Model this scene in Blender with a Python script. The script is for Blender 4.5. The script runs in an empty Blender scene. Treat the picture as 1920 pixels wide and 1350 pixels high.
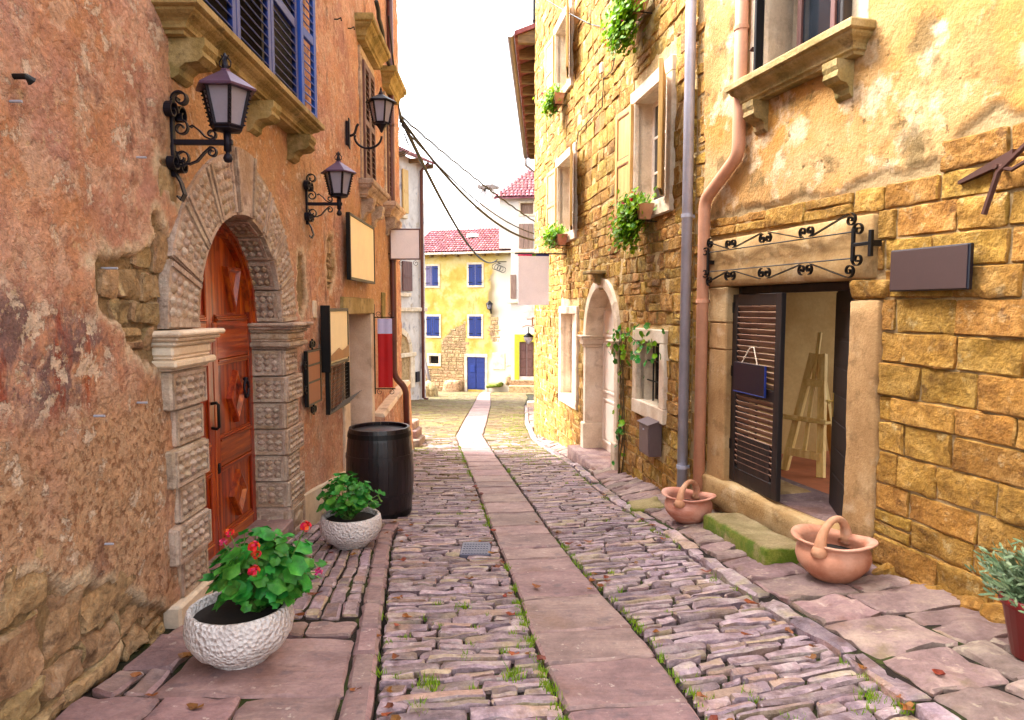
import bpy, bmesh, math, random
import numpy as np
from mathutils import Vector, Matrix, noise

# ------------------------------------------------------------------ camera, sky, sun, exposure
SC = bpy.context.scene
CH = 1.5                       # camera height above the street where it stands
PITCH = math.atan(98 / 1280.0)
camd = bpy.data.cameras.new('camera')
camd.lens = 24; camd.sensor_width = 36; camd.clip_start = 0.05; camd.clip_end = 2000
cam = bpy.data.objects.new('camera', camd)
cam.location = (0, 0, CH)
cam.rotation_euler = (math.pi / 2 - PITCH, 0, 0)
SC.collection.objects.link(cam)
SC.camera = cam

SUN_EL, SUN_AZ = math.radians(50), math.radians(-72)   # azimuth clockwise from +Y: left, a little ahead
W = bpy.data.worlds.new('World'); SC.world = W; W.use_nodes = True
wn = W.node_tree; wn.nodes.clear()
sky = wn.nodes.new('ShaderNodeTexSky'); sky.sky_type = 'NISHITA'; sky.sun_disc = False
sky.sun_elevation = SUN_EL; sky.sun_rotation = SUN_AZ
sky.air_density = 1.0; sky.dust_density = 6.0; sky.ozone_density = 0.6
bw = wn.nodes.new('ShaderNodeRGBToBW')
mx = wn.nodes.new('ShaderNodeMix'); mx.data_type = 'RGBA'; mx.inputs[0].default_value = 0.8   # thin white overcast
bg = wn.nodes.new('ShaderNodeBackground'); bg.inputs[1].default_value = 0.15
wo = wn.nodes.new('ShaderNodeOutputWorld')
wn.links.new(sky.outputs[0], bw.inputs[0])
wn.links.new(sky.outputs[0], mx.inputs[6]); wn.links.new(bw.outputs[0], mx.inputs[7])
wn.links.new(mx.outputs[2], bg.inputs[0]); wn.links.new(bg.outputs[0], wo.inputs[0])

sund = bpy.data.lights.new('sun', 'SUN'); sund.energy = .55; sund.angle = math.radians(18)
sund.color = (1.0, 0.95, 0.88)
sun = bpy.data.objects.new('sun', sund); SC.collection.objects.link(sun)
_d = Vector((math.sin(SUN_AZ) * math.cos(SUN_EL), math.cos(SUN_AZ) * math.cos(SUN_EL), math.sin(SUN_EL)))
sun.rotation_euler = _d.to_track_quat('Z', 'Y').to_euler()
sun.location = _d * 40

SC.view_settings.view_transform = 'Standard'
SC.view_settings.look = 'None'
SC.view_settings.exposure = 3.2
SC.view_settings.gamma = 1.0
SC.view_settings.use_curve_mapping = False
SC.cycles.use_denoising = True
SC.cycles.max_bounces = 8
SC.cycles.diffuse_bounces = 5

# ------------------------------------------------------------------ helpers
R = random.Random(7)
SL = 0.095                      # the street falls away from the camera
COL = SC.collection
F = 1280.0

def ray(u, v):
    x, y = (u - 960) / F, (675 - v) / F
    c, s = math.cos(PITCH), math.sin(PITCH)
    return Vector((x, c + y * s, y * c - s))

def G(u, v, dz=0.0):
    """pixel -> point on the sloping street, dz above it"""
    d = ray(u, v)
    t = (dz - CH) / (d.z + SL * d.y)
    return Vector((0, 0, CH)) + d * t

def gz(x, y):
    if y < -8: return 8 * SL
    if y > 60: return -60 * SL
    return -SL * y

def vis(p, m=0):
    """projected pixel of a world point, None behind"""
    d = p - Vector((0, 0, CH))
    c, s = math.cos(PITCH), math.sin(PITCH)
    dep = d.y * c - d.z * s
    if dep <= 0.1: return None
    return (960 + F * d.x / dep, 675 - F * (d.z * c + d.y * s) / dep, dep)

class Plane:
    """wall plane; local axes x = along (left to right seen from the street), y = up, z = out of the wall"""
    def __init__(s, p, d):
        s.p = Vector((p[0], p[1], 0)); s.d = Vector((d[0], d[1], 0)).normalized()
        s.n = s.d.cross(Vector((0, 0, 1)))
        M = Matrix.Identity(4)
        for i, a in enumerate((s.d, Vector((0, 0, 1)), s.n)):
            M[0][i], M[1][i], M[2][i] = a
        M.translation = s.p
        s.M = M; s.I = M.inverted()
    def hit(s, u, v, off=0.0):
        d = ray(u, v); o = Vector((0, 0, CH))
        t = (s.p + s.n * off - o).dot(s.n) / d.dot(s.n)
        q = s.I @ (o + d * t)
        return q.x, q.y
    def s(s, u, v=577, off=0.0): return s.hit(u, v, off)[0]
    def z(s, u, v, off=0.0): return s.hit(u, v, off)[1]
    def w(s, x, y, z=0.0): return s.M @ Vector((x, y, z))
    def g(s, x, z=0.0):
        q = s.w(x, 0, z); return gz(q.x, q.y)

class MB:
    def __init__(s): s.v = []; s.f = []
    def add(s, vs, fs):
        b = len(s.v); s.v += [tuple(q) for q in vs]; s.f += [tuple(i + b for i in f) for f in fs]; return s
    def box(s, x0, x1, y0, y1, z0, z1, c=0.0):
        if x0 > x1: x0, x1 = x1, x0
        if y0 > y1: y0, y1 = y1, y0
        if z0 > z1: z0, z1 = z1, z0
        if c <= 0:
            s.add([(x, y, z) for z in (z0, z1) for y in (y0, y1) for x in (x0, x1)],
                  [(0, 2, 3, 1), (4, 5, 7, 6), (0, 1, 5, 4), (2, 6, 7, 3), (0, 4, 6, 2), (1, 3, 7, 5)])
            return s
        c = min(c, (x1 - x0) * .45, (y1 - y0) * .45, (z1 - z0) * .45)
        vs = []; ix = {}
        for sx in (0, 1):
            for sy in (0, 1):
                for sz in (0, 1):
                    X, Y, Z = (x0, x1)[sx], (y0, y1)[sy], (z0, z1)[sz]
                    a, b, d = (c, -c)[sx], (c, -c)[sy], (c, -c)[sz]
                    for k, q in enumerate(((X, Y + b, Z + d), (X + a, Y, Z + d), (X + a, Y + b, Z))):
                        ix[sx, sy, sz, k] = len(vs); vs.append(q)
        fs = []
        for t in (0, 1):
            fs.append([ix[t, a, b, 0] for a, b in ((0, 0), (1, 0), (1, 1), (0, 1))])
            fs.append([ix[a, t, b, 1] for a, b in ((0, 0), (1, 0), (1, 1), (0, 1))])
            fs.append([ix[a, b, t, 2] for a, b in ((0, 0), (1, 0), (1, 1), (0, 1))])
        for a in (0, 1):
            for b in (0, 1):
                fs.append([ix[a, b, 0, 0], ix[a, b, 1, 0], ix[a, b, 1, 1], ix[a, b, 0, 1]])
                fs.append([ix[a, 0, b, 0], ix[a, 1, b, 0], ix[a, 1, b, 2], ix[a, 0, b, 2]])
                fs.append([ix[0, a, b, 1], ix[1, a, b, 1], ix[1, a, b, 2], ix[0, a, b, 2]])
                for d in (0, 1): fs.append([ix[a, b, d, k] for k in (0, 1, 2)])
        s.add(vs, fs); return s
    def prism(s, poly, z0, z1):
        n = len(poly)
        s.add([(p[0], p[1], z0) for p in poly] + [(p[0], p[1], z1) for p in poly],
              [tuple(range(n))[::-1], tuple(range(n, 2 * n))] + [(i, (i + 1) % n, n + (i + 1) % n, n + i) for i in range(n)])
        return s
    def prism_x(s, poly, x0, x1):
        """poly in (z, y) extruded along x"""
        n = len(poly)
        s.add([(x0, p[1], p[0]) for p in poly] + [(x1, p[1], p[0]) for p in poly],
              [tuple(range(n))[::-1], tuple(range(n, 2 * n))] + [(i, (i + 1) % n, n + (i + 1) % n, n + i) for i in range(n)])
        return s
    def tube(s, pts, r, n=6, cap=True):
        pts = [Vector(p) for p in pts]; m = len(pts)
        if m < 2: return s
        rs = r if isinstance(r, (list, tuple)) else [r] * m
        vs = []; up = None
        for i, p in enumerate(pts):
            t = (pts[min(i + 1, m - 1)] - pts[max(i - 1, 0)])
            if t.length < 1e-9: t = Vector((0, 0, 1))
            t.normalize()
            if up is None:
                up = Vector((0, 0, 1)) if abs(t.z) < .9 else Vector((1, 0, 0))
            a = t.cross(up)
            if a.length < 1e-6: a = t.orthogonal()
            a.normalize(); up = a.cross(t)
            b = up
            for k in range(n):
                th = 2 * math.pi * k / n
                vs.append(p + (a * math.cos(th) + b * math.sin(th)) * rs[i])
        fs = [(i * n + k, i * n + (k + 1) % n, (i + 1) * n + (k + 1) % n, (i + 1) * n + k) for i in range(m - 1) for k in range(n)]
        if cap: fs += [tuple(range(n))[::-1], tuple(range((m - 1) * n, m * n))]
        s.add(vs, fs); return s
    def lathe(s, prof, n=24, c=(0, 0, 0), axis='z'):
        """prof = [(r, h)] about a vertical axis ('z' world up, 'y' wall-local up)"""
        vs = []
        for r_, h in prof:
            for k in range(n):
                th = 2 * math.pi * k / n; x, y = r_ * math.cos(th), r_ * math.sin(th)
                vs.append((c[0] + x, c[1] + y, c[2] + h) if axis == 'z' else (c[0] + x, c[1] + h, c[2] - y))
        m = len(prof)
        s.add(vs, [(i * n + k, i * n + (k + 1) % n, (i + 1) * n + (k + 1) % n, (i + 1) * n + k) for i in range(m - 1) for k in range(n)])
        return s
    def ribbon(s, pts, w, t, ax):
        """flat iron strip: pts 3D, width w along unit axis ax, thickness t across"""
        pts = [Vector(p) for p in pts]; m = len(pts); ax = Vector(ax); vs = []
        for i, p in enumerate(pts):
            d = (pts[min(i + 1, m - 1)] - pts[max(i - 1, 0)]).normalized()
            b = d.cross(ax).normalized()
            for a_, b_ in ((-1, -1), (1, -1), (1, 1), (-1, 1)):
                vs.append(p + ax * (a_ * w / 2) + b * (b_ * t / 2))
        fs = [(i * 4 + k, i * 4 + (k + 1) % 4, i * 4 + 4 + (k + 1) % 4, i * 4 + 4 + k) for i in range(m - 1) for k in range(4)]
        fs += [(0, 1, 2, 3), tuple((m - 1) * 4 + k for k in range(4))]
        s.add(vs, fs); return s
    def xf(s, M, i0=0):
        for i in range(i0, len(s.v)): s.v[i] = tuple(M @ Vector(s.v[i]))
        return s
    def mesh(s, name, mat, smooth=False, fix=True):
        me = bpy.data.meshes.new(name); me.from_pydata(s.v, [], s.f)
        if fix:
            bm = bmesh.new(); bm.from_mesh(me); bmesh.ops.recalc_face_normals(bm, faces=bm.faces); bm.to_mesh(me); bm.free()
        if smooth: me.polygons.foreach_set('use_smooth', [True] * len(me.polygons))
        if mat: me.materials.append(mat)
        return me
    def obj(s, name, mat, parent=None, smooth=False, fix=True, M=None):
        return link(name, s.mesh(name, mat, smooth, fix), parent, M)

def link(name, me, parent=None, M=None):
    o = bpy.data.objects.new(name, me); COL.objects.link(o)
    if parent is not None: o.parent = parent
    if M is not None: o.matrix_basis = M
    return o

def thing(name, label, cat, M=None, group=None):
    o = bpy.data.objects.new(name, None); COL.objects.link(o); o.empty_display_size = .2
    if M is not None: o.matrix_basis = M
    return tag(o, label, cat, group)

def tag(o, label, cat, group=None):
    o['label'] = label; o['category'] = cat
    if group: o['group'] = group
    return o

def T(x, y, z): return Matrix.Translation((x, y, z))
def RZ(a): return Matrix.Rotation(a, 4, 'Z')
def RY(a): return Matrix.Rotation(a, 4, 'Y')
def RX(a): return Matrix.Rotation(a, 4, 'X')

def stone(q, zb, zt, r, nx=4, ny=4, seed=0, bulge=.0, rough=.004, zf=None, wob=.006):
    """rounded stone over the quad q (4 corners), from depth zb up to zt; zf adds a ground height"""
    lx = ((Vector(q[1]) - Vector(q[0])).length + (Vector(q[2]) - Vector(q[3])).length) / 2
    ly = ((Vector(q[3]) - Vector(q[0])).length + (Vector(q[2]) - Vector(q[1])).length) / 2
    r = min(r, lx * .3, ly * .3)
    def par(n, l):
        e = r * 1.1 / max(l, 1e-4)
        return [0, e] + [e + (1 - 2 * e) * k / (n - 3) for k in range(1, n - 3)] + [1 - e, 1]
    A, B = par(nx, lx), par(ny, ly)
    cx = sum(p[0] for p in q) / 4; cy = sum(p[1] for p in q) / 4
    vs = []; ring = []
    so = Vector((seed * 3.17 % 91, seed * 1.31 % 57, seed * .77 % 33))
    for j, b in enumerate(B):
        for i, a in enumerate(A):
            x = (q[0][0] * (1 - a) + q[1][0] * a) * (1 - b) + (q[3][0] * (1 - a) + q[2][0] * a) * b
            y = (q[0][1] * (1 - a) + q[1][1] * a) * (1 - b) + (q[3][1] * (1 - a) + q[2][1] * a) * b
            ei, ej = i in (0, nx - 1), j in (0, ny - 1)
            z = zt + rough * noise.noise(Vector((x, y, 0)) * 14 + so) + rough * 1.6 * noise.noise(Vector((x, y, 3)) * 5 + so)
            z += bulge * (1 - (2 * a - 1) ** 2) * (1 - (2 * b - 1) ** 2)
            if ei or ej:
                z -= r * .9
                w1 = wob * noise.noise(Vector((x * 9, y * 9, 1)) + so); w2 = wob * noise.noise(Vector((x * 9, y * 9, 7)) + so)
                x += w1; y += w2
            if ei and ej:
                d = math.hypot(cx - x, cy - y) or 1
                x += (cx - x) / d * r * .7; y += (cy - y) / d * r * .7; z -= r * .2
            vs.append((x, y, z + (zf(x, y) if zf else 0)))
    fs = [(j * nx + i, j * nx + i + 1, (j + 1) * nx + i + 1, (j + 1) * nx + i) for j in range(ny - 1) for i in range(nx - 1)]
    ring = [i for i in range(nx)] + [j * nx + nx - 1 for j in range(1, ny)] + [(ny - 1) * nx + i for i in range(nx - 2, -1, -1)] + [j * nx for j in range(ny - 2, 0, -1)]
    b0 = len(vs)
    for k in ring:
        x, y, z = vs[k]; vs.append((x, y, zb + (zf(x, y) if zf else 0)))
    n = len(ring)
    fs += [(ring[k], b0 + k, b0 + (k + 1) % n, ring[(k + 1) % n]) for k in range(n)]
    return vs, fs

def crisp(o, a=30):
    o.data.set_sharp_from_angle(angle=math.radians(a)); return o

def pieces(parent, name, stuffname, items, mat, limit=300, M=None, smooth=True, force_stuff=None):
    """items = [(verts, faces)]; the ones that show largest become parts, the rest one part of stuff"""
    sc = []
    for vs, fs in items:
        c = Vector((0, 0, 0))
        for q in vs: c += Vector(q)
        c /= len(vs)
        e = (Vector(vs[0]) - c).length
        wq = M @ c if M is not None else c
        p = vis(wq)
        if p is None or not (-40 < p[0] < 1960 and -40 < p[1] < 1390): sc.append(0)
        else: sc.append(e * F / p[2])
    order = sorted(range(len(items)), key=lambda i: -sc[i])
    rest = MB()
    for k, i in enumerate(order):
        vs, fs = items[i]
        if k < limit and sc[i] > 2.5:
            crisp(MB().add(vs, fs).obj(name, mat, parent, smooth, fix=False))
        else: rest.add(vs, fs)
    if rest.v:
        o = crisp(rest.obj(stuffname, mat, parent, smooth, fix=False)); o['kind'] = 'stuff'

def spiral(cx, cy, r0, r1, a0, turns, n=22):
    return [(cx + (r0 + (r1 - r0) * k / n) * math.cos(a0 + turns * 2 * math.pi * k / n),
             cy + (r0 + (r1 - r0) * k / n) * math.sin(a0 + turns * 2 * math.pi * k / n)) for k in range(n + 1)]

def interp(pts):
    pts = sorted(pts); ys = [p[0] for p in pts]; xs = [p[1] for p in pts]
    def f(y):
        if y <= ys[0]:
            return xs[0] + (y - ys[0]) * (xs[1] - xs[0]) / (ys[1] - ys[0])
        return float(np.interp(y, ys, xs))
    return f

def edge(px, dz=0):
    return interp([(q.y, q.x) for q in (G(u, v, dz) for u, v in px)])

def sdist(P, poly):
    """signed distance (positive inside) of points P (n,2) to a polygon"""
    poly = np.array(poly); n = len(poly); d = np.full(len(P), 1e9); ins = np.zeros(len(P), bool)
    for i in range(n):
        a, b = poly[i], poly[(i + 1) % n]; e = b - a; w = P - a
        t = np.clip((w @ e) / (e @ e + 1e-12), 0, 1)[:, None]
        d = np.minimum(d, np.linalg.norm(w - t * e, axis=1))
        c = ((a[1] > P[:, 1]) != (b[1] > P[:, 1])) & (P[:, 0] < (b[0] - a[0]) * (P[:, 1] - a[1]) / (b[1] - a[1] + 1e-12) + a[0])
        ins ^= c
    return np.where(ins, d, -d)

# ------------------------------------------------------------------ materials
def hx(h, k=1.0):
    h = h.lstrip('#'); c = [int(h[i:i + 2], 16) / 255 for i in (0, 2, 4)]
    return tuple((x / 12.92 if x <= .04045 else ((x + .055) / 1.055) ** 2.4) * k for x in c) + (1,)

MATS = {}
def surf(name, ramp, scale=4, rough=.85, bump=.4, bscale=30, bdist=.01, rnd=.12, hue=.012, layers=(), spec=.3, metallic=0,
         fine=.18, stretch=(1, 1, 1), attr=None, bump2=0, coat=0, vor=0):
    """procedural surface: ramp noise colour + patch layers + per-piece variation + bump"""
    m = bpy.data.materials.new(name); m.use_nodes = True; nt = m.node_tree; N = nt.nodes; L = nt.links
    b = N['Principled BSDF']; b.inputs['Roughness'].default_value = rough; b.inputs['Metallic'].default_value = metallic
    b.inputs['Specular IOR Level'].default_value = spec
    if coat: b.inputs['Coat Weight'].default_value = coat; b.inputs['Coat Roughness'].default_value = .15
    geo = N.new('ShaderNodeNewGeometry'); oi = N.new('ShaderNodeObjectInfo')
    add = N.new('ShaderNodeMath'); add.operation = 'ADD'
    L.new(oi.outputs['Random'], add.inputs[0]); L.new(geo.outputs['Random Per Island'], add.inputs[1])
    fr = N.new('ShaderNodeMath'); fr.operation = 'FRACT'; L.new(add.outputs[0], fr.inputs[0])
    ofs = N.new('ShaderNodeVectorMath'); ofs.operation = 'SCALE'; ofs.inputs[0].default_value = (13, 7, 5)
    L.new(fr.outputs[0], ofs.inputs[3])
    vec = N.new('ShaderNodeVectorMath'); vec.operation = 'ADD'; L.new(geo.outputs['Position'], vec.inputs[0])
    if rnd: L.new(ofs.outputs[0], vec.inputs[1])
    def nz(sc, st=(1, 1, 1), seed=0.0, detail=5, rg=.6):
        mp = N.new('ShaderNodeMapping'); mp.inputs['Scale'].default_value = st; mp.inputs['Location'].default_value = (seed, seed * .7, seed * 1.3)
        L.new(vec.outputs[0], mp.inputs['Vector'])
        t = N.new('ShaderNodeTexNoise'); t.inputs['Scale'].default_value = sc; t.inputs['Detail'].default_value = detail
        t.inputs['Roughness'].default_value = rg
        L.new(mp.outputs[0], t.inputs['Vector']); return t.outputs['Fac']
    cr = N.new('ShaderNodeValToRGB'); L.new(nz(scale, stretch), cr.inputs[0])
    els = cr.color_ramp.elements
    for k, (p, c) in enumerate(ramp):
        e = els[k] if k < 2 else els.new(p)
        e.position = p; e.color = hx(c) if isinstance(c, str) else c
    col = cr.outputs[0]
    def mix(fac, a, c, mode='MIX'):
        x = N.new('ShaderNodeMix'); x.data_type = 'RGBA'; x.blend_type = mode
        if isinstance(fac, (int, float)): x.inputs[0].default_value = fac
        else: L.new(fac, x.inputs[0])
        L.new(a, x.inputs[6])
        if isinstance(c, tuple): x.inputs[7].default_value = c
        else: L.new(c, x.inputs[7])
        return x.outputs[2]
    heights = []
    for ly in layers:
        c, sc_, lo, hi = ly[:4]; o = ly[4] if len(ly) > 4 else {}
        f = nz(sc_, o.get('st', (1, 1, 1)), o.get('seed', 3.1), o.get('detail', 6), o.get('rg', .62))
        mr = N.new('ShaderNodeMapRange'); mr.inputs[1].default_value = lo; mr.inputs[2].default_value = hi
        mr.inputs[4].default_value = o.get('amt', 1.0); L.new(f, mr.inputs[0]); fac = mr.outputs[0]
        if 'attr' in o:
            at = N.new('ShaderNodeAttribute'); at.attribute_name = o['attr']
            mm = N.new('ShaderNodeMath'); mm.operation = 'MULTIPLY'; L.new(fac, mm.inputs[0]); L.new(at.outputs['Fac'], mm.inputs[1]); fac = mm.outputs[0]
        if 'side' in o:    # only where the surface stands upright
            sx = N.new('ShaderNodeSeparateXYZ'); L.new(geo.outputs['Normal'], sx.inputs[0])
            m1 = N.new('ShaderNodeMapRange'); m1.inputs[1].default_value = .55; m1.inputs[2].default_value = .95; m1.inputs[3].default_value = 1; m1.inputs[4].default_value = o['side']
            L.new(sx.outputs[2], m1.inputs[0])
            mm = N.new('ShaderNodeMath'); mm.operation = 'MULTIPLY'; mm.use_clamp = True; L.new(fac, mm.inputs[0]); L.new(m1.outputs[0], mm.inputs[1]); fac = mm.outputs[0]
        if 'up' in o:      # only where the surface looks up (moss, soil)
            sx = N.new('ShaderNodeSeparateXYZ'); L.new(geo.outputs['Normal'], sx.inputs[0])
            mm = N.new('ShaderNodeMath'); mm.operation = 'MULTIPLY'; mm.use_clamp = True; L.new(fac, mm.inputs[0]); L.new(sx.outputs[2], mm.inputs[1]); fac = mm.outputs[0]
        col = mix(fac, col, hx(c))
        if 'h' in o: heights.append((fac, o['h']))
    if attr:
        for an, c in attr:
            at = N.new('ShaderNodeAttribute'); at.attribute_name = an
            col = mix(at.outputs['Fac'], col, hx(c))
    if fine:
        f = nz(bscale * 1.3, (1, 1, 1), 9.0, 4, .7)
        mr = N.new('ShaderNodeMapRange'); mr.inputs[1].default_value = .3; mr.inputs[2].default_value = .7
        mr.inputs[3].default_value = 1 - fine; mr.inputs[4].default_value = 1 + fine; L.new(f, mr.inputs[0])
        cc = N.new('ShaderNodeCombineXYZ')
        for k in range(3): L.new(mr.outputs[0], cc.inputs[k])
        x = N.new('ShaderNodeMix'); x.data_type = 'RGBA'; x.blend_type = 'MULTIPLY'; x.inputs[0].default_value = 1
        L.new(col, x.inputs[6]); L.new(cc.outputs[0], x.inputs[7]); col = x.outputs[2]
    if rnd:
        hs = N.new('ShaderNodeHueSaturation')
        mr = N.new('ShaderNodeMapRange'); mr.inputs[3].default_value = 1 - rnd; mr.inputs[4].default_value = 1 + rnd
        L.new(fr.outputs[0], mr.inputs[0]); L.new(mr.outputs[0], hs.inputs['Value'])
        ml = N.new('ShaderNodeMath'); ml.operation = 'MULTIPLY'; ml.inputs[1].default_value = 7.77; L.new(fr.outputs[0], ml.inputs[0])
        f2 = N.new('ShaderNodeMath'); f2.operation = 'FRACT'; L.new(ml.outputs[0], f2.inputs[0])
        mh = N.new('ShaderNodeMapRange'); mh.inputs[3].default_value = .5 - hue; mh.inputs[4].default_value = .5 + hue
        L.new(f2.outputs[0], mh.inputs[0]); L.new(mh.outputs[0], hs.inputs['Hue'])
        L.new(col, hs.inputs['Color']); col = hs.outputs[0]
    L.new(col, b.inputs['Base Color'])
    if bump:
        h = nz(bscale, stretch, 5.0, 6, .65)
        if bump2:
            h2 = nz(bscale * .22, (1, 1, 1), 2.0, 3, .5)
            a = N.new('ShaderNodeMath'); a.operation = 'MULTIPLY_ADD'; L.new(h2, a.inputs[0]); a.inputs[1].default_value = bump2; L.new(h, a.inputs[2]); h = a.outputs[0]
        if vor:
            vt = N.new('ShaderNodeTexVoronoi'); vt.inputs['Scale'].default_value = vor; L.new(vec.outputs[0], vt.inputs['Vector'])
            a = N.new('ShaderNodeMath'); a.operation = 'MULTIPLY_ADD'; L.new(vt.outputs['Distance'], a.inputs[0]); a.inputs[1].default_value = 1.2; L.new(h, a.inputs[2]); h = a.outputs[0]
        for fac, k in heights:
            a = N.new('ShaderNodeMath'); a.operation = 'MULTIPLY_ADD'; L.new(fac, a.inputs[0]); a.inputs[1].default_value = k; L.new(h, a.inputs[2]); h = a.outputs[0]
        bp = N.new('ShaderNodeBump'); bp.inputs['Strength'].default_value = bump; bp.inputs['Distance'].default_value = bdist
        L.new(h, bp.inputs['Height']); L.new(bp.outputs[0], b.inputs['Normal'])
    MATS[name] = m
    return m

def plain(name, c, rough=.5, metallic=0, spec=.5, var=.08, bump=.1, bscale=60):
    lo = tuple(x * (1 - var * 2) for x in hx(c)[:3]) + (1,); hi = tuple(min(1, x * (1 + var * 2)) for x in hx(c)[:3]) + (1,)
    return surf(name, [(.3, lo), (.7, hi)], scale=6, rough=rough, bump=bump, bscale=bscale, bdist=.003, rnd=.03, hue=0, fine=.06, spec=spec, metallic=metallic)

M_PLASTER_L = surf('pink_plaster', [(.3, '#A8745E'), (.5, '#CE987C'), (.7, '#E0B498')], scale=1.3, rough=.92, bump=1, bscale=26, bdist=.045, rnd=0, fine=.2, bump2=1.2,
    layers=[('#CC8E58', .7, .46, .6, {'seed': 2.2, 'amt': .6}),
            ('#B4847A', 1.1, .5, .62, {'seed': 12.2, 'amt': .6}),
            ('#D6AE92', 5, .5, .55, {'seed': 8, 'h': -.2, 'amt': .7, 'rg': .7}),
            ('#A06C58', 9, .56, .6, {'seed': 18, 'h': .12, 'amt': .5, 'rg': .7}),
            ('#C49660', .9, .3, .5, {'seed': 5.5, 'amt': .65, 'attr': 'ochre'}),
            ('#C29C76', 1.4, .3, .5, {'seed': 7.5, 'amt': .75, 'attr': 'sandy'}),
            ('#8A5A3A', 22, .52, .6, {'seed': 9.5, 'amt': .7, 'attr': 'sandy', 'h': -.2}),
            ('#6A5054', 5, .42, .52, {'seed': 6.1, 'st': (1, 1, .6), 'amt': .8, 'attr': 'stain', 'rg': .7}),
            ('#A84A26', 5, .54, .64, {'seed': 1.1, 'st': (1.4, 1.4, .3), 'amt': .75, 'attr': 'stain', 'rg': .7}),
            ('#EAD2B8', 7, .585, .62, {'seed': 4.4, 'h': -.3, 'amt': .7, 'rg': .7}),
            ('#EAD2B8', 8, .54, .57, {'seed': 14.4, 'h': -.3, 'amt': .8, 'rg': .7, 'attr': 'stain'}),
            ('#7A5044', 4.5, .6, .68, {'seed': 6.1, 'st': (1, 1, .45), 'amt': .6}),
            ('#D0B088', 16, .6, .64, {'seed': 3.7, 'amt': .6, 'rg': .7})],
    attr=[('rim', '#DCC6A6'), ('expo', '#947A56')])
M_PLASTER_R = surf('ochre_plaster', [(.3, '#9C7040'), (.5, '#B08650'), (.7, '#BC9A6A')], scale=1.4, rough=.92, bump=.8, bscale=34, bdist=.02, rnd=0, fine=.13, bump2=.6,
    layers=[('#B47F38', .9, .48, .62, {'seed': 2.4, 'amt': .8}),
            ('#CDB696', 3, .54, .64, {'seed': 7, 'amt': .8}),
            ('#665430', 3.2, .55, .64, {'seed': 5.1, 'amt': .75}),
            ('#66502C', 9, .62, .68, {'seed': 1.9, 'amt': .8, 'h': -.4})],
    attr=[('expo', '#A48A62')])
M_MORTAR = surf('lime_mortar', [(.3, '#B09058'), (.7, '#D8BE8E')], scale=6, rough=.95, bump=1, bscale=40, bdist=.03, rnd=0, fine=.25)
M_OCHRE = surf('ochre_sandstone', [(.28, '#76501C'), (.5, '#A27632'), (.72, '#BC9250')], scale=6, rough=.92, bump=1, bscale=22, bdist=.045, rnd=.15, hue=.01, fine=.28, bump2=.8,
    layers=[('#B89C6A', 9, .58, .66, {'seed': 3, 'amt': .7, 'rg': .7}), ('#5E3E1E', 7, .57, .65, {'seed': 8, 'amt': .7, 'rg': .7}), ('#966A20', 2, .5, .62, {'seed': 22, 'amt': .5})])
M_RUBBLE = surf('golden_rubble_stone', [(.28, '#7C5622'), (.5, '#AA8038'), (.72, '#C49E5C')], scale=7, rough=.92, bump=1, bscale=24, bdist=.05, rnd=.28, hue=.016, fine=.26, bump2=.8,
    layers=[('#C2AC7C', 8, .57, .66, {'seed': 3, 'amt': .7, 'rg': .7}), ('#66451E', 6, .57, .66, {'seed': 8, 'amt': .7, 'rg': .7}), ('#7E6A52', 1.5, .54, .64, {'seed': 22, 'amt': .5})])
M_BROWNSTONE = surf('brown_sandstone', [(.28, '#866C4E'), (.5, '#AE8E66'), (.72, '#C8AC86')], scale=6, rough=.92, bump=1, bscale=22, bdist=.05, rnd=.22, hue=.014, fine=.28, bump2=.8,
    layers=[('#B0967A', 8, .58, .66, {'seed': 3, 'amt': .7, 'rg': .7}), ('#4E3828', 7, .57, .65, {'seed': 9, 'amt': .6})])
M_COBBLE = surf('mauve_cobble', [(.28, '#6A5658'), (.5, '#957F83'), (.72, '#B6A29E')], scale=9, rough=.6, bump=.9, bscale=30, bdist=.022, rnd=.38, hue=.035, fine=.24, bump2=.7, spec=.4,
    layers=[('#B8A8A0', 16, .62, .67, {'seed': 3, 'amt': .6}), ('#6A4C40', 5, .55, .64, {'seed': 8, 'amt': .6}), ('#A08868', 1.5, .5, .6, {'seed': 28, 'amt': .7})])
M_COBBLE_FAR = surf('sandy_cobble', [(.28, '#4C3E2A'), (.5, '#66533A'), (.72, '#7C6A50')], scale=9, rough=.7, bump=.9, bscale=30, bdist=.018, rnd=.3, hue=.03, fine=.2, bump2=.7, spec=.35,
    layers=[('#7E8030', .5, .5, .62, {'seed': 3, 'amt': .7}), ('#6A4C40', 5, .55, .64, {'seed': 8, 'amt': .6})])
M_SLAB = surf('pinkish_flagstone', [(.28, '#745A58'), (.5, '#8E726E'), (.72, '#A2867E')], scale=4, rough=.64, bump=.8, bscale=24, bdist=.014, rnd=.16, hue=.018, fine=.16, bump2=.8, spec=.4,
    layers=[('#665050', 3, .55, .6, {'seed': 40, 'st': (.7, 9, 1), 'amt': .25, 'h': -.25, 'rg': .5}), ('#BCACA0', 18, .64, .68, {'seed': 3, 'amt': .7}), ('#76564A', 2.2, .54, .66, {'seed': 8, 'amt': .6}), ('#605054', 7, .58, .66, {'seed': 12, 'amt': .6})])
M_PAVE = surf('weathered_flagstone', [(.28, '#665048'), (.5, '#866E68'), (.72, '#A08A7A')], scale=4.5, rough=.7, bump=.9, bscale=24, bdist=.02, rnd=.22, hue=.022, fine=.2, bump2=.9, spec=.35,
    layers=[('#B8A690', 10, .6, .67, {'seed': 3, 'amt': .6}), ('#6E6232', 3.2, .6, .7, {'seed': 8, 'amt': .5, 'up': 1}), ('#7E5E46', 2, .53, .64, {'seed': 31, 'amt': .6})])
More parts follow.
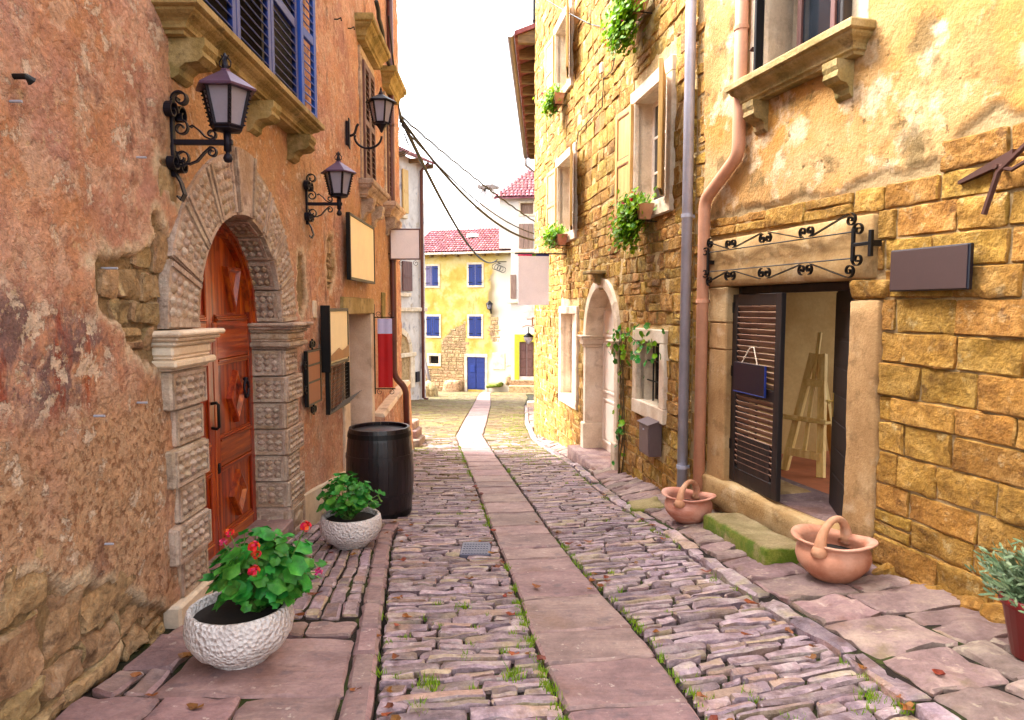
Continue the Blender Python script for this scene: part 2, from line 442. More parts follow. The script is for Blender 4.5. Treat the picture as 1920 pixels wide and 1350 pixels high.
M_SOIL = surf('joint_soil', [(.3, '#160F0B'), (.55, '#241A12'), (.75, '#382C20')], scale=9, rough=.95, bump=.8, bscale=60, bdist=.015, rnd=0, fine=.25,
    layers=[('#323C0E', 1.6, .5, .6, {'seed': 4, 'amt': .8}), ('#465214', 5, .58, .66, {'seed': 14, 'amt': .7})])
M_CARVED = surf('pale_carved_stone', [(.3, '#98806E'), (.5, '#B49E8C'), (.7, '#C8B6A4')], scale=5, rough=.85, bump=.9, bscale=40, bdist=.02, rnd=.1, hue=.01, fine=.22,
    layers=[('#6E5446', 7, .56, .65, {'seed': 3, 'amt': .6}), ('#A4845A', 1.6, .5, .62, {'seed': 5, 'amt': .5}), ('#C8B8A6', 9, .6, .66, {'seed': 15, 'amt': .6})])
M_LIMESTONE = surf('cream_limestone', [(.3, '#C4AC90'), (.5, '#D8C4AA'), (.7, '#E4D6C2')], scale=3, rough=.8, bump=.5, bscale=36, bdist=.01, rnd=.06, hue=.006, fine=.1,
    layers=[('#98806A', 3, .56, .68, {'seed': 3, 'amt': .65})])
M_SILL = surf('lichen_stone_sill', [(.3, '#86703E'), (.5, '#A08856'), (.7, '#B6A074')], scale=3, rough=.85, bump=.8, bscale=36, bdist=.016, rnd=.06, hue=.006, fine=.18,
    layers=[('#6E6030', 2.5, .5, .62, {'seed': 3, 'amt': .8}), ('#605238', 8, .58, .66, {'seed': 7, 'amt': .6})])
M_DRESSED = surf('dressed_ochre_stone', [(.3, '#8E6C42'), (.5, '#A48254'), (.7, '#B69A70')], scale=2.5, rough=.9, bump=.6, bscale=46, bdist=.012, rnd=.06, hue=.006, fine=.12,
    layers=[('#785C38', 5, .55, .65, {'seed': 3, 'amt': .6}), ('#BCA684', 3, .57, .66, {'seed': 13, 'amt': .5})])
M_MOSS = surf('mossy_stone', [(.3, '#76663E'), (.5, '#92805A'), (.7, '#AA9870')], scale=4, rough=.92, bump=.9, bscale=50, bdist=.016, rnd=.05, fine=.22,
    layers=[('#66701E', 2.4, .36, .5, {'seed': 3, 'amt': .95, 'side': .14}), ('#4A6410', 5, .46, .58, {'seed': 9, 'amt': .9, 'side': .06})])
def wood(name, c1, c2, c3, st, rough=.4, coat=0, bump=.25, rnd=.08):
    return surf(name, [(.3, c1), (.5, c2), (.72, c3)], scale=9, rough=rough, bump=bump, bscale=30, bdist=.004, rnd=rnd, hue=.006, fine=.08, stretch=st, coat=coat, spec=.5)
M_REDWOOD = wood('varnished_red_wood', '#4A1406', '#8A2E08', '#C2600F', (2.5, 2.5, .14), .32, .4)
M_REDWOOD_H = wood('varnished_red_rail', '#521806', '#94380A', '#C86A16', (2.5, .14, 2.5), .32, .4)
M_DARKWOOD = wood('dark_brown_wood', '#0C0605', '#180C0A', '#2A1814', (2.5, 2.5, .2), .55)
M_SLATWOOD = wood('weathered_slat_wood', '#5E4034', '#7E5E4A', '#A48468', (.3, .3, 2.5), .6)
M_BARREL = wood('black_stained_oak', '#0B0609', '#140A0E', '#24141A', (2.5, 2.5, .2), .38, .2)
M_EASEL = wood('pale_pine', '#C99A50', '#DEB468', '#EBCB88', (2.5, 2.5, .2), .5)
M_SHUT_TAN = wood('tan_painted_wood', '#B98C4C', '#CFA45E', '#DDB878', (2.5, 2.5, .2), .6)
M_SHUT_EDGE = plain('brown_painted_wood', '#8A5A34', .6)
M_SHUT_BROWN = wood('maroon_painted_wood', '#4A2A28', '#63403A', '#7A544C', (2.5, 2.5, .2), .6)
M_SHUT_GREY = wood('grey_brown_wood', '#6E5448', '#87695A', '#9C8070', (2.5, 2.5, .2), .7)
M_BLUE = plain('blue_painted_wood', '#0A2A78', .5, bump=.2)
M_BLUE2 = plain('lighter_blue_wood', '#1A4AA6', .5, bump=.2)  # lighter blue, for the leaf folded back beside the window
M_DEEPBLUE = plain('deep_blue_boards', '#08246C', .55, bump=.15)
M_FADED = plain('faded_lilac_boards', '#6A6080', .65, bump=.15)
M_IRON = plain('dark_wrought_iron', '#1C1824', .5, .6, .5, bump=.3)
M_IRON2 = plain('black_iron', '#0C0A0C', .5, .4, .5, bump=.2)
M_COPPER = plain('dull_purple_metal', '#5E4660', .42, .5, .5, bump=.3)
M_ZINC = plain('zinc_pipe_metal', '#B2B4C2', .35, .25, .5, var=.06, bump=.1)
M_TERRAPIPE = plain('salmon_painted_pipe', '#C48E70', .5, 0, .4, var=.06, bump=.15)
M_BROWNPIPE = plain('brown_painted_pipe', '#5A2C22', .38, .1, .5, bump=.1)
M_GREYPIPE = plain('grey_painted_pipe', '#7C6E68', .45, .2, .5)
M_TERRACOTTA = surf('terracotta_clay', [(.3, '#A4644A'), (.5, '#BC8266'), (.7, '#CEA088')], scale=3, rough=.75, bump=.2, bscale=40, bdist=.004, rnd=.05, fine=.06,
    layers=[('#7E4630', 5, .58, .68, {'seed': 13, 'amt': .5}), ('#C89C88', 3, .52, .66, {'seed': 3, 'st': (.6, .6, 3), 'amt': .7})])
M_REDPOT = plain('red_plastic_pot', '#7E1C1C', .4)
M_WHITEPOT = surf('rough_white_ceramic', [(.3, '#CFC3BE'), (.7, '#E8E0DA')], scale=4, rough=.75, bump=1, bscale=24, bdist=.016, rnd=.03, fine=.07, bump2=.6, vor=48, layers=[('#A09284', 2.5, .56, .7, {'seed': 3, 'amt': .55}), ('#8E7E6A', 9, .62, .7, {'seed': 6, 'amt': .5})])
M_POTSOIL = plain('dark_potting_soil', '#20160F', .95, bump=.8, bscale=40)
def leafmat(name, c1, c2, c3, trans=.25):
    m = surf(name, [(.3, c1), (.5, c2), (.7, c3)], scale=14, rough=.5, bump=.2, bscale=60, bdist=.003, rnd=.3, hue=.025, fine=.1, spec=.35)
    b = m.node_tree.nodes['Principled BSDF']; b.inputs['Subsurface Weight'].default_value = 0
    tr = m.node_tree.nodes.new('ShaderNodeBsdfTranslucent'); ms = m.node_tree.nodes.new('ShaderNodeMixShader'); ms.inputs[0].default_value = trans
    out = m.node_tree.nodes['Material Output']
    src = b.inputs['Base Color'].links[0].from_socket
    m.node_tree.links.new(src, tr.inputs[0]); m.node_tree.links.new(b.outputs[0], ms.inputs[1]); m.node_tree.links.new(tr.outputs[0], ms.inputs[2])
    m.node_tree.links.new(ms.outputs[0], out.inputs[0]); return m
M_LEAF = leafmat('geranium_leaf', '#215C1C', '#358228', '#58A03A')
M_LEAF2 = leafmat('bright_leaf', '#4E7A10', '#6F9A18', '#96B428', .35)
M_LAV = leafmat('silver_green_leaf', '#4A5E40', '#6A7E58', '#8E9C78', .2)
M_GRASS = leafmat('grass_blade', '#567A12', '#7A9A1C', '#9AB42C', .3)
M_DRYLEAF = leafmat('dry_brown_leaf', '#5A2E16', '#824620', '#9A5C30', .2)
M_STEM = plain('green_stem', '#5A7A34', .6)
M_VINE = plain('woody_vine', '#5E4A2C', .8)
M_PETAL = leafmat('red_petal', '#B00C10', '#D01418', '#E83038', .3)
M_PINK = leafmat('pink_petal', '#C02060', '#D83878', '#EE6CA0', .3)
M_FROST = plain('frosted_glass', '#B4AEBE', .35, 0, .5, var=.04, bump=.05)
M_FROST.node_tree.nodes['Principled BSDF'].inputs['Transmission Weight'].default_value = .45
M_GLASS = plain('dark_window_glass', '#1C2026', .08, 0, .6, var=.2, bump=0)
M_BOARD_Y = plain('cream_sign_board', '#F6E2B4', .6, var=.02, bump=.03)
M_BOARD_W = plain('white_sign_board', '#F6F0F4', .6, var=.02, bump=.03)
M_BOARD_P = plain('pale_lilac_banner', '#FBF4FB', .7, var=.02, bump=.03)
M_BOARD_B = plain('brown_sign_board', '#8E5230', .6, var=.03, bump=.03)
M_PLAQUE = plain('brown_plaque_face', '#42302E', .5, var=.03, bump=.03)
M_NAVY = plain('navy_sign_board', '#06061A', .35, var=.05, bump=.02)
M_REDBAN = plain('red_banner_cloth', '#B8060E', .65, var=.04, bump=.05)
M_LILAC = plain('pale_blue_cloth', '#C8C4EC', .65, var=.02, bump=.03)
M_MENU = plain('brown_menu_print', '#9A6A38', .6, var=.1)
M_MAILBOX = plain('grey_steel_mailbox', '#6E5E60', .4, .5, .5, var=.04)
M_BRASS = plain('brass_handle', '#C8A860', .3, .8)
M_WHITEDOOR = plain('white_painted_door', '#EADBCB', .55, var=.03, bump=.06)
M_YPLASTER = surf('yellow_plaster', [(.3, '#B0903E'), (.5, '#C2A450'), (.7, '#CEB878')], scale=.9, rough=.9, bump=.25, bscale=18, bdist=.01, rnd=0, fine=.06,
    layers=[('#D4C48E', .9, .48, .6, {'seed': 4, 'amt': .6}), ('#A67E30', 1.4, .56, .68, {'seed': 9, 'st': (1, 1, .4), 'amt': .7})],
    attr=[('expo', '#94805C'), ('white', '#CFC4B2')])
M_WPLASTER = surf('white_plaster', [(.3, '#C8BEB4'), (.7, '#DAD2CA')], scale=1.2, rough=.9, bump=.2, bscale=18, bdist=.01, rnd=0, fine=.05,
    layers=[('#A89884', 1.2, .56, .68, {'seed': 4, 'amt': .7})])
M_WSTAIN = surf('stained_white_plaster', [(.3, '#B8AEA8'), (.7, '#D6CEC8')], scale=1.2, rough=.9, bump=.3, bscale=14, bdist=.012, rnd=0, fine=.06,
    layers=[('#6E6C7C', 1.3, .54, .64, {'seed': 4, 'amt': .7}), ('#9E8460', 1.5, .57, .68, {'seed': 9, 'amt': .6})])
M_YPAINT = plain('bright_yellow_paint', '#B8AE2A', .7, var=.04)
M_ROOF = surf('red_roof_tile', [(.3, '#6E3438'), (.5, '#8C5054'), (.7, '#A87478')], scale=3, rough=.85, bump=.3, bscale=30, bdist=.006, rnd=.25, hue=.012, fine=.1,
    layers=[('#B89890', 2, .56, .66, {'seed': 3, 'amt': .6})])
M_EAVEWOOD = wood('eave_timber', '#4E3A20', '#6E5634', '#8A6E46', (.3, .3, 2.5), .7)
M_CABLE = plain('black_cable', '#16161C', .6)
M_INTERIOR = surf('interior_plaster', [(.3, '#A47A42'), (.7, '#C09A62')], scale=2, rough=.9, bump=.3, bscale=20, bdist=.01, rnd=0, fine=.08)
M_FLOORTILE = plain('terracotta_floor', '#A85E3A', .6)
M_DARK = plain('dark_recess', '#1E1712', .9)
M_COVER = plain('cast_iron_cover', '#5C5A68', .5, .5)
M_RUST = plain('rusty_iron', '#4A2A20', .7, .3)
# ------------------------------------------------------------------ wall planes (left wall, shop, stone house, ...)
_q = G(330, 1160)
PL = Plane((_q.x + .0156 * _q.y, 0), (-.0156, 1))                       # left house: x runs away from the camera, s ~ distance
RX0, RDX = 2.977, .15                                                     # stone house front: X = RX0 - RDX * Y
PR = Plane((RX0 - RDX * 16.2, 16.2), (RDX, -1))                           # x runs towards the camera
CORNER_Y = 7.16
PS = Plane((RX0 - RDX * CORNER_Y, CORNER_Y), (.27, -1))                   # shop house
PR3 = Plane((1.14, 29.0), (.55 - 1.14, 16.2 - 29.0))                      # house further down on the right
PW = Plane((-8.0, 29.1), (.34, 1))                                        # white house on the left beyond the steps
_a = math.radians(18)
PY = Plane((-7.3, 54.6), (math.cos(_a), -math.sin(_a)))                   # yellow house closing the street

# ------------------------------------------------------------------ ground and street
TL = edge([(1069, 1350), (1007, 1212), (960, 1081), (926, 1001), (893, 912), (871, 859), (855, 817), (869, 790), (887, 759), (895, 744), (899, 738)])
TR = edge([(1318, 1350), (1215, 1205), (1098, 1079), (1035, 1001), (973, 914), (931, 856), (905, 817), (913, 790), (920, 759), (920, 744), (919, 738)])
KR = edge([(1728, 1345), (1574, 1230), (1450, 1149), (1352, 1085), (1288, 1038), (1258, 1008), (1202, 974), (1155, 946), (1113, 914), (1073, 874), (1029, 848), (998, 825), (984, 794), (984, 759), (990, 745)])
LKe = edge([(700, 1350), (712, 1240), (722, 1140), (730, 1060), (738, 1000)])
def wallL(y): return PL.w(y, 0).x
def LE(y):
    if y < 6.5: return LKe(y)
    if y < 7.2: return LKe(6.5) + (wallL(7.2) - LKe(6.5)) * (y - 6.5) / .7
    if y < 13.4: return wallL(y) + (.24 if y > 9.9 else .03)
    return float(np.interp(y, [13.4, 15, 20, 36, 40, 58], [wallL(13.4) + .2, -2.6, -4.2, -5.6, -5.0, -8.5]))
def wallR(y):
    if y < CORNER_Y: return RX0 - RDX * CORNER_Y - .27 * (y - CORNER_Y)
    if y < 16.2: return RX0 - RDX * y
    return float(np.interp(y, [16.2, 29, 35, 60], [.55, 1.14, 2.0, 3.5]))
def pav(x, y):
    """height of the raised footway on the right above the street"""
    k, w = KR(y) + .12, wallR(y)
    t = min(1, max(0, (x - k) / max(.15, w - k)))
    a = float(np.interp(y, [0, 9, 13, 18, 30], [1, .8, .5, .25, .15]))
    return gz(x, y) + (.035 + .10 * t) * a

# one earth sheet out to the horizon, under everything
mb = MB()
ys = [-200, -60, -20, -8, -4, 0, 4, 8, 14, 20, 30, 44, 52, 60, 90, 160, 400]
xs = [-300, -80, -30, -12, -6, -3, -1, 1, 3, 6, 12, 30, 80, 300]
for y in ys:
    for x in xs: mb.v.append((x, y, gz(x, y) - .07))
nx = len(xs)
for j in range(len(ys) - 1):
    for i in range(nx - 1): mb.f.append((j * nx + i, j * nx + i + 1, (j + 1) * nx + i + 1, (j + 1) * nx + i))
ground = mb.obj('ground', M_SOIL, smooth=True, fix=False); ground['kind'] = 'structure'
ground['label'] = 'bare earth under and around the paved lane'

def bed(name, label, xl, xr, y0, y1, zf, d, nx=8):
    """joint filling of a piece of paving, a strip between two edges"""
    mb = MB(); ys = list(np.arange(y0, min(y1, 14), .12)) + list(np.arange(max(y0, 14), y1, .6)) + [y1]
    for y in ys:
        a, b = xl(y), xr(y)
        for i in range(nx + 1):
            x = a + (b - a) * i / nx
            mb.v.append((x, y, zf(x, y) - d + .008 * noise.noise(Vector((x * 6, y * 6, 0)))))
    for j in range(len(ys) - 1):
        for i in range(nx): k = j * (nx + 1) + i; mb.f.append((k, k + 1, k + nx + 2, k + nx + 1))
    o = mb.obj(name, M_SOIL, smooth=True, fix=False); o['kind'] = 'structure'; o['label'] = label
    return o

def lane(xl, xr, y0, y1, tilt, seed, side):
    rr = random.Random(seed); out = []; y = y0; k = 0
    while y < y1:
        far = min(1.0, max(0, (y - 14) / 20))
        h = rr.uniform(.055, .1) * (1 + .6 * far)
        tl = tilt * max(.25, 1 - y / 30)
        a, b = xl(y) + .012, xr(y) - .012
        ref = xr(y) if side < 0 else xl(y)
        x = a - rr.uniform(0, .08) * 0
        while x < b - .05:
            w = rr.choice((.14, .18, .22, .27, .32, .4, .48)) * rr.uniform(.85, 1.15) * (1 + .4 * far)
            if b - (x + w) < .08: w = b - x
            def yy(xx, kk, base):
                return base + tl * (xx - ref) + .022 * noise.noise(Vector((xx * 2.3, kk * 1.7, seed))) + .03 * noise.noise(Vector((xx * .8, base * .6, seed + 4)))
            g = .008 + .012 * rr.random()
            split = rr.random() < .1 and w > .16
            q = [(x + g * .6, yy(x, k, y) + g * .6), (x + w - g * .6, yy(x + w, k, y) + g * .6),
                 (x + w - g * .6 + rr.uniform(-.015, .015), yy(x + w, k + 1, y + h) - g * .5), (x + g * .6 + rr.uniform(-.015, .015), yy(x, k + 1, y + h) - g * .5)]
            q = [(min(max(px_, xl(py_) + .006), xr(py_) - .006), py_) for px_, py_ in q]
            if q[1][0] - q[0][0] > .04 and q[2][0] - q[3][0] > .03:
                near = y < 6.5
                dz = rr.uniform(-.008, .006)
                out.append(stone(q, -.06, dz, .01 if near else .01, 7 if near else 4, 5 if near else 4, rr.random() * 900, bulge=.003, rough=.012 if near else .006, zf=gz, wob=.02))
            x += w
        y += h; k += 1
    return out

road = bed('road', 'cobbled lane running downhill between the houses', LE, lambda y: KR(y) + .02, 1.5, 57, gz, .038, 16)
cob = lane(LE, TL, 2.0, 47, .12, 3, -1) + lane(TR, KR, 2.0, 47, .34, 11, 1)
# far square in front of the yellow house
rr = random.Random(5); y = 47.0
while y < 57:
    h = .26; x = -9.0
    while x < 6:
        w = rr.uniform(.35, .8)
        if not (TL(y) - .02 < x + w / 2 < TR(y) + .02):
            cob.append(stone([(x + .015, y + .015), (x + w - .015, y + .015), (x + w - .015, y + h - .015), (x + .015, y + h - .015)], -.05, 0, .02, 4, 4, rr.random() * 900, zf=gz))
        x += w
    y += h
# lengthwise setts beside the portal, between the house and the kerb column
def left_edge(y): return wallL(y) + .04
y_l0, y_l1 = G(600, 1200).y, 6.55
rr = random.Random(21); NC = 9
for k in range(NC):
    y = 3.98 + rr.uniform(0, .1)
    while y < y_l1:
        h = rr.uniform(.14, .36)
        def X(t, yq): return wallL(yq) + .05 + (LKe(yq) - .155 - wallL(yq) - .05) * t / NC
        q = [(X(k, y) + .007, y + .008), (X(k + 1, y) - .007, y + .008), (X(k + 1, y + h) - .007, y + h - .008), (X(k, y + h) + .007, y + h - .008)]
        q = [(a_ + .03 * noise.noise(Vector((a_, b_ * 2, 9))), b_ + .03 * noise.noise(Vector((a_ * 4, b_, 2)))) for a_, b_ in q]
        cob.append(stone(q, -.05, rr.uniform(-.006, .01), .012, 5, 6, rr.random() * 900, .002, .008, gz, .014))
        y += h
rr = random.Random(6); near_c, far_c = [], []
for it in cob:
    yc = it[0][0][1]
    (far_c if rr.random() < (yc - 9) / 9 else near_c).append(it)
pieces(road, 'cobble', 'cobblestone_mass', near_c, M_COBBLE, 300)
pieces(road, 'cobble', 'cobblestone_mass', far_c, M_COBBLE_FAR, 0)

# central track of flat slabs
track = bed('slab_path', 'smooth flagstone path down the middle of the lane', lambda y: TL(y) + .02, lambda y: TR(y) - .02, 1.5, 56, gz, .014, 4)
items = []; rr = random.Random(31); y = 1.9
while y < 56:
    h = rr.uniform(.24, .52) * (1 + .5 * min(1, y / 20)); y2 = y + h
    t = .2 * max(0, 1 - y / 20)
    a0, b0, a1, b1 = TL(y), TR(y), TL(y2), TR(y2)
    q = [(a0 + .01, y + .006 - t * .3), (b0 - .01, y + .006 + t * .3), (b1 - .01, y2 - .006 + t * .3), (a1 + .01, y2 - .006 - t * .3)]
    items.append(stone(q, -.06, .004 + rr.uniform(-.004, .004), .014, 10 if y < 9 else 5, 7 if y < 9 else 5, rr.random() * 900, 0, .006, gz, .012))
    y = y2
pieces(track, 'slab', 'slab_mass', items, M_SLAB, 300)

# right footway: kerb stones, slabs
foot = bed('footway', 'raised footway of uneven slabs along the golden stone houses', lambda y: KR(y) + .02, lambda y: wallR(y) + .1, 1.4, 29, pav, .016, 8)
items = []; y = 1.7
while y < 30:
    h = rr.uniform(.22, .55); y2 = y + h
    q = [(KR(y) + .004, y + .008), (KR(y) + .125, y + .008), (KR(y2) + .125, y2 - .008), (KR(y2) + .004, y2 - .008)]
    items.append(stone(q, -.07, .03 + rr.uniform(-.012, .012), .018, 5, 7, rr.random() * 900, .004, .014, gz, .022)); y = y2
pieces(foot, 'kerb_stone', 'kerb_mass', items, M_COBBLE, 300)
items = []; y = 1.6
while y < 29:
    wd = wallR(y) - KR(y) - .14
    h = rr.uniform(.24, .46) if y < 8 else rr.uniform(.22, .5)
    n = 3 if wd > 1.05 else 2 if wd > .55 else 1
    cuts = [0] + sorted((k + rr.uniform(-.22, .22)) / n for k in range(1, n)) + [1]
    for k in range(n):
        y2 = y + h
        sp = h > .4 and rr.random() < .35
        for (ya, yb) in (((y, y + h * .5), (y + h * .5, y2)) if sp else ((y, y2),)):
            def X(t, yq): return KR(yq) + .14 + (wallR(yq) - KR(yq) - .15) * t
            j = lambda: rr.uniform(-.03, .03)
            ja, jb = .14 * (cuts[k] - .5), .14 * (cuts[k + 1] - .5)
            q = [(X(cuts[k], ya) + .009, ya + .009 + ja), (X(cuts[k + 1], ya) - .009, ya + .009 + jb), (X(cuts[k + 1], yb) - .009, yb - .009 + jb), (X(cuts[k], yb) + .009, yb - .009 + ja)]
            if q[1][0] - q[0][0] < .05: continue
            items.append(stone(q, -.07, .004 + rr.uniform(-.008, .014), .013, 9 if y < 9 else 5, 8 if y < 9 else 5, rr.random() * 900, .002, .018, pav, .03))
    y += h
pieces(foot, 'paving_slab', 'paving_slab_mass', items, M_PAVE, 300)

# left apron: big slabs at the portal and the kerb column
apron = bed('portal_pavement', 'large pavement slabs in front of the carved portal', lambda y: wallL(y) - .2, lambda y: LKe(y) - .01, .5, 6.6, gz, .016, 8)
items = []
for y0, y1, cuts in ((.6, 1.3, (0, .5, 1)), (1.3, 1.95, (0, .38, .7, 1)), (1.95, 2.5, (0, .5, 1)), (2.5, 3.02, (0, .3, .62, 1)), (3.02, 3.3, (0, .14, .26)), (3.3, 3.72, (0, .24)), (3.02, 3.72, (.26, 1)), (3.72, 3.96, (0, .2, .55, .72, 1))):
    for c0, c1 in zip(cuts, cuts[1:]):
        def X(t, yq): return wallL(yq) + .05 + (LKe(yq) - .155 - wallL(yq) - .05) * t
        j = lambda: rr.uniform(-.02, .02)
        q = [(X(c0, y0) + .01 + j(), y0 + .01 + j()), (X(c1, y0) - .01 + j(), y0 + .01 + j()), (X(c1, y1) - .01 + j(), y1 - .01 + j()), (X(c0, y1) + .01 + j(), y1 - .01 + j())]
        items.append(stone(q, -.06, .01 + rr.uniform(-.006, .008), .014, 10, 8, rr.random() * 900, .0, .012, gz, .024))
pieces(apron, 'paving_slab', 'paving_slab_mass', items, M_SLAB, 300)
items = []; y = 1.7
while y < 6.6:
    h = rr.uniform(.16, .42); y2 = y + h
    q = [(LKe(y) - .145, y + .008), (LKe(y) - .012, y + .008), (LKe(y2) - .012, y2 - .008), (LKe(y2) - .145, y2 - .008)]
    items.append(stone(q, -.06, .012 + rr.uniform(-.008, .012), .02, 5, 6, rr.random() * 900, .004, .008, gz, .014)); y = y2
pieces(apron, 'kerb_stone', 'kerb_mass', items, M_SLAB, 300)
# ------------------------------------------------------------------ house building blocks (wall-local: x along, y up, z out)
def wall_sheet(name, parent, plane, s0, s1, z0, z1, cell, mat, holes=(), expo=None, fn=None, white=None, holetest=None, zones=None, sink=-.012):
    """relief wall: plaster stands proud, drops back where the stone shows; holes = rectangles cut out"""
    xs = list(np.arange(s0, s1, cell)) + [s1]; zs = list(np.arange(z0, z1, cell)) + [z1]
    for h in holes: xs += [h[0], h[1]]; zs += [h[2], h[3]]
    def uniq(a):
        a = sorted(a); o = [a[0]]
        for q in a[1:]:
            if q - o[-1] > 1e-3: o.append(q)
        return o
    xs, zs = uniq([x for x in xs if s0 <= x <= s1]), uniq([z for z in zs if z0 <= z <= z1])
    P = np.array([(x, z) for z in zs for x in xs])
    e = np.zeros(len(P))
    if expo:
        nzv = np.array([.05 * noise.noise(Vector((x * 5, z * 5, 1))) + .03 * noise.noise(Vector((x * 16, z * 16, 5))) for x, z in P])
        d = np.full(len(P), -9.0)
        for poly in expo: d = np.maximum(d, sdist(P, poly))
        e = np.clip((d + nzv) / .02 + .5, 0, 1)
    off = np.array([fn(x, z) for x, z in P]) if fn else np.zeros(len(P))
    off = off * (1 - e) + e * sink
    V = [(x, z, o) for (x, z), o in zip(P, off)]
    nx = len(xs); Fc = []
    for j in range(len(zs) - 1):
        zc = (zs[j] + zs[j + 1]) / 2
        for i in range(nx - 1):
            xc = (xs[i] + xs[i + 1]) / 2
            if any(h[0] < xc < h[1] and h[2] < zc < h[3] for h in holes): continue
            if holetest and holetest(xc, zc): continue
            Fc.append((j * nx + i, j * nx + i + 1, (j + 1) * nx + i + 1, (j + 1) * nx + i))
    me = bpy.data.meshes.new(name); me.from_pydata(V, [], Fc)
    me.polygons.foreach_set('use_smooth', [True] * len(Fc)); me.materials.append(mat)
    a = me.attributes.new('expo', 'FLOAT', 'POINT'); a.data.foreach_set('value', e.astype(np.float32))
    if expo:
        rim = np.exp(-((d + nzv * 1.5 + .02) / .03) ** 2) * (1 - e)
        a = me.attributes.new('rim', 'FLOAT', 'POINT'); a.data.foreach_set('value', np.clip(rim, 0, .85).astype(np.float32))
    for zn, (polys, soft) in (zones or {}).items():
        dz = np.full(len(P), -9.0)
        for poly in polys: dz = np.maximum(dz, sdist(P, poly))
        wv_ = np.array([soft * .8 * noise.noise(Vector((x * 2.2, z * 2.2, 21))) for x, z in P])
        a = me.attributes.new(zn, 'FLOAT', 'POINT'); a.data.foreach_set('value', np.clip((dz + wv_) / soft + .3, 0, 1).astype(np.float32))
    if white is not None:
        a = me.attributes.new('white', 'FLOAT', 'POINT'); a.data.foreach_set('value', white(P).astype(np.float32))
    return link(name, me, parent), lambda x, z: max((float(sdist(np.array([[x, z]]), p)[0]) for p in expo), default=-9) if expo else -9

def courses(s0, s1, zf0, z1, hr, wr, gap, seed, r, zt, keep=None, cut=(), tilt=0.0, bulge=.006, rough=.006, wob=.01, fine=(4, 4), depth=-.03, ends=None, wave=1.0):
    """coursed rubble; zf0(s) base line, cut = rectangles stones must stay clear of"""
    rr = random.Random(seed); out = []; z = 0.0; k = 0
    zbase = min(zf0(s0), zf0(s1)) - .05
    z = zbase
    while z < z1:
        h = rr.uniform(*hr); x = s0 - rr.uniform(0, wr[0])
        def yy(xx, kk, b): return b + tilt * (xx - s0) + wave * .02 * noise.noise(Vector((xx * 1.1, kk * 3.1, seed))) + wave * .012 * noise.noise(Vector((xx * 4, kk * 2.3, seed + 2)))
        while x < s1:
            w = rr.uniform(*wr) * (1.25 if rr.random() < .12 else 1)
            xa, xb = max(x, s0), min(x + w, s1)
            lo, hi = z, z + h
            spans = [(xa, xb)]
            for c in cut:
                if hi > c[2] + .015 and lo < c[3] - .015:
                    ns = []
                    for a, b in spans:
                        if b <= c[0] or a >= c[1]: ns.append((a, b)); continue
                        if a < c[0]: ns.append((a, c[0]))
                        if b > c[1]: ns.append((c[1], b))
                    spans = ns
            for a, b in spans:
                if b - a < .045: continue
                split = rr.random() < .16 * wave and h > .13
                for (l, u_, t0, t1) in (((lo, lo + h * .5, 0, .5), (lo + h * .5, hi, .5, 1)) if split else ((lo, hi, 0, 1),)):
                    def zz(xx, t): return yy(xx, k, lo) * (1 - t) + yy(xx, k + 1, hi) * t
                    j = lambda: rr.uniform(-.014, .014)
                    q = [(a + gap / 2 + j() * .5, zz(a, t0) + gap / 2), (b - gap / 2 + j() * .5, zz(b, t0) + gap / 2), (b - gap / 2 + j() * .5, zz(b, t1) - gap / 2), (a + gap / 2 + j() * .5, zz(a, t1) - gap / 2)]
                    cx, cz = (a + b) / 2, (l + u_) / 2
                    if cz + h * .4 < zf0(cx): continue
                    if keep and not keep(cx, cz): continue
                    out.append(stone(q, depth, zt + rr.uniform(-.008, .01), r, fine[0], fine[1], rr.random() * 900, bulge, rough, None, wob))
            x += w
        z += h; k += 1
    return out

def frame4(parent, s0, s1, z0, z1, w, o0, o1, mat, sill=None, c=.008, lint=None):
    """stone surround outside the opening s0..s1, z0..z1"""
    lw = lint or w
    MB().box(s0 - w, s0, z0, z1, o0, o1, c).obj('jamb', mat, parent)
    MB().box(s1, s1 + w, z0, z1, o0, o1, c).obj('jamb', mat, parent)
    MB().box(s0 - w, s1 + w, z1 + .002, z1 + lw, o0, o1 + .003, c).obj('lintel', mat, parent)
    sw = sill or w
    MB().box(s0 - w, s1 + w, z0 - sw, z0 - .002, o0, o1 + .006, c).obj('sill', mat, parent)

def reveal(parent, s0, s1, z0, z1, o0, o1, mat, back=None):
    """inner faces of a rectangular opening, from o0 (deep) to o1"""
    t = .04
    mb = MB().box(s0 - t, s0, z0 - t, z1 + t, o0, o1).box(s1, s1 + t, z0 - t, z1 + t, o0, o1)
    mb.box(s0 + .001, s1 - .001, z1, z1 + t, o0, o1).box(s0 + .001, s1 - .001, z0 - t, z0, o0, o1)
    mb.obj('reveal', mat, parent)
    if back: MB().box(s0 - t, s1 + t, z0 - t, z1 + t, o0 - .05, o0 - .002).obj('window_back', back, parent)

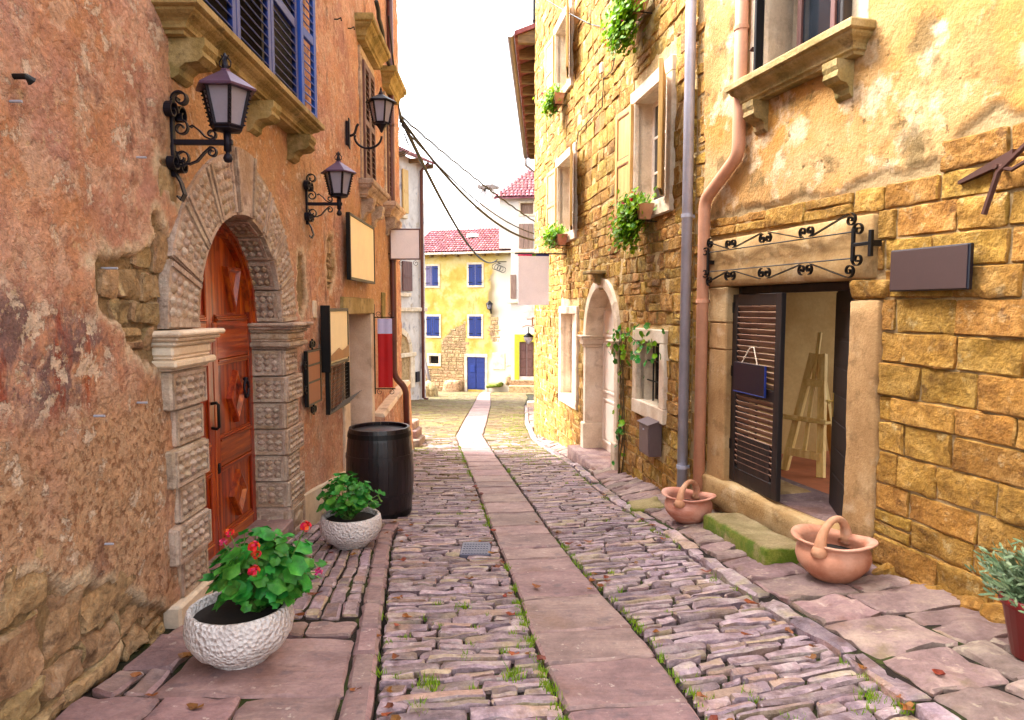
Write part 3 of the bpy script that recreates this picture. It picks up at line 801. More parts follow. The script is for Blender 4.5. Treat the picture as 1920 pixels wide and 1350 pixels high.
def sash(parent, s0, s1, z0, z1, o, mat, nv=2, nh=2, glass=True):
    w = MB().box(s0, s0 + .05, z0, z1, o, o + .04, .004).box(s1 - .05, s1, z0, z1, o, o + .04, .004)
    w.box(s0 + .05, s1 - .05, z0, z0 + .05, o, o + .04, .004).box(s0 + .05, s1 - .05, z1 - .05, z1, o, o + .04, .004)
    for k in range(1, nv): x = s0 + (s1 - s0) * k / nv; w.box(x - .025, x + .025, z0 + .05, z1 - .05, o - .002, o + .038, .004)
    for k in range(1, nh): y = z0 + (z1 - z0) * k / nh; w.box(s0 + .05, s1 - .05, y - .015, y + .015, o + .004, o + .03, .003)
    so = w.obj('window_sash', mat, parent)
    if glass:
        for k in range(nv):
            MB().box(s0 + (s1 - s0) * k / nv + .02, s0 + (s1 - s0) * (k + 1) / nv - .02, z0 + .03, z1 - .03, o + .014, o + .018).obj('pane', M_GLASS, so)
    return so

def louvre(parent, w, h, M, mat, slatmat, n=None, name='shutter', t=.04, mid=True, stile=.07, ang=-.75):
    """louvred leaf in its own frame: x 0..w, y 0..h, z 0..t; slats are sub-parts"""
    mb = MB().box(0, stile, 0, h, 0, t, .004).box(w - stile, w, 0, h, 0, t, .004)
    rails = [(0, stile * 1.6), (h - stile * 1.2, h)] + ([(h * .5 - stile * .6, h * .5 + stile * .6)] if mid else [])
    for a, b in rails: mb.box(stile, w - stile, a, b, .002, t - .002, .004)
    leaf = mb.obj(name, mat, parent, M=M)
    sl = MB(); sw = .055
    i0 = len(sl.v); sl.box(stile - .004, w - stile + .004, -sw / 2, sw / 2, -.005, .005, .002)
    sl.xf(RX(ang))
    me = sl.mesh('slat', slatmat)
    n = n or int(h / .06)
    for k in range(n):
        y = (k + .5) * h / n
        if any(a - .015 < y < b + .015 for a, b in rails): continue
        link('slat', me, leaf, T(0, y, t / 2))
    return leaf

def panel_leaf(parent, w, h, M, mat, edgemat, name='shutter', np_=2, t=.04):
    mb = MB().box(0, w, 0, h, 0, t * .6)
    leaf = mb.obj(name, mat, parent, M=M)
    f = MB(); st = .06 if w > .3 else w * .2
    f.box(-.003, st, -.003, h + .003, -.003, t, .004).box(w - st, w + .003, -.003, h + .003, -.003, t, .004)
    for k in range(np_ + 1):
        y = k * (h - st * 1.2) / np_
        f.box(st, w - st, y, y + st * 1.2, -.002, t - .003, .004)
    f.obj('shutter_frame', mat, leaf)
    p = MB()
    for k in range(np_):
        y0 = k * (h - st * 1.2) / np_ + st * 1.2; y1 = (k + 1) * (h - st * 1.2) / np_
        for (a, b, c_, d) in ((st, st + .014, y0, y1), (w - st - .014, w - st, y0, y1), (st + .014, w - st - .014, y0, y0 + .014), (st + .014, w - st - .014, y1 - .014, y1)):
            p.box(a, b, c_, d, t * .6, t * .85)
    p.obj('shutter_bead', edgemat, leaf)
    return leaf

def corbel(mb, x0, x1, ytop, h, out):
    """scrolled bracket profile in (z, y)"""
    pr = [(0, ytop), (out, ytop), (out, ytop - h * .18), (out * .92, ytop - h * .3), (out * .96, ytop - h * .45), (out * .8, ytop - h * .58), (out * .5, ytop - h * .62),
          (out * .36, ytop - h * .74), (out * .34, ytop - h * .9), (out * .2, ytop - h), (0, ytop - h)]
    return mb.prism_x(pr, x0, x1)

def cornice(mb, x0, x1, y0, h, out, ret=True):
    """moulded sill / hood: a cyma profile in (z, y), with short returns at the ends"""
    pr = [(.5, 0), (.52, .1), (.6, .15), (.6, .24), (.63, .34), (.7, .43), (.8, .5), (.87, .58), (.88, .66), (.95, .68), (1, .72), (1, .94), (.97, 1)]
    rings = []
    for f, y in pr:
        e = (f - .5) * out * .9 if ret else 0; z = f * out
        rings.append([(x0 - e, y0 + y * h, -.03), (x0 - e, y0 + y * h, z), (x1 + e, y0 + y * h, z), (x1 + e, y0 + y * h, -.03)])
    vs = [p for r_ in rings for p in r_]; n = len(rings)
    mb.add(vs, [(i * 4 + k, i * 4 + k + 1, i * 4 + 5 + k, i * 4 + 4 + k) for i in range(n - 1) for k in range(3)] + [(3, 2, 1, 0), tuple((n - 1) * 4 + k for k in range(4))])
    return mb

def carved(mb, O, U, V, N, nu, nv, m=.12, hgt=.02, frame=.012):
    """raised border and a field of little pyramids on the face O + aU + bV"""
    O, U, V, N = Vector(O), Vector(U), Vector(V), Vector(N)
    lu, lv = U.length, V.length; mu = m * min(lu, lv)
    a0, a1, b0, b1 = mu / lu, 1 - mu / lu, mu / lv, 1 - mu / lv
    for (p, q, r_, s_) in ((0.02, a0, .02, .98), (a1, .98, .02, .98), (a0, a1, .02, b0), (a0, a1, b1, .98)):
        c = [O + U * x + V * y for x, y in ((p, r_), (q, r_), (q, s_), (p, s_))]
        vs = [x - N * .004 for x in c] + [x + N * frame for x in c]
        mb.add(vs, [(4, 5, 6, 7), (0, 1, 5, 4), (1, 2, 6, 5), (2, 3, 7, 6), (3, 0, 4, 7)])
    for i in range(nu):
        for j in range(nv):
            sh = .5 * (j % 2) / nu * 0
            x0, x1 = a0 + (a1 - a0) * i / nu + .004, a0 + (a1 - a0) * (i + 1) / nu - .004
            y0, y1 = b0 + (b1 - b0) * j / nv + .004, b0 + (b1 - b0) * (j + 1) / nv - .004
            k = hgt * R.uniform(.75, 1.15)
            xm, ym = (x0 + x1) / 2, (y0 + y1) / 2
            ring = [(x0, ym), (xm - (xm - x0) * .6, ym - (ym - y0) * .6), (xm, y0), (x1 - (x1 - xm) * .4, ym - (ym - y0) * .6), (x1, ym), (x1 - (x1 - xm) * .4, y1 - (y1 - ym) * .4), (xm, y1), (x0 + (xm - x0) * .4, y1 - (y1 - ym) * .4)]
            vs = [O + U * x + V * y + N * .001 for x, y in ring]
            inner = [O + U * (xm + (x - xm) * .55) + V * (ym + (y - ym) * .55) + N * (k * .8) for x, y in ring]
            vs += inner + [O + U * xm + V * ym + N * k]
            mb.add(vs, [(q, (q + 1) % 8, 8 + (q + 1) % 8, 8 + q) for q in range(8)] + [(8 + q, 8 + (q + 1) % 8, 16) for q in range(8)])
    return mb
# ------------------------------------------------------------------ left house: pink plaster, carved portal
HL = thing('plaster_house', 'weathered pink plaster house with carved stone portal and blue louvred shutters', 'house', PL.M)
LTOP, LEND = 7.4, 13.3
# portal geometry
DS0, DS1 = PL.s(384, 700, .07), PL.s(536, 700, .07)
JW, JN = .46, .37                             # widths of the wide and the narrow jamb blocks
DW = (DS1 - DS0) / 2; DC = (DS0 + DS1) / 2
ZSP = PL.z(565, 603, .07)                        # springing line
def zg(s): return PL.g(s)
# second doorway
E0, E1 = PL.s(645), PL.s(688); EZ1 = PL.z(688, 588)
# windows
WZ0, WZ1 = 3.28, 4.95
B0, B1 = 4.3, PL.s(556, 180, .06)
W2a, W2b = PL.s(674, 300), PL.s(694, 300); W3a, W3b = PL.s(719, 300), PL.s(730, 300)
def portal_hole(x, z): return (DS0 - .05 < x < DS1 + .05 and z < ZSP) or math.hypot(x - DC, z - ZSP) < DW + .05
def px(pl, pts, off=0): return [pl.hit(u, v, off) for u, v in pts]
EXL = [px(PL, [(160, 490), (185, 476), (240, 478), (296, 452), (318, 440), (330, 520), (320, 610), (306, 660), (262, 694), (236, 650), (212, 606), (178, 560)]),
       px(PL, [(-400, 1190), (0, 1128), (38, 1092), (80, 1073), (110, 1116), (153, 1107), (217, 1080), (232, 1116), (267, 1142), (318, 1134), (340, 1150), (345, 1190), (330, 1260), (0, 1700), (-400, 1700)]),
       px(PL, [(280, 404), (292, 404), (312, 455), (304, 470)]),
       px(PL, [(608, 446), (620, 444), (624, 500), (618, 548), (608, 540)]),
       px(PL, [(556, 470), (566, 480), (570, 560), (560, 600), (552, 560)]),
       px(PL, [(290, 300), (310, 312), (330, 352), (322, 380), (304, 350)])]
def reliefL(x, z):
    a = noise.noise(Vector((x * 1.3, z * 1.3, 2))) * .012 + noise.noise(Vector((x * 4.1, z * 4.1, 8))) * .009
    f = noise.noise(Vector((x * 11, z * 9, 3)))
    return .026 + a + .006 * f + (.006 if noise.noise(Vector((x * 6.5, z * 6.5, 12))) > .12 else 0)
ZONES = {'stain': ([px(PL, [(-200, 520), (40, 535), (150, 560), (205, 600), (215, 680), (160, 760), (60, 800), (-200, 800)])], .15),
         'sandy': ([px(PL, [(-400, 800), (120, 760), (280, 690), (330, 700), (330, 1200), (-400, 1200)])], .3),
         'ochre': ([px(PL, [(290, 90), (340, 60), (600, 300), (600, 420), (560, 560), (300, 460), (300, 320)]), px(PL, [(640, 330), (740, 420), (740, 600), (640, 560)])], .25)}
holes = [(E0, E1, -3, EZ1), (B0, B1, WZ0, WZ1), (W2a, W2b, WZ0, WZ1), (W3a, W3b, WZ0, WZ1)]
wl, exl = wall_sheet('wall', HL, PL, 1.2, 7.2, -1.2, 4.2, .026, M_PLASTER_L, holes, EXL, reliefL, holetest=portal_hole, zones=ZONES)
wall_sheet('wall', HL, PL, 7.2, LEND, -1.8, LTOP, .06, M_PLASTER_L, holes, EXL, reliefL, zones=ZONES)
wall_sheet('wall', HL, PL, 1.2, 7.2, 4.2, LTOP, .06, M_PLASTER_L, holes, None, reliefL, zones=ZONES)
wall_sheet('wall', HL, PL, .8, 1.2, -1.0, LTOP, .08, M_PLASTER_L, (), EXL, reliefL)
MB().box(.8, LEND, LTOP - .05, LTOP + .1, -6, .12).obj('roof', M_ROOF, HL)
MB().box(.8, LEND, -2, LTOP - .06, -6, -5.9).box(LEND - .12, LEND, -2.2, LTOP - .06, -6, -.02).box(.8, .9, -2, LTOP - .06, -5.89, -.02).obj('rear_wall', M_PLASTER_L, HL)
# stones where the plaster has fallen
rr = random.Random(3); RO_ = DW + .42
st = courses(PL.s(150, 500), PL.s(345, 500), lambda s: ZSP - 1.4, 2.7, (.1, .24), (.12, .3), .016, 41, .01, .012, keep=lambda x, z: exl(x, z) > .005 and math.hypot(x - DC, max(0, z - ZSP)) > RO_ + .05, cut=[(DS0 - JW - .06, DS1, -3, ZSP)], fine=(6, 6), rough=.02, wob=.03, bulge=.004)
st += courses(1.2, DS0 - JW + .1, lambda s: zg(s) - .1, .9, (.14, .3), (.2, .5), .02, 43, .016, .02, keep=lambda x, z: exl(x, z) > -.02, cut=[(DS0 - JW - .03, DS1, -3, ZSP)], fine=(9, 8), rough=.035, wob=.05, bulge=.003, tilt=.02)
st += courses(PL.s(600), PL.s(630), lambda s: 1.2, 2.9, (.1, .2), (.12, .22), .02, 44, .015, .008, keep=lambda x, z: exl(x, z) > .0)
pieces(HL, 'exposed_stone', 'exposed_stone_mass', st, M_BROWNSTONE, 300, PL.M)

# ---- portal: jambs of carved blocks
JD, JO = -.26, .045
def jamb_block(s0, s1, z0, z1, out, inner, carve=True, nu=4, nv=3):
    mb = MB().box(s0, s1, z0, z1, JD, out, .012)
    if carve:
        w, h = s1 - s0, z1 - z0
        carved(mb, (s0 + .004, z0 + .004, out), (w - .008, 0, 0), (0, h - .008, 0), (0, 0, 1), nu, nv, .13, .024, .012)
        # the inner (reveal) face
        xx = s1 if inner > 0 else s0
        d = out - JD - .05
        if inner < 0: carved(mb, (xx, z0 + .004, JD + .03), (0, 0, d), (0, h - .008, 0), (-1, 0, 0), 3, 3, .13, .02, .01)
    mb.obj('portal_block', M_CARVED, HL)
zb = zg(DS0) - .05; ztop = ZSP - .235
n = 6; hs = (ztop - (zb + .2)) / n
MB().box(DS0 - JW - .02, DS0 + .0, zb - .05, zb + .21, JD, .09, .015).obj('portal_plinth', M_LIMESTONE, HL)
for k in range(n):
    wide = k % 2 == 1
    z0 = zb + .21 + k * (ztop - zb - .21) / n; z1 = z0 + (ztop - zb - .21) / n - .006
    jamb_block(DS0 - (JW if wide else JN), DS0, z0, z1, .075 if wide else .045, 1, True, 5 if wide else 4, 3)
zb2 = zg(DS1) - .02
b = MB().box(DS1, DS1 + JW, zb2 - .1, zb2 + .3, JD, .08, .015)
for O, U, V, N in (((DS1, zb2 + .03, JD + .04), (0, 0, .28), (0, .24, 0), (-1, 0, 0)), ((DS1 + .04, zb2 + .03, .08), (JW - .08, 0, 0), (0, .24, 0), (0, 0, 1))):
    carved(b, O, U, V, N, 1, 1, .16, .03, .014)
b.obj('portal_plinth', M_CARVED, HL)
for k in range(n):
    wide = k % 2 == 0
    z0 = zb2 + .302 + k * (ztop - zb2 - .302) / n; z1 = z0 + (ztop - zb2 - .302) / n - .006
    jamb_block(DS1, DS1 + (JW if wide else JN), z0, z1, .075 if wide else .055, -1, True, 5 if wide else 4, 3)
# capitals
for sgn, sx in ((-1, DS0), (1, DS1)):
    a, b_ = (sx - JW, sx) if sgn < 0 else (sx, sx + JW)
    mb = MB()
    for y0, y1, e in ((-.235, -.215, .02), (-.215, -.17, .06), (-.17, -.15, .03), (-.15, -.09, .035), (-.09, -.06, .06), (-.06, -.035, .085), (-.035, 0, .11)):
        mb.box(a - e * .8, b_ + e * .8, ZSP + y0 + .001, ZSP + y1, JD, .07 + e, .012)
    mb.obj('capital', M_LIMESTONE if sgn < 0 else M_CARVED, HL)
# arch: voussoirs with pyramids in polar layout
NV = 9; RO = DW + .42
for k in range(NV):
    a0, a1 = math.pi * k / NV + .008, math.pi * (k + 1) / NV - .008
    key = k == NV // 2
    ro = RO + (.06 if key else 0); o = .07 if key else .05
    mb = MB(); poly = []
    NA = 5
    for i in range(NA + 1):
        t = a0 + (a1 - a0) * i / NA; poly.append((DC + DW * math.cos(t), ZSP + DW * math.sin(t)))
    for i in range(NA, -1, -1):
        t = a0 + (a1 - a0) * i / NA; poly.append((DC + ro * math.cos(t), ZSP + ro * math.sin(t)))
    mb.prism(poly, JD, o)
    def pol(r_, t): return Vector((DC + r_ * math.cos(t), ZSP + r_ * math.sin(t), o))
    # ribs at the radial edges
    for t in (a0 + .02, a1 - .02):
        c = [pol(DW + .02, t - .018), pol(ro - .01, t - .012), pol(ro - .01, t + .012), pol(DW + .02, t + .018)]
        mb.add([q - Vector((0, 0, .004)) for q in c] + [q + Vector((0, 0, .014)) for q in c], [(4, 5, 6, 7), (0, 1, 5, 4), (1, 2, 6, 5), (2, 3, 7, 6), (3, 0, 4, 7)])
    if not key:
        nr, na = 5, 4
        for i in range(nr):
            for j in range(na):
                r0, r1 = DW + .03 + (ro - DW - .05) * i / nr, DW + .03 + (ro - DW - .05) * (i + 1) / nr - .004
                t0, t1 = a0 + .05 + (a1 - a0 - .1) * j / na, a0 + .05 + (a1 - a0 - .1) * (j + 1) / na - .004
                rm, tm = (r0 + r1) / 2, (t0 + t1) / 2; h = .022 * R.uniform(.7, 1.15)
                ring = [pol(r0, tm), pol(r0 + (r1 - r0) * .18, t1 - (t1 - t0) * .15), pol(rm, t1), pol(r1 - (r1 - r0) * .18, t1 - (t1 - t0) * .15), pol(r1, tm), pol(r1 - (r1 - r0) * .18, t0 + (t1 - t0) * .15), pol(rm, t0), pol(r0 + (r1 - r0) * .18, t0 + (t1 - t0) * .15)]
                ce = pol(rm, tm)
                inn = [ce + (q - ce) * .5 + Vector((0, 0, h * .8)) for q in ring]
                mb.add([q + Vector((0, 0, .001)) for q in ring] + inn + [ce + Vector((0, 0, h))],
                       [(q, (q + 1) % 8, 8 + (q + 1) % 8, 8 + q) for q in range(8)] + [(8 + q, 8 + (q + 1) % 8, 16) for q in range(8)])
        # carved soffit panel
        tm = (a0 + a1) / 2; cR = Vector((math.cos(tm), math.sin(tm), 0)); cT = Vector((-math.sin(tm), math.cos(tm), 0))
        hw = DW * math.sin((a1 - a0) / 2) * .96
        O = Vector((DC, ZSP, JD + .03)) + cR * (DW * math.cos((a1 - a0) / 2) - .004) - cT * hw
        carved(mb, O, cT * hw * 2, Vector((0, 0, -JD + o - .06)), -cR, 3, 3, .13, .014, .01)
    mb.obj('voussoir', M_CARVED, HL)

# ---- red door
DO = -.24
def arch_z(x, r): d = r * r - (x - DC) ** 2; return ZSP + math.sqrt(max(0, d))
dz0 = zg(DC) - .06
MB().box(DS0 - .02, DS1 + .02, dz0 - .12, zg(DS0) + .02, JD - .1, .1, .01).obj('threshold', M_SLAB, HL)
for side in (0, 1):
    a, b_ = (DS0 + .0, DC - .004) if side == 0 else (DC + .004, DS1)
    r_ = DW + .02; poly = [(a, dz0), (b_, dz0)]
    for i in range(13):
        x = b_ + (a - b_) * i / 12; poly.append((x, max(ZSP - .01, arch_z(x, r_))))
    leaf = MB().prism(poly, DO - .06, DO).obj('door_leaf', M_REDWOOD, HL)
    # stiles and rails
    st_ = MB().box(a + .002, a + .09, dz0, ZSP + .02, DO + .001, DO + .02, .005).box(b_ - .09, b_ - .002, dz0, (ZSP + DW * .93), DO + .001, DO + .02, .005)
    st_.obj('stile', M_REDWOOD, leaf)
    H = ZSP - dz0
    rails = [dz0 + .0, dz0 + H * .46, dz0 + H * .93]
    for zr, hh in ((dz0, .24), (dz0 + H * .42, .2), (dz0 + H * .86, .3)):
        MB().box(a + .09, b_ - .09, zr, zr + hh, DO + .001, DO + .019, .005).obj('rail', M_REDWOOD_H, leaf)
        for y in (zr + hh, zr - .05):
            if y < dz0: continue
            m_ = MB()
            for q in range(3): m_.box(a + .09, b_ - .09, y + q * .016, y + q * .016 + .015, DO + .001, DO + .03 - q * .009 if y > zr else DO + .012 + q * .009, .003)
            m_.obj('moulding', M_REDWOOD_H, leaf)
    cx = (a + b_) / 2
    for cz, hz in ((dz0 + H * .27, .2), (dz0 + H * .69, .22), (ZSP + .33, .24)):
        wx = .15; up = cz > ZSP
        m_ = MB()
        outer = [(cx, cz - hz), (cx + wx, cz + (hz * .55 if up else 0)), (cx - wx, cz + (hz * .55 if up else 0))] if up else [(cx, cz - hz), (cx + wx, cz), (cx, cz + hz), (cx - wx, cz)]
        cc = (sum(p[0] for p in outer) / len(outer), sum(p[1] for p in outer) / len(outer)); n_ = len(outer)
        lv = [(1, .001), (.96, .045), (.8, .05), (.62, .018), (.0, .03)]
        vs = []
        for f_, z_ in lv[:-1]:
            for p in outer: vs.append((cc[0] + (p[0] - cc[0]) * f_, cc[1] + (p[1] - cc[1]) * f_, DO + z_))
        vs.append((cc[0], cc[1], DO + .024))
        fs = [(l * n_ + q, l * n_ + (q + 1) % n_, (l + 1) * n_ + (q + 1) % n_, (l + 1) * n_ + q) for l in range(3) for q in range(n_)] + [(3 * n_ + q, 3 * n_ + (q + 1) % n_, 4 * n_) for q in range(n_)]
        m_.add(vs, fs); m_.obj('diamond_panel', M_REDWOOD, leaf)
    if side == 0:
        hx_, hz_ = PL.hit(404, 780, DO + .05)
        MB().tube([(hx_, hz_ - .09, DO), (hx_, hz_ - .1, DO + .06), (hx_, hz_ - .085, DO + .075), (hx_, hz_ + .085, DO + .075), (hx_, hz_ + .1, DO + .06), (hx_, hz_ + .09, DO)], .012, 8).obj('pull_handle', M_IRON2, leaf, True)
    else:
        kx, kz = PL.hit(461, 726, DO + .05)
        ring = [(kx + .045 * math.cos(t), kz - .01 + .075 * math.sin(t), DO + .055) for t in [2 * math.pi * q / 20 for q in range(21)]]
        MB().tube(ring, .012, 6).lathe([(.0, 0), (.02, .0), (.024, .02), (0, .03)], 10, (kx, kz + .06, DO + .05), 'y').obj('door_knocker', M_IRON, leaf, True)
        MB().box(a + .015, a + .05, dz0 + H * .4, dz0 + H * .4 + .08, DO + .02, DO + .03, .003).obj('lock_plate', M_IRON, leaf)
# arched inner moulding against the stone
m_ = MB()
for r0, r1, z1 in ((DW - .09, DW - .05, .05), (DW - .05, DW + .01, .075)):
    NA = 24
    for i in range(NA):
        t0, t1 = math.pi * i / NA, math.pi * (i + 1) / NA
        m_.prism([(DC + r0 * math.cos(t0), ZSP + r0 * math.sin(t0)), (DC + r1 * math.cos(t0), ZSP + r1 * math.sin(t0)), (DC + r1 * math.cos(t1), ZSP + r1 * math.sin(t1)), (DC + r0 * math.cos(t1), ZSP + r0 * math.sin(t1))], DO + .001, DO + z1)
m_.obj('door_frame', M_REDWOOD, HL)

SA, SB = PL.s(298, 60), PL.s(604, 245, .26) - .1
# ---- blue window: moulded sill on corbels, louvred leaves
mb = cornice(MB(), SA, SB, WZ0 - .2, .17, .28)
mb.obj('window_sill', M_SILL, HL)
for k, u in enumerate((312, 470, 575)):
    s_ = (SA + .05, (SA + SB) / 2, SB - .24)[k]
    corbel(MB(), s_, s_ + .19, WZ0 - .202, .23, .24).obj('corbel', M_SILL, HL)
frame4(HL, B0, B1, WZ0 - .02, WZ1, .14, -.2, .06, M_LIMESTONE)
reveal(HL, B0, B1, WZ0, WZ1, -.25, .0, M_LIMESTONE, M_DARK)
lw = (B1 - B0) / 3
for k in range(3):
    louvre(HL, lw - .012, WZ1 - WZ0 - .05, T(B0 + k * lw + .006, WZ0 + .02, .045), M_BLUE, M_BLUE, 22)
louvre(HL, .42, WZ1 - WZ0 - .05, T(B1 + .02, WZ0 + .02, .07) @ RY(-math.radians(4)), M_BLUE2, M_BLUE2, 22)
# brown windows beyond
for a, b_ in ((W2a, W2b), (W3a, W3b)):
    cornice(MB(), a - .16, b_ + .16, WZ0 - .26, .24, .24).obj('window_sill', M_CARVED, HL)
    for s_ in (a - .08, b_ - .1): corbel(MB(), s_, s_ + .18, WZ0 - .262, .3, .2).obj('corbel', M_CARVED, HL)
    cornice(MB(), a - .2, b_ + .2, WZ1 + .16, .3, .28).obj('window_hood', M_SILL, HL)
    frame4(HL, a, b_, WZ0 - .02, WZ1, .12, -.2, .06, M_CARVED)
    reveal(HL, a, b_, WZ0, WZ1, -.25, 0, M_LIMESTONE, M_DARK)
    w = (b_ - a) / 2
    for k in range(2): louvre(HL, w - .01, WZ1 - WZ0 - .04, T(a + k * w + .005, WZ0 + .01, .05), M_SHUT_BROWN, M_SHUT_BROWN, 20)
# ---- second doorway
ez0 = zg(E1) + .1
MB().box(E0 - .3, E0, ez0, EZ1, -.3, .06, .01).obj('jamb', M_LIMESTONE, HL)
MB().box(E1, E1 + .2, ez0 - .3, ez0 + .35, -.3, .065, .01).obj('jamb', M_LIMESTONE, HL)
MB().box(E1, E1 + .19, ez0 + .353, EZ1, -.3, .06, .01).obj('jamb', M_LIMESTONE, HL)
MB().box(E0 - .3, E1 + .2, EZ1 + .003, EZ1 + .22, -.3, .07, .01).obj('lintel', M_SILL, HL)
MB().box(E0, E1, ez0 - .4, ez0, -.5, .1, .01).obj('threshold', M_SLAB, HL)
leaf = MB().box(E0 + .01, E1 - .01, ez0 + .004, EZ1 - .004, -.32, -.27).obj('door_leaf', M_REDWOOD, HL)
for k in range(3):
    z_ = ez0 + .12 + k * (EZ1 - ez0 - .1) / 3
    MB().box(E0 + .12, E1 - .12, z_, z_ + .5, -.271, -.25, .012).obj('panel', M_REDWOOD_H, leaf)
# small opening beyond the banner, plinth and batter
MB().box(PL.s(711), PL.s(717), .9, 1.75, .03, .055, .005).obj('wall_niche', M_SILL, HL)
q0, q1 = DS1 + JW + .02, E0 - .32
MB().prism([(q0, zg(q0) - .2), (q1, zg(q1) - .2), (q1, zg(q1) + .28), (q0, zg(q0) + .3)], -.05, .075).obj('plinth', M_LIMESTONE, HL)
t0, t1 = E1 + .22, LEND - .08
pr = MB(); a, b_ = PL.z(695, 795, .1), PL.z(752, 724, .1)
for (s_, z_) in ((t0, a), (t1, b_)):
    pr.v += [(s_, zg(s_) - .3, -.05), (s_, zg(s_) - .3, .26), (s_, z_ - .02, .2), (s_, z_, .17), (s_, z_ + .03, -.05)]
pr.f += [(0, 1, 2, 3, 4), (9, 8, 7, 6, 5)] + [(k, 5 + k, 5 + (k + 1) % 5, (k + 1) % 5) for k in range(5)]
pr.obj('batter_wall', M_PLASTER_L, HL)
pr = MB(); 
pr.v += [(t0, a + .002, .21), (t0, a + .06, .18), (t0, a + .06, .02), (t0, a + .002, .02), (t1, b_ + .002, .21), (t1, b_ + .06, .18), (t1, b_ + .06, .02), (t1, b_ + .002, .02)]
pr.f += [(0, 1, 2, 3), (7, 6, 5, 4)] + [(k, 4 + k, 4 + (k + 1) % 4, (k + 1) % 4) for k in range(4)]
pr.obj('batter_cap', M_LIMESTONE, HL)
# nails, bolts and the bell plate
for u, v in ((165, 780), (248, 755), (182, 1020), (190, 503), (3, 190), (246, 295)):
    x, z = PL.hit(u, v); MB().tube([(x, z, .0), (x, z, .08)], .006, 6).obj('nail', M_ZINC, HL)
x, z = PL.hit(6, 143); MB().tube([(x, z, 0), (x, z, .09), (x + .02, z - .015, .1)], [.012, .012, .02], 6).obj('iron_hook', M_IRON2, HL)
for u, v in ((622, 36), (648, 53)):
    x, z = PL.hit(u, v); MB().tube([(x, z, 0), (x, z, .07), (x + .03, z + .03, .1), (x + .05, z, .1)], .008, 5).obj('iron_hook', M_IRON2, HL)
x, z = PL.hit(583, 580); MB().box(x - .05, x + .05, z - .09, z + .09, .02, .05, .008).obj('bell_plate', M_LIMESTONE, HL)
# ------------------------------------------------------------------ shop house on the right: ochre plaster over coursed sandstone
HS = thing('shop_house', 'ochre plastered house over coursed sandstone with open shop doorway and stone lintel', 'house', PS.M)
SEND, STOP = 5.6, 7.2
D0, D1 = PS.s(1373, 700, -.03), PS.s(1590, 700, .04)
DZ1 = (PS.z(1380, 540) + PS.z(1590, 522)) / 2
DZ0 = PS.z(1585, 985, -.1)
LS0, LS1 = PS.s(1331, 500), PS.s(1648, 460)
LZ0, LZ1 = DZ1, (PS.z(1335, 455) + PS.z(1640, 400)) / 2
def zs(s): return PS.g(s) + .1
so = .24
SZ = (PS.z(1400, 150, so) + PS.z(1610, 48, so)) / 2            # top of the moulded sill
SZ += .07
V0, V1 = PS.s(1440, 90), PS.s(1604, 60); VZ0, VZ1 = SZ + .02, SZ + 1.5
EXS = [px(PS, [(1290, 418), (1330, 410), (1390, 390), (1447, 384), (1513, 365), (1577, 361), (1613, 338), (1633, 328), (1713, 314), (1793, 298), (1797, 262), (1827, 234), (1867, 190), (1897, 200), (1960, 230), (2200, 240), (2600, 2400), (1290, 1300)]),
       [(-.1, -3), (.17, -3), (.13, .5), (.2, 1.2), (.12, 2), (.19, 3), (.12, 4), (.16, 5), (.1, 8), (-.1, 8)]]
def reliefS(x, z):
    return .03 + noise.noise(Vector((x * 1.3, z * 1.3, 32))) * .012 + noise.noise(Vector((x * 5, z * 5, 8))) * .006 - (.012 if noise.noise(Vector((x * 9, z * 9, 4))) > .52 else 0)
door_hole = (D0, D1, DZ0, DZ1)
holesS = [door_hole, (V0, V1, VZ0, VZ1)]
wsS, exS = wall_sheet('wall', HS, PS, 0, 5.0, -1.2, 4.6, .03, M_PLASTER_R, holesS, EXS, reliefS, sink=.006)
wall_sheet('wall', HS, PS, 0, SEND, 4.6, STOP, .08, M_PLASTER_R, holesS, EXS, reliefS)
wall_sheet('wall', HS, PS, 5.0, SEND, -1.2, 4.6, .08, M_PLASTER_R, (), EXS, reliefS)
MB().box(-.2, SEND + .1, STOP - .05, STOP + .12, -2.5, .2).obj('roof', M_ROOF, HS)
MB().box(0, SEND, DZ1 + .75, STOP - .06, -2.45, -2.35).box(SEND - .1, SEND, -1.5, STOP - .06, -2.34, -.02).obj('rear_wall', M_PLASTER_R, HS)
# coursed stones
J0, J1 = D0 - .34, D1 + .3
cutS = [(LS0 - .01, LS1 + .01, LZ0 - .01, LZ1 + .01), (D0 - .3, D1 + .28, DZ0 - .3, DZ1)]
st = courses(0.0, SEND, lambda s: zs(s) + (.1 if s > 2.6 else 0), 2.75, (.16, .225), (.28, .52), .011, 61, .008, .028, keep=lambda x, z: exS(x, z) > -.03 and x > .2, cut=cutS, fine=(10, 8), rough=.013, wob=.012, bulge=.0, tilt=-.012, depth=-.05, wave=.45)
st += courses(0.0, .2, lambda s: zs(s), 4.4, (.12, .22), (.1, .2), .016, 62, .01, .012, fine=(4, 4), rough=.016, wob=.03)
pieces(HS, 'wall_stone', 'wall_stone_mass', st, M_OCHRE, 300, PS.M)
# loose footing stones at the base
rr = random.Random(8); ft = []
for px_ in ([(1622, 1068), (1662, 1056), (1668, 1098), (1625, 1102)], [(1664, 1082), (1752, 1106), (1760, 1138), (1668, 1108)], [(1760, 1110), (1838, 1130), (1842, 1168), (1764, 1150)], [(1838, 1128), (1905, 1150), (1912, 1192), (1842, 1172)]):
    q = px(PS, [px_[3], px_[2], px_[1], px_[0]], .1); ft.append(stone(q, -.05, .1 + rr.uniform(-.03, .05), .035, 7, 6, rr.random() * 900, .03, .03, None, .03))
pieces(HS, 'footing_stone', 'footing_mass', ft, M_OCHRE, 300, PS.M)
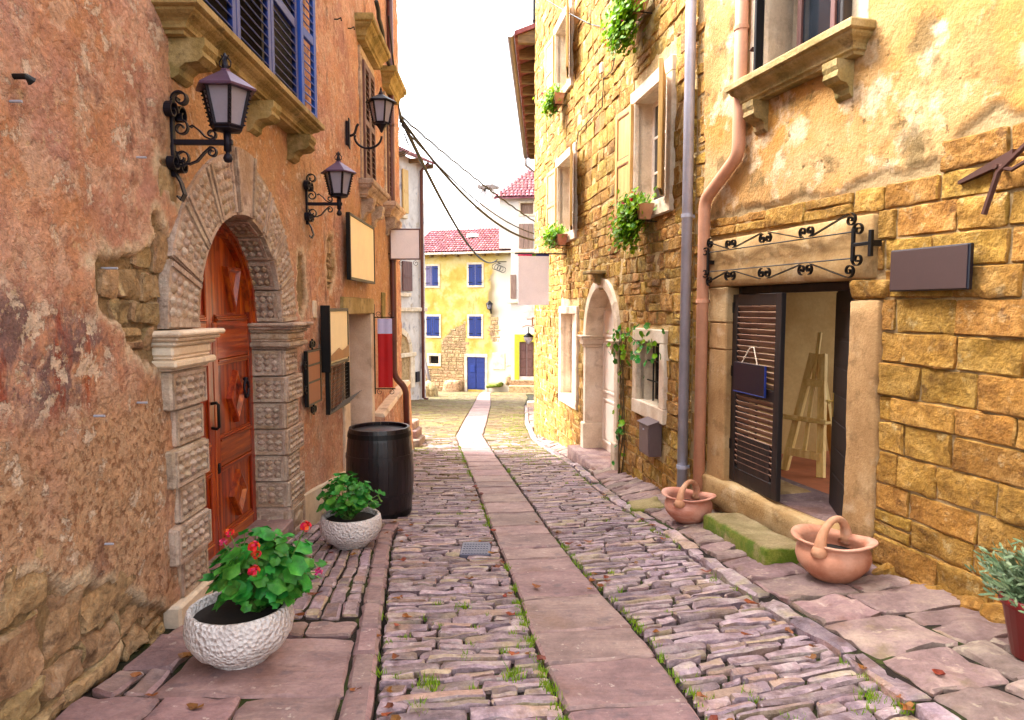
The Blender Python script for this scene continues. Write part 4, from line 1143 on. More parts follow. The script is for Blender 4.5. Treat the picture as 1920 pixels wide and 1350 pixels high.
# doorway: lintel, jambs, threshold
MB().add(*stone([(LS0, LZ0 + .003), (LS1, LZ0 + .003), (LS1, LZ1), (LS0, LZ1)], -.3, .055, .015, 14, 6, 5, 0, .005, None, .006)).obj('lintel', M_DRESSED, HS, True)
zc = [DZ0 - .02, PS.z(1355, 655), PS.z(1355, 605), DZ1 - .004]
for k in range(3): MB().box(D0 - .3, D0 - .0, zc[k] + .003, zc[k + 1], -.3, .045 + .004 * k, .012).obj('jamb', M_DRESSED, HS)
zr = PS.z(1610, 562)
MB().add(*stone([(D1, DZ0 - .25), (D1 + .28, DZ0 - .25), (D1 + .27, zr - .004), (D1, zr - .004)], -.3, .05, .012, 6, 14, 15, 0, .008, None, .012)).obj('jamb', M_DRESSED, HS, True)
MB().add(*stone([(D1, zr + .004), (D1 + .3, zr + .004), (D1 + .34, DZ1 - .006), (D1, DZ1 - .006)], -.3, .06, .02, 6, 6, 25, 0, .014, None, .014)).obj('jamb', M_OCHRE, HS, True)
MB().add(*stone([(D0 - .42, DZ0 - .26), (D1 + .04, DZ0 - .3), (D1 + .02, DZ0 - .004), (D0 - .4, DZ0 - .004)], -.5, .1, .02, 14, 6, 35, 0, .02, None, .02)).obj('threshold', M_DRESSED, HS, True)
MB().box(D0 - .02, D1 + .02, DZ0 - .1, DZ0, -.6, -.02).obj('door_sill', M_PAVE, HS)
reveal(HS, D0 - .001, D1 + .001, DZ0 - .05, DZ1, -.32, -.31, M_DARKWOOD)
fw = .07
MB().box(D0, D0 + .04, DZ0, DZ1, -.2, -.08, .005).box(D1 - .04, D1, DZ0, DZ1, -.2, -.08, .005).box(D0 + .04, D1 - .04, DZ1 - fw, DZ1, -.2, -.08, .005).obj('door_frame', M_DARKWOOD, HS)
# left louvred leaf, nearly closed
LW = PS.s(1474, 700, -.02) - D0
lf = louvre(HS, LW, DZ1 - DZ0 - fw - .02, T(D0 + .012, DZ0 + .015, -.06) @ RY(-.08), M_DARKWOOD, M_SLATWOOD, 34, 'door_leaf', .045, True, .085, .6)
MB().box(LW * .16, LW * .84, .12, .46, .004, .04, .005).obj('panel', M_DARKWOOD, lf)
for y in (.3, 1.0, 1.6): MB().box(.0, .03, y, y + .1, .044, .052, .002).obj('hinge', M_IRON2, lf)
# right leaf swung inwards
RW = D1 - D0 - LW - .08
rl = MB().box(0, RW, 0, DZ1 - DZ0 - fw - .02, 0, .045, .004).obj('door_leaf', M_DARKWOOD, HS, M=T(D1 - .02, DZ0 + .015, -.015) @ RY(math.radians(150)))
for k in range(8): MB().box(.08, RW - .08, .1 + k * .22, .1 + k * .22 + .19, -.006, .0, .003).obj('board', M_DARKWOOD, rl)
MB().box(RW - .1, RW - .06, .75, .95, -.014, -.006, .003).tube([(RW - .08, .88, -.01), (RW - .08, .88, -.06), (RW - .2, .88, -.06)], .009, 6).obj('door_handle', M_BRASS, rl)
# room behind: plaster, tile floor, unseen back wall opening added to brighten it
r0, r1, rb = D0 - .9, D1 + 2.2, -2.3
wv = PS.s(1552, 750, rb) + .5                     # the added light opening starts beyond what the doorway shows
MB().box(r0, r1, DZ0 - .1, DZ0 - .004, rb, -.605).obj('room_floor', M_FLOORTILE, HS)
MB().box(r0, wv, DZ0, DZ1 + .6, rb - .1, rb).box(wv, r1, DZ1 + .45, DZ1 + .6, rb - .1, rb).box(r0 - .1, r0, DZ0 - .1, DZ1 + .6, rb, -.06).box(r1, r1 + .1, DZ0 - .1, DZ1 + .6, rb, -.3).obj('room_wall', M_INTERIOR, HS)
MB().box(r0, r1, DZ1 + .6, DZ1 + .7, rb, -.06).obj('room_ceiling', M_INTERIOR, HS)
# upper window
c0, c1 = PS.s(1398, 170, .06), PS.s(1618, 60, .1)
cornice(MB(), c0 + .06, c1 - .06, SZ - .2, .2, so).obj('window_sill', M_SILL, HS)
for s_ in (c0 + .14, c1 - .3): corbel(MB(), s_, s_ + .15, SZ - .202, .26, .18).obj('corbel', M_SILL, HS)
for a, b_ in ((V0 - .2, V0), (V1, V1 + .16)): MB().box(a, b_, VZ0, VZ1 + .1, -.25, .042, .006).obj('jamb', M_LIMESTONE, HS)
reveal(HS, V0, V1, VZ0, VZ1, -.3, -.0, M_LIMESTONE, M_DARK)
sash(HS, V0 + .16, V1 - .02, VZ0 + .01, VZ1 - .01, -.2, M_SHUT_BROWN, 2, 1)
MB().box(V0 - .02, V0 + .012, VZ0 + .02, VZ1, .05, .13, .004).obj('shutter', M_IRON2, HS)
MB().box(V1 - .01, V1 + .02, VZ0 + .02, VZ1, .05, .13, .004).obj('shutter', M_DARKWOOD, HS)
x, z = PS.hit(1424, 96); MB().tube([(x, z, .02), (x, z, .09), (x + .05, z, .1)], .012, 6).obj('shutter_hook', M_RUST, HS)
# iron wall anchor
a_ = [PS.hit(u, v, .1) for u, v in ((1845, 402), (1872, 322), (1925, 270), (1975, 215))]
MB().tube([(x, z, .1) for x, z in a_], .017, 6).obj('wall_anchor', M_RUST, HS)
a_ = [PS.hit(u, v, .09) for u, v in ((1872, 312), (1900, 318), (1930, 300))]
MB().tube([(x, z, .1) for x, z in a_], .013, 6).tube([(a_[0][0], a_[0][1], -.02), (a_[0][0], a_[0][1], .12)], .016, 6).obj('anchor_tie', M_RUST, HS)
p0, p1 = PS.hit(1798, 346, .04), PS.hit(1900, 300, .04)
MB().prism([(p0[0], p0[1]), (p1[0], p1[1]), (p1[0], p1[1] + .06), (p0[0], p0[1] + .02)], -.02, .05).obj('iron_plate', M_RUST, HS)

# ------------------------------------------------------------------ stone house with arched white door
HR = thing('stone_house', 'tall golden rubble stone house with arched white door and tan shutters', 'house', PR.M)
RLEN = PR.I @ Vector((RX0 - RDX * CORNER_Y, CORNER_Y, 0)); RLEN = RLEN.x
RTOP = 9.1
def zr_(s): return PR.g(s) + .06
def win(u0, v0, u1, v1, off=0):
    """rectangle seen between two pixel corners (far top, near bottom)"""
    a, b_ = PR.hit(u0, v0, off), PR.hit(u1, v1, off); return a[0], b_[0], b_[1], a[1]
WA = (PR.s(1056, 660), PR.s(1083, 660), PR.z(1066, 742), PR.z(1060, 588))          # low window with white shutter
WBz = (PR.z(1213, 750), PR.z(1213, 640)); WB = (PR.s(1201, 700), PR.s(1244, 700), WBz[0] - .02, WBz[1])  # barred window
WC = (PR.s(1197, 300), PR.s(1256, 300), PR.z(1230, 378), PR.z(1198, 195))          # upper near window
WD = (PR.s(1050, 370), PR.s(1080, 370), PR.z(1064, 438), PR.z(1052, 312))          # upper far window
WT = (PR.s(1046, 100), PR.s(1073, 100), PR.z(1060, 165), PR.z(1048, 62))           # top far window
AS0, AS1 = PR.s(1103, 700), PR.s(1158, 700)
AZ = PR.z(1100, 628); AR = (AS1 - AS0) / 2; AC = (AS0 + AS1) / 2; AK = .95        # door arch, slightly flattened
az0 = zr_(AC) + .1
wins = [WA, WB, WC, WD, WT]
def arch_hole(x, z): return (AS0 - .06 < x < AS1 + .06 and az0 - .3 < z < AZ) or (z >= AZ and math.hypot(x - AC, (z - AZ) / AK) < AR + .06)
def reliefR(x, z): return noise.noise(Vector((x * 2, z * 2, 51))) * .01 + noise.noise(Vector((x * 8, z * 8, 8))) * .006 + .006
wall_sheet('wall', HR, PR, 0, RLEN, -2.0, RTOP, .06, M_MORTAR, wins, None, reliefR, holetest=arch_hole)
MB().box(-.2, RLEN + .1, RTOP, RTOP + .15, -6, .2).obj('roof', M_ROOF, HR)
MB().box(0, RLEN, -2, RTOP - .01, -6, -5.9).box(0, .1, -2, RTOP - .01, -5.89, -.02).box(RLEN - .1, RLEN, STOP, RTOP - .01, -5.89, -.02).obj('rear_wall', M_MORTAR, HR)
fwid = [.14, .16, .17, .15, .15]
cutR = [(w[0] - f, w[1] + f, w[2] - f, w[3] + f) for w, f in zip(wins, fwid)]
cutR.append((AS0 - .14, AS1 + .14, -3, AZ))
keepR = lambda x, z: math.hypot(x - AC, (z - AZ) / AK) > AR + .2 if z > AZ - .05 else True
st = courses(0, RLEN, zr_, 3.0, (.1, .22), (.14, .4), .012, 71, .008, .02, keep=keepR, cut=cutR, fine=(6, 5), rough=.016, wob=.024, bulge=.001, depth=-.03)
st += [s for s in courses(0, RLEN, lambda s: 3.0, RTOP, (.14, .3), (.2, .6), .012, 72, .008, .018, keep=lambda x, z: z > 3.05, cut=cutR, fine=(6, 5), rough=.016, wob=.024, bulge=.001, depth=-.03)]
pieces(HR, 'wall_stone', 'wall_stone_mass', st, M_RUBBLE, 300, PR.M)
# arched door
mb = MB(); NA = 22
for a, b_ in ((AS0 - .14, AS0), (AS1, AS1 + .14)):
    MB().box(a, b_, az0 + .42, AZ - .2, -.26, .05, .008).obj('pilaster', M_LIMESTONE, HR)
    MB().box(a - .03, b_ + .03, az0 - .12, az0 + .418, -.27, .085, .012).obj('pilaster_base', M_LIMESTONE, HR)
    m_ = MB()
    for y0, y1, e in ((-.2, -.15, .02), (-.15, -.07, .05), (-.07, -.03, .075), (-.03, 0, .1)): m_.box(a - e, b_ + e, AZ + y0 + .001, AZ + y1, -.26, .05 + e, .008)
    m_.obj('capital', M_LIMESTONE, HR)
for k in range(5):
    a0, a1 = math.pi * k / 5 + .004, math.pi * (k + 1) / 5 - .004; poly = []
    for i in range(7): t = a0 + (a1 - a0) * i / 6; poly.append((AC + AR * math.cos(t), AZ + AK * AR * math.sin(t)))
    for i in range(6, -1, -1): t = a0 + (a1 - a0) * i / 6; poly.append((AC + (AR + .15) * math.cos(t), AZ + AK * (AR + .15) * math.sin(t)))
    MB().prism(poly, -.26, .055).obj('voussoir', M_LIMESTONE, HR)
kz = AZ + AK * AR
corbel(MB(), AC - .08, AC + .08, kz + .2, .24, .14).box(AC - .24, AC + .24, kz + .202, kz + .25, -.02, .26, .01).obj('keystone', M_SILL, HR)
poly = [(AS0, az0), (AS1, az0)] + [(AC + (AR + .01) * math.cos(math.pi * i / 16), AZ + AK * (AR + .01) * math.sin(math.pi * i / 16)) for i in range(17)]
dl = MB().prism(poly, -.3, -.25).obj('door_leaf', M_WHITEDOOR, HR)
for k in range(2):
    a, b_ = AS0 + .08 + k * AR, AS0 - .06 + (k + 1) * AR
    for z0, z1 in ((az0 + .12, az0 + .85), (az0 + .95, AZ - .12), (AZ - .02, AZ + AK * AR * .6)):
        m_ = MB()
        for p, q, r_, s_ in ((a, b_, z0, z0 + .04), (a, b_, z1 - .04, z1), (a, a + .04, z0 + .04, z1 - .04), (b_ - .04, b_, z0 + .04, z1 - .04)): m_.box(p, q, r_, s_, -.249, -.225, .006)
        m_.box(a + .07, b_ - .07, z0 + .07, z1 - .07, -.249, -.235, .008)
        m_.obj('panel', M_WHITEDOOR, dl)
MB().tube([(AC + .05, az0 + .95, -.25), (AC + .05, az0 + .95, -.2), (AC + .12, az0 + .95, -.19)], .012, 6).obj('door_handle', M_IRON2, dl)
MB().add(*stone([(AS0 - .3, az0 - .32), (AS1 + .3, az0 - .4), (AS1 + .3, az0 - .01), (AS0 - .3, az0 - .01)], -.35, .28, .02, 8, 5, 3, 0, .01, None, .01)).obj('doorstep', M_PAVE, HR, True)
# window surrounds
for w, f in zip(wins, fwid):
    frame4(HR, *w, f, -.06, .06, M_LIMESTONE, sill=f * 1.1, lint=f)
    reveal(HR, *w, -.26, -.0, M_LIMESTONE, M_DARK)
MB().box(WA[0] + .02, WA[1] - .02, WA[2] + .01, WA[3] - .01, -.2, -.16, .004).obj('shutter', M_WHITEDOOR, HR)
sash(HR, WB[0], WB[1], WB[2], WB[3], -.24, M_DARKWOOD, 2, 2)
m_ = MB()
for k in range(3): x = WB[0] + (WB[1] - WB[0]) * (k + 1) / 4; m_.tube([(x, WB[2], -.1), (x, WB[3], -.1)], .01, 6)
for k in range(2): z = WB[2] + (WB[3] - WB[2]) * (k + 1) / 3; m_.tube([(WB[0], z, -.095), (WB[1], z, -.095)], .009, 6)
m_.obj('window_grille', M_IRON2, HR)
for w in (WC, WD, WT): sash(HR, w[0], w[1], w[2], w[3], -.22, M_WHITEDOOR, 2, 3)
for w in (WC, WD, WT):
    lw = (w[1] - w[0]) / 2 * .98; hh = w[3] - w[2]
    panel_leaf(HR, lw, hh, T(w[0] - .03 - lw, w[2], .1) @ RY(math.radians(4)), M_SHUT_TAN, M_SHUT_EDGE)
    if w is WC: panel_leaf(HR, lw, hh, T(w[1] + .02, w[2], .075) @ RY(math.radians(-24)), M_SHUT_TAN, M_SHUT_EDGE)
    else: panel_leaf(HR, lw, hh, T(w[1] + .02, w[2], .07) @ RY(math.radians(-14)), M_SHUT_TAN, M_SHUT_EDGE)
# further house with gutter and rafters
H3 = thing('far_stone_house', 'narrow stone house with rafter eave and gutter beyond the tan shutters', 'house', PR3.M)
L3 = (Vector((1.14, 29.0)) - Vector((.55, 16.2))).length
E3 = 7.75
wall_sheet('wall', H3, PR3, 0, L3, -3.2, E3, .15, M_MORTAR, (), None, reliefR)
st = courses(0, L3, lambda s: PR3.g(s), E3, (.2, .36), (.35, .8), .02, 81, .02, .02)
pieces(H3, 'wall_stone', 'wall_stone_mass', st, M_RUBBLE, 120, PR3.M)
MB().box(0, L3, -3.2, E3, -5, -4.9).box(0, .1, -3.2, E3, -4.89, -.02).obj('rear_wall', M_MORTAR, H3)
rf = MB().add([(-.2, E3 + .0, .5), (L3, E3 + .0, .5), (L3, E3 + 1.9, -5), (-.2, E3 + 1.9, -5), (-.2, E3 + .1, .5), (L3, E3 + .1, .5), (L3, E3 + 2.0, -5), (-.2, E3 + 2.0, -5)],
    [(0, 1, 2, 3), (4, 7, 6, 5), (0, 4, 5, 1), (1, 5, 6, 2), (2, 6, 7, 3), (3, 7, 4, 0)]).obj('roof', M_ROOF, H3)
for k in range(14):
    x = .3 + k * (L3 - .5) / 13
    MB().add([(x, E3 - .16, .0), (x + .14, E3 - .16, .0), (x + .14, E3 - .14, .42), (x, E3 - .14, .42), (x, E3 + .16, 0), (x + .14, E3 + .16, 0), (x + .14, E3 + .02, .42), (x, E3 + .02, .42)],
             [(0, 1, 2, 3), (4, 7, 6, 5), (0, 4, 5, 1), (1, 5, 6, 2), (2, 6, 7, 3), (3, 7, 4, 0)]).obj('rafter', M_EAVEWOOD, H3)
gt = [(.5 + .09 + .085 * math.cos(t), E3 + .04 + .085 * math.sin(t)) for t in [math.pi + math.pi * k / 8 for k in range(9)]]
gt += [(.5 + .09 + .075 * math.cos(t), E3 + .04 + .075 * math.sin(t)) for t in [2 * math.pi - math.pi * k / 8 for k in range(9)]]
MB().prism_x(gt, -.25, L3).obj('gutter', M_GREYPIPE, rf)
# pipe at the far end of that house
dp = thing('drainpipe', 'grey drainpipe with iron clamps at the far corner of the right house row', 'drainpipe', PR3.M)
MB().tube([(.1, E3, .58), (.1, E3 - .35, .56), (.1, E3 - .7, .12), (.1, PR3.g(.1) + .05, .12), (.1, PR3.g(.1) + .0, .2)], .06, 10).obj('pipe', M_GREYPIPE, dp, True)
for z in (5.5, 3.2, 1, -1): MB().tube([(.1, z, .12), (.1, z + .06, .12)], .068, 10).obj('clamp', M_IRON, dp)
MB().box(-.25, .25, PR3.g(.1) - .1, PR3.g(.1) + .25, .0, .5, .03).obj('foot_block', M_LIMESTONE, H3)
# ------------------------------------------------------------------ drainpipes
def pipe(label, plane, pts, r, mat, clamps=(), clampmat=None, n=14, foot=None):
    """pts = (s, z, off) in wall-local space"""
    t = thing('drainpipe', label, 'drainpipe', plane.M)
    MB().tube(pts, r, n).obj('pipe', mat, t, True)
    for c in clamps:
        MB().tube([(c[0], c[1], c[2]), (c[0], c[1] + .035, c[2])], r * 1.14, n).box(c[0] - .012, c[0] + .012, c[1], c[1] + .03, .0, c[2]).obj('clamp', clampmat or M_ZINC, t)
    for k in range(1): pass
    return t
def rnd(pts, r=.1, n=4):
    """round the corners of a polyline"""
    P = [Vector(p) for p in pts]; out = [P[0]]
    for i in range(1, len(P) - 1):
        a, b = (P[i - 1] - P[i]), (P[i + 1] - P[i]); d = min(r, a.length * .45, b.length * .45)
        p0, p1 = P[i] + a.normalized() * d, P[i] + b.normalized() * d
        for k in range(n + 1): t = k / n; out.append(p0 * (1 - t) ** 2 + P[i] * 2 * t * (1 - t) + p1 * t * t)
    return out + [P[-1]]
sg = PR.s(1281, 700, .1)
pipe('straight zinc drainpipe on the corner of the stone house', PR, [(sg, 9.3, .09), (sg, zr_(sg) + .0, .09)], .054, M_ZINC, [(sg, z, .09) for z in (PR.z(1281, 410, .1), PR.z(1281, 880, .1), 4.9)])
x1, z1 = PS.hit(1381, 280, .12); x0, z0 = PS.hit(1318, 375, .12)
pipe('salmon painted drainpipe with a swan neck beside the shop doorway', PS, rnd([(x1 + .0, 7.4, .1), (x1, PS.z(1381, 292, .1), .1), (x0, z0, .1), (x0, zs(x0) + .02, .1)], .09), .058, M_TERRAPIPE, [(x0, PS.z(1315, 568, .1), .1), (x1, PS.z(1385, 60, .1), .1)], M_TERRAPIPE)
s1 = PL.s(741, 577, .12)
zbend = PL.z(745, 705, .12)
pipe('brown drainpipe with a kinked foot at the end of the pink house', PL, rnd([(s1, 7.4, .09), (s1, zbend, .09), (s1, zbend - .2, .29), (s1, zg(s1) + .12, .3)], .12), .055, M_BROWNPIPE, [(s1, z, .09) for z in (4.6, 2.3, .9)], M_BROWNPIPE)

# ------------------------------------------------------------------ wall lanterns (local: x along the wall, y up, z out)
def scroll_strip(mb, pts, w=.026, t=.009): mb.ribbon([(0, y, z) for z, y in pts], w, t, (1, 0, 0))
def lantern_head(t, cz, y0, rt, rb, h, roofh, mat=M_IRON, roofmat=M_COPPER, n=6):
    """tapered six-sided lantern standing at (0, y0, cz)"""
    A = [2 * math.pi * k / n + math.pi / n for k in range(n)]
    P = lambda r, y, k: Vector((r * math.cos(A[k % n]), y, cz + r * math.sin(A[k % n])))
    fr = MB()
    for k in range(n):
        fr.tube([P(rb, y0, k), P(rt, y0 + h, k)], .011, 4)
        for y, r in ((y0, rb), (y0 + h, rt)): fr.tube([P(r, y, k), P(r, y, k + 1)], .011, 4)
        for q in range(9):
            s_ = (q + .5) / 9; fr.lathe([(0, -.007), (.009, 0), (0, .007)], 5, P(rb + (rt - rb) * s_ + .014, y0 + h * s_, k), 'y')
    fr.obj('lantern_frame', mat, t)
    for k in range(n):
        MB().add([P(rb * .97, y0 + .01, k), P(rb * .97, y0 + .01, k + 1), P(rt * .97, y0 + h - .01, k + 1), P(rt * .97, y0 + h - .01, k),
                  P(rb * .93, y0 + .01, k), P(rb * .93, y0 + .01, k + 1), P(rt * .93, y0 + h - .01, k + 1), P(rt * .93, y0 + h - .01, k)],
                 [(0, 1, 2, 3), (7, 6, 5, 4), (0, 4, 5, 1), (1, 5, 6, 2), (2, 6, 7, 3), (3, 7, 4, 0)]).obj('pane', M_FROST, t)
    rf = MB(); yr = y0 + h
    rings = [(rt * 1.3, yr - .012), (rt * 1.32, yr + .0), (rt * .85, yr + roofh * .45), (rt * .22, yr + roofh), (rt * .2, yr + roofh + .012), (.0, yr + roofh + .014)]
    vs = [P(max(r, .002), y, k) for r, y in rings for k in range(n)]
    rf.add(vs, [(i * n + k, i * n + (k + 1) % n, (i + 1) * n + (k + 1) % n, (i + 1) * n + k) for i in range(len(rings) - 1) for k in range(n)] + [tuple(range(n))])
    rf.obj('lantern_roof', roofmat, t)
    b = MB(); b.add([P(rb * .98, y0 - .005, k) for k in range(n)] + [P(rb * 1.05, y0 - .018, k) for k in range(n)] + [P(.02, y0 - .03, k) for k in range(n)],
                    [(i * n + k, i * n + (k + 1) % n, (i + 1) * n + (k + 1) % n, (i + 1) * n + k) for i in range(2) for k in range(n)] + [tuple(range(n)), tuple(range(2 * n, 3 * n))])
    b.obj('lantern_base', mat, t)
    return yr + roofh
def wrought_lantern(label, s, zarm, reach):
    t = thing('wall_lantern', label, 'lantern', PL.M @ T(s, zarm, .03), 'wrought iron lanterns on the pink house')
    L = reach
    MB().box(-.014, .014, -.012, .018, 0, L + .03, .002).obj('arm', M_IRON, t)
    bk = MB()
    # back plate: long S strip with curls
    bk.box(-.02, .02, -.2, .22, .0, .02, .004)
    for x_ in (-1, 1):
        pts = spiral(x_ * .06, .17, .06, .014, math.pi if x_ > 0 else 0, 1.2 * (-x_))
        bk.ribbon([(x, y, .03) for x, y in pts], .045, .009, (0, 0, 1))
        pts = spiral(x_ * .055, -.12, .05, .014, math.pi if x_ > 0 else 0, 1.2 * x_)
        bk.ribbon([(x, y, .03) for x, y in pts], .045, .009, (0, 0, 1))
    pts = [(.01, -.16), (.05, -.23), (.07, -.3), (.05, -.335), (.03, -.31)]; scroll_strip(bk, pts, .045, .01)
    pts = [(.0, .2), (.02, .25)] + spiral(.065, .25, .05, .016, math.pi, -1.1); scroll_strip(bk, pts, .045, .01)
    bk.obj('back_plate', M_IRON, t)
    sc_ = MB()
    up = spiral(.06, .085, .012, .05, 0, 1.3) ; scroll_strip(sc_, up)
    pts = [(.06 + .055, .09), (.13, .1), (.17, .07), (.2, .035), (.235, .02)] + spiral(L * .72, .05, .03, .01, -math.pi / 2, 1.1); scroll_strip(sc_, pts)
    dn = spiral(.06, -.085, .012, .05, 0, -1.3); scroll_strip(sc_, dn)
    pts = [(.03, -.05), (.05, -.1), (.1, -.125), (.15, -.105), (.19, -.06), (.23, -.025)] + spiral(L * .72, -.055, .03, .01, math.pi / 2, -1.1); scroll_strip(sc_, pts)
    sc_.obj('scroll', M_IRON, t)
    MB().lathe([(.0, -.115), (.02, -.11), (.028, -.09), (.02, -.068), (.012, -.062), (.014, -.05), (.022, -.046), (.022, .08), (.0, .08)], 12, (0, 0, L), 'y').obj('post', M_IRON, t, True)
    yt = lantern_head(t, L, .09, .135, .085, .22, .1)
    f = MB().lathe([(.02, 0), (.022, .02), (.012, .05), (.016, .075), (.0, .1)], 8, (0, yt + .01, L), 'y')
    for k in range(4):
        a = math.pi / 2 * k; pts = [(.012, 0.01), (.03, .02), (.034, .045), (.016, .07), (.022, .085)]
        f.tube([(r * math.cos(a), yt + .01 + y, L + r * math.sin(a)) for r, y in pts], .004, 4)
    f.obj('finial', M_IRON, t)
sA = PL.s(312, 280); wrought_lantern('wrought iron lantern above the carved portal, under the blue window sill', sA, PL.z(316, 270), .33)
sB = PL.s(568, 385); wrought_lantern('wrought iron lantern on the wall past the arch, near the cream board', sB, PL.z(570, 384), .33)
sC = PL.s(645, 245); zC = PL.z(645, 252)
t = thing('wall_lantern', 'smooth black lantern on a curved arm above the cream board', 'lantern', PL.M @ T(sC, zC, .03))
MB().box(-.05, .05, -.14, .16, 0, .03, .006).box(-.035, .035, -.18, .2, .03, .045, .006).obj('back_plate', M_IRON, t)
pts = [(0, -.02 , .03), (0, .0, .1), (0, .1, .13), (0, .13, .15)]
am = MB().tube(rnd(pts, .04), .016, 8)
am.tube([(0, -.02 + .0, .12)] + [(0, -.02 - .2 * math.sin(a) * .75, .27 - .17 * math.cos(a)) for a in [math.pi * k / 14 for k in range(15)]], .014, 8)
am.obj('arm', M_IRON, t, True)
MB().lathe([(.0, -.04), (.014, -.03), (.03, .0), (.06, .04), (.08, .06)], 6, (0, .06, .44), 'y').obj('lantern_cup', M_IRON, t)
yt = lantern_head(t, .44, .14, .15, .095, .26, .09, M_IRON, M_IRON)
MB().lathe([(.035, 0), (.03, .02), (.012, .05), (.014, .07), (.0, .1)], 8, (0, yt, .44), 'y').obj('finial', M_IRON, t)

# ------------------------------------------------------------------ signs on the pink house
def board(name, label, cat, plane, s0, s1, z0, z1, off, th, fw, face, frame, group=None):
    t = thing(name, label, cat, plane.M @ T(s0, z0, off), group)
    w, h = s1 - s0, z1 - z0
    MB().box(fw, w - fw, fw, h - fw, 0, th * .8).obj('board_face', face, t)
    m = MB().box(0, fw, 0, h, -.002, th, .004).box(w - fw, w, 0, h, -.002, th, .004).box(fw, w - fw, 0, fw, -.002, th, .004).box(fw, w - fw, h - fw, h, -.002, th, .004)
    m.obj('frame', frame, t)
    for x in (w * .2, w * .8): MB().box(x - .02, x + .02, h * .4, h * .6, -off, 0).obj('bracket', M_IRON2, t)
    return t
board('sign_board', 'blank cream board in a dark frame high on the pink house', 'sign', PL, PL.s(657, 460, .14), PL.s(703, 480, .14), PL.z(657, 524, .14), PL.z(657, 398, .14), .09, .05, .035, M_BOARD_Y, M_IRON2)
a, b_ = PL.s(617, 640, .14), PL.s(655, 630, .14); z0, z1 = PL.z(617, 690, .14), PL.z(617, 578, .14)
t = board('menu_case', 'cream menu case with a wire rack beneath, beside the white doorway', 'menu case', PL, a, b_, z0, z1, .09, .045, .035, M_BOARD_Y, M_IRON2)
w, h = b_ - a, z1 - z0
MB().prism([(.06, .06), (w - .06, .06), (w - .06, .2), (w * .8, .17), (w * .6, .15), (w * .45, .19), (w * .25, .15), (.06, .12)], .05, .054).obj('printed_strip', M_MENU, t)
MB().box(-.03, .0, -.05, h + .03, -.03, .07, .004).obj('side_post', M_IRON2, t)
m = MB(); rh = PL.z(617, 692, .14) - PL.z(617, 782, .14)
for k in range(16): x = .02 + (w - .04) * k / 15; m.box(x - .0018, x + .0018, -rh, -.02, .02, .026)
for k in range(12): y = -.02 - (rh - .02) * k / 11; m.box(.02, w - .02, y - .0018, y + .0018, .026, .031)
m.box(0, .03, -rh, -.01, .0, .05, .003).box(w - .03, w, -rh, -.01, 0, .05, .003).box(.03, w - .03, -rh, -rh + .03, 0, .05, .003)
for k in range(7): m.tube([(.02, -rh + .02 + k * .02, .05 + k * .02), (w + .1, -rh + .02 + k * .02, .05 + k * .02)], .004, 4)
m.obj('wire_rack', M_IRON2, t)
a, b_ = PL.s(582, 700, .12), PL.s(606, 700, .12); z0, z1 = PL.z(583, 762, .12), PL.z(583, 660, .12)
t = thing('sign_board', 'narrow brown board of three panels in a scrolled iron frame', 'sign', PL.M @ T(a, z0, .07)); w, h = b_ - a, z1 - z0
for k in range(3): MB().box(.02, w - .02, h * (0, .42, .74)[k] + .01, h * (.42, .74, 1)[k] - .01, 0, .025, .003).obj('panel', M_BOARD_B, t)
m = MB().box(-.01, .02, -.01, h + .01, -.01, .03, .003).box(w - .02, w + .01, -.01, h + .01, -.01, .03, .003)
for k in range(4): y = h * (0, .42, .74, 1)[k]; m.box(.02, w - .02, y - .01, y + .01, -.01, .028, .003)
for y, sg_ in ((h, 1), (0, -1)):
    for sx in (-1, 1): m.ribbon([(w / 2 + x, y + sg_ * .01 + yy * sg_, .01) for x, yy in spiral(sx * .045, .05, .045, .012, math.pi if sx > 0 else 0, -1.2 * sx)], .02, .008, (0, 0, 1))
    m.tube([(w / 2, y, .01), (w / 2, y + sg_ * .12, .01)], .01, 6)
for y in (h * .3, h * .75): m.ribbon([(-.03 + x, y + yy, .01) for x, yy in spiral(0, 0, .05, .012, 0, 1.3)], .02, .008, (0, 0, 1))
m.obj('frame', M_IRON2, t)
MB().box(w * .4, w * .6, h * .3, h * .4, -.07, 0).obj('bracket', M_IRON2, t)
# red banner on a pole (hangs across the street side: x = out of the wall)
def cross(plane, s, z, off=0.0):
    """matrix whose x points out of the wall, y up, z towards the camera side"""
    d = -plane.d if plane is PL else plane.d
    Mx = Matrix.Identity(4); X = plane.n; Y = Vector((0, 0, 1)); Z = X.cross(Y)
    for i, v_ in enumerate((X, Y, Z)): Mx[0][i], Mx[1][i], Mx[2][i] = v_
    Mx.translation = plane.w(s, z, off); return Mx
sB_ = PL.s(701, 650, .04); zt, zb_ = PL.z(701, 598, .1), PL.z(701, 732, .1)
t = thing('banner_sign', 'red banner with a pale blue head hung on an iron pole', 'banner', cross(PL, sB_, zb_)); hh = zt - zb_
k = sB_ / F
MB().box(.02, .06, -.1, hh + .22, -.02, .02, .004).box(.0, .02, .1, .16, -.015, .015).box(.0, .02, hh, hh + .06, -.015, .015).obj('pole', M_IRON2, t)
bw0, bw1 = .1, .1 + 27 * k
fl = MB(); NX = 10
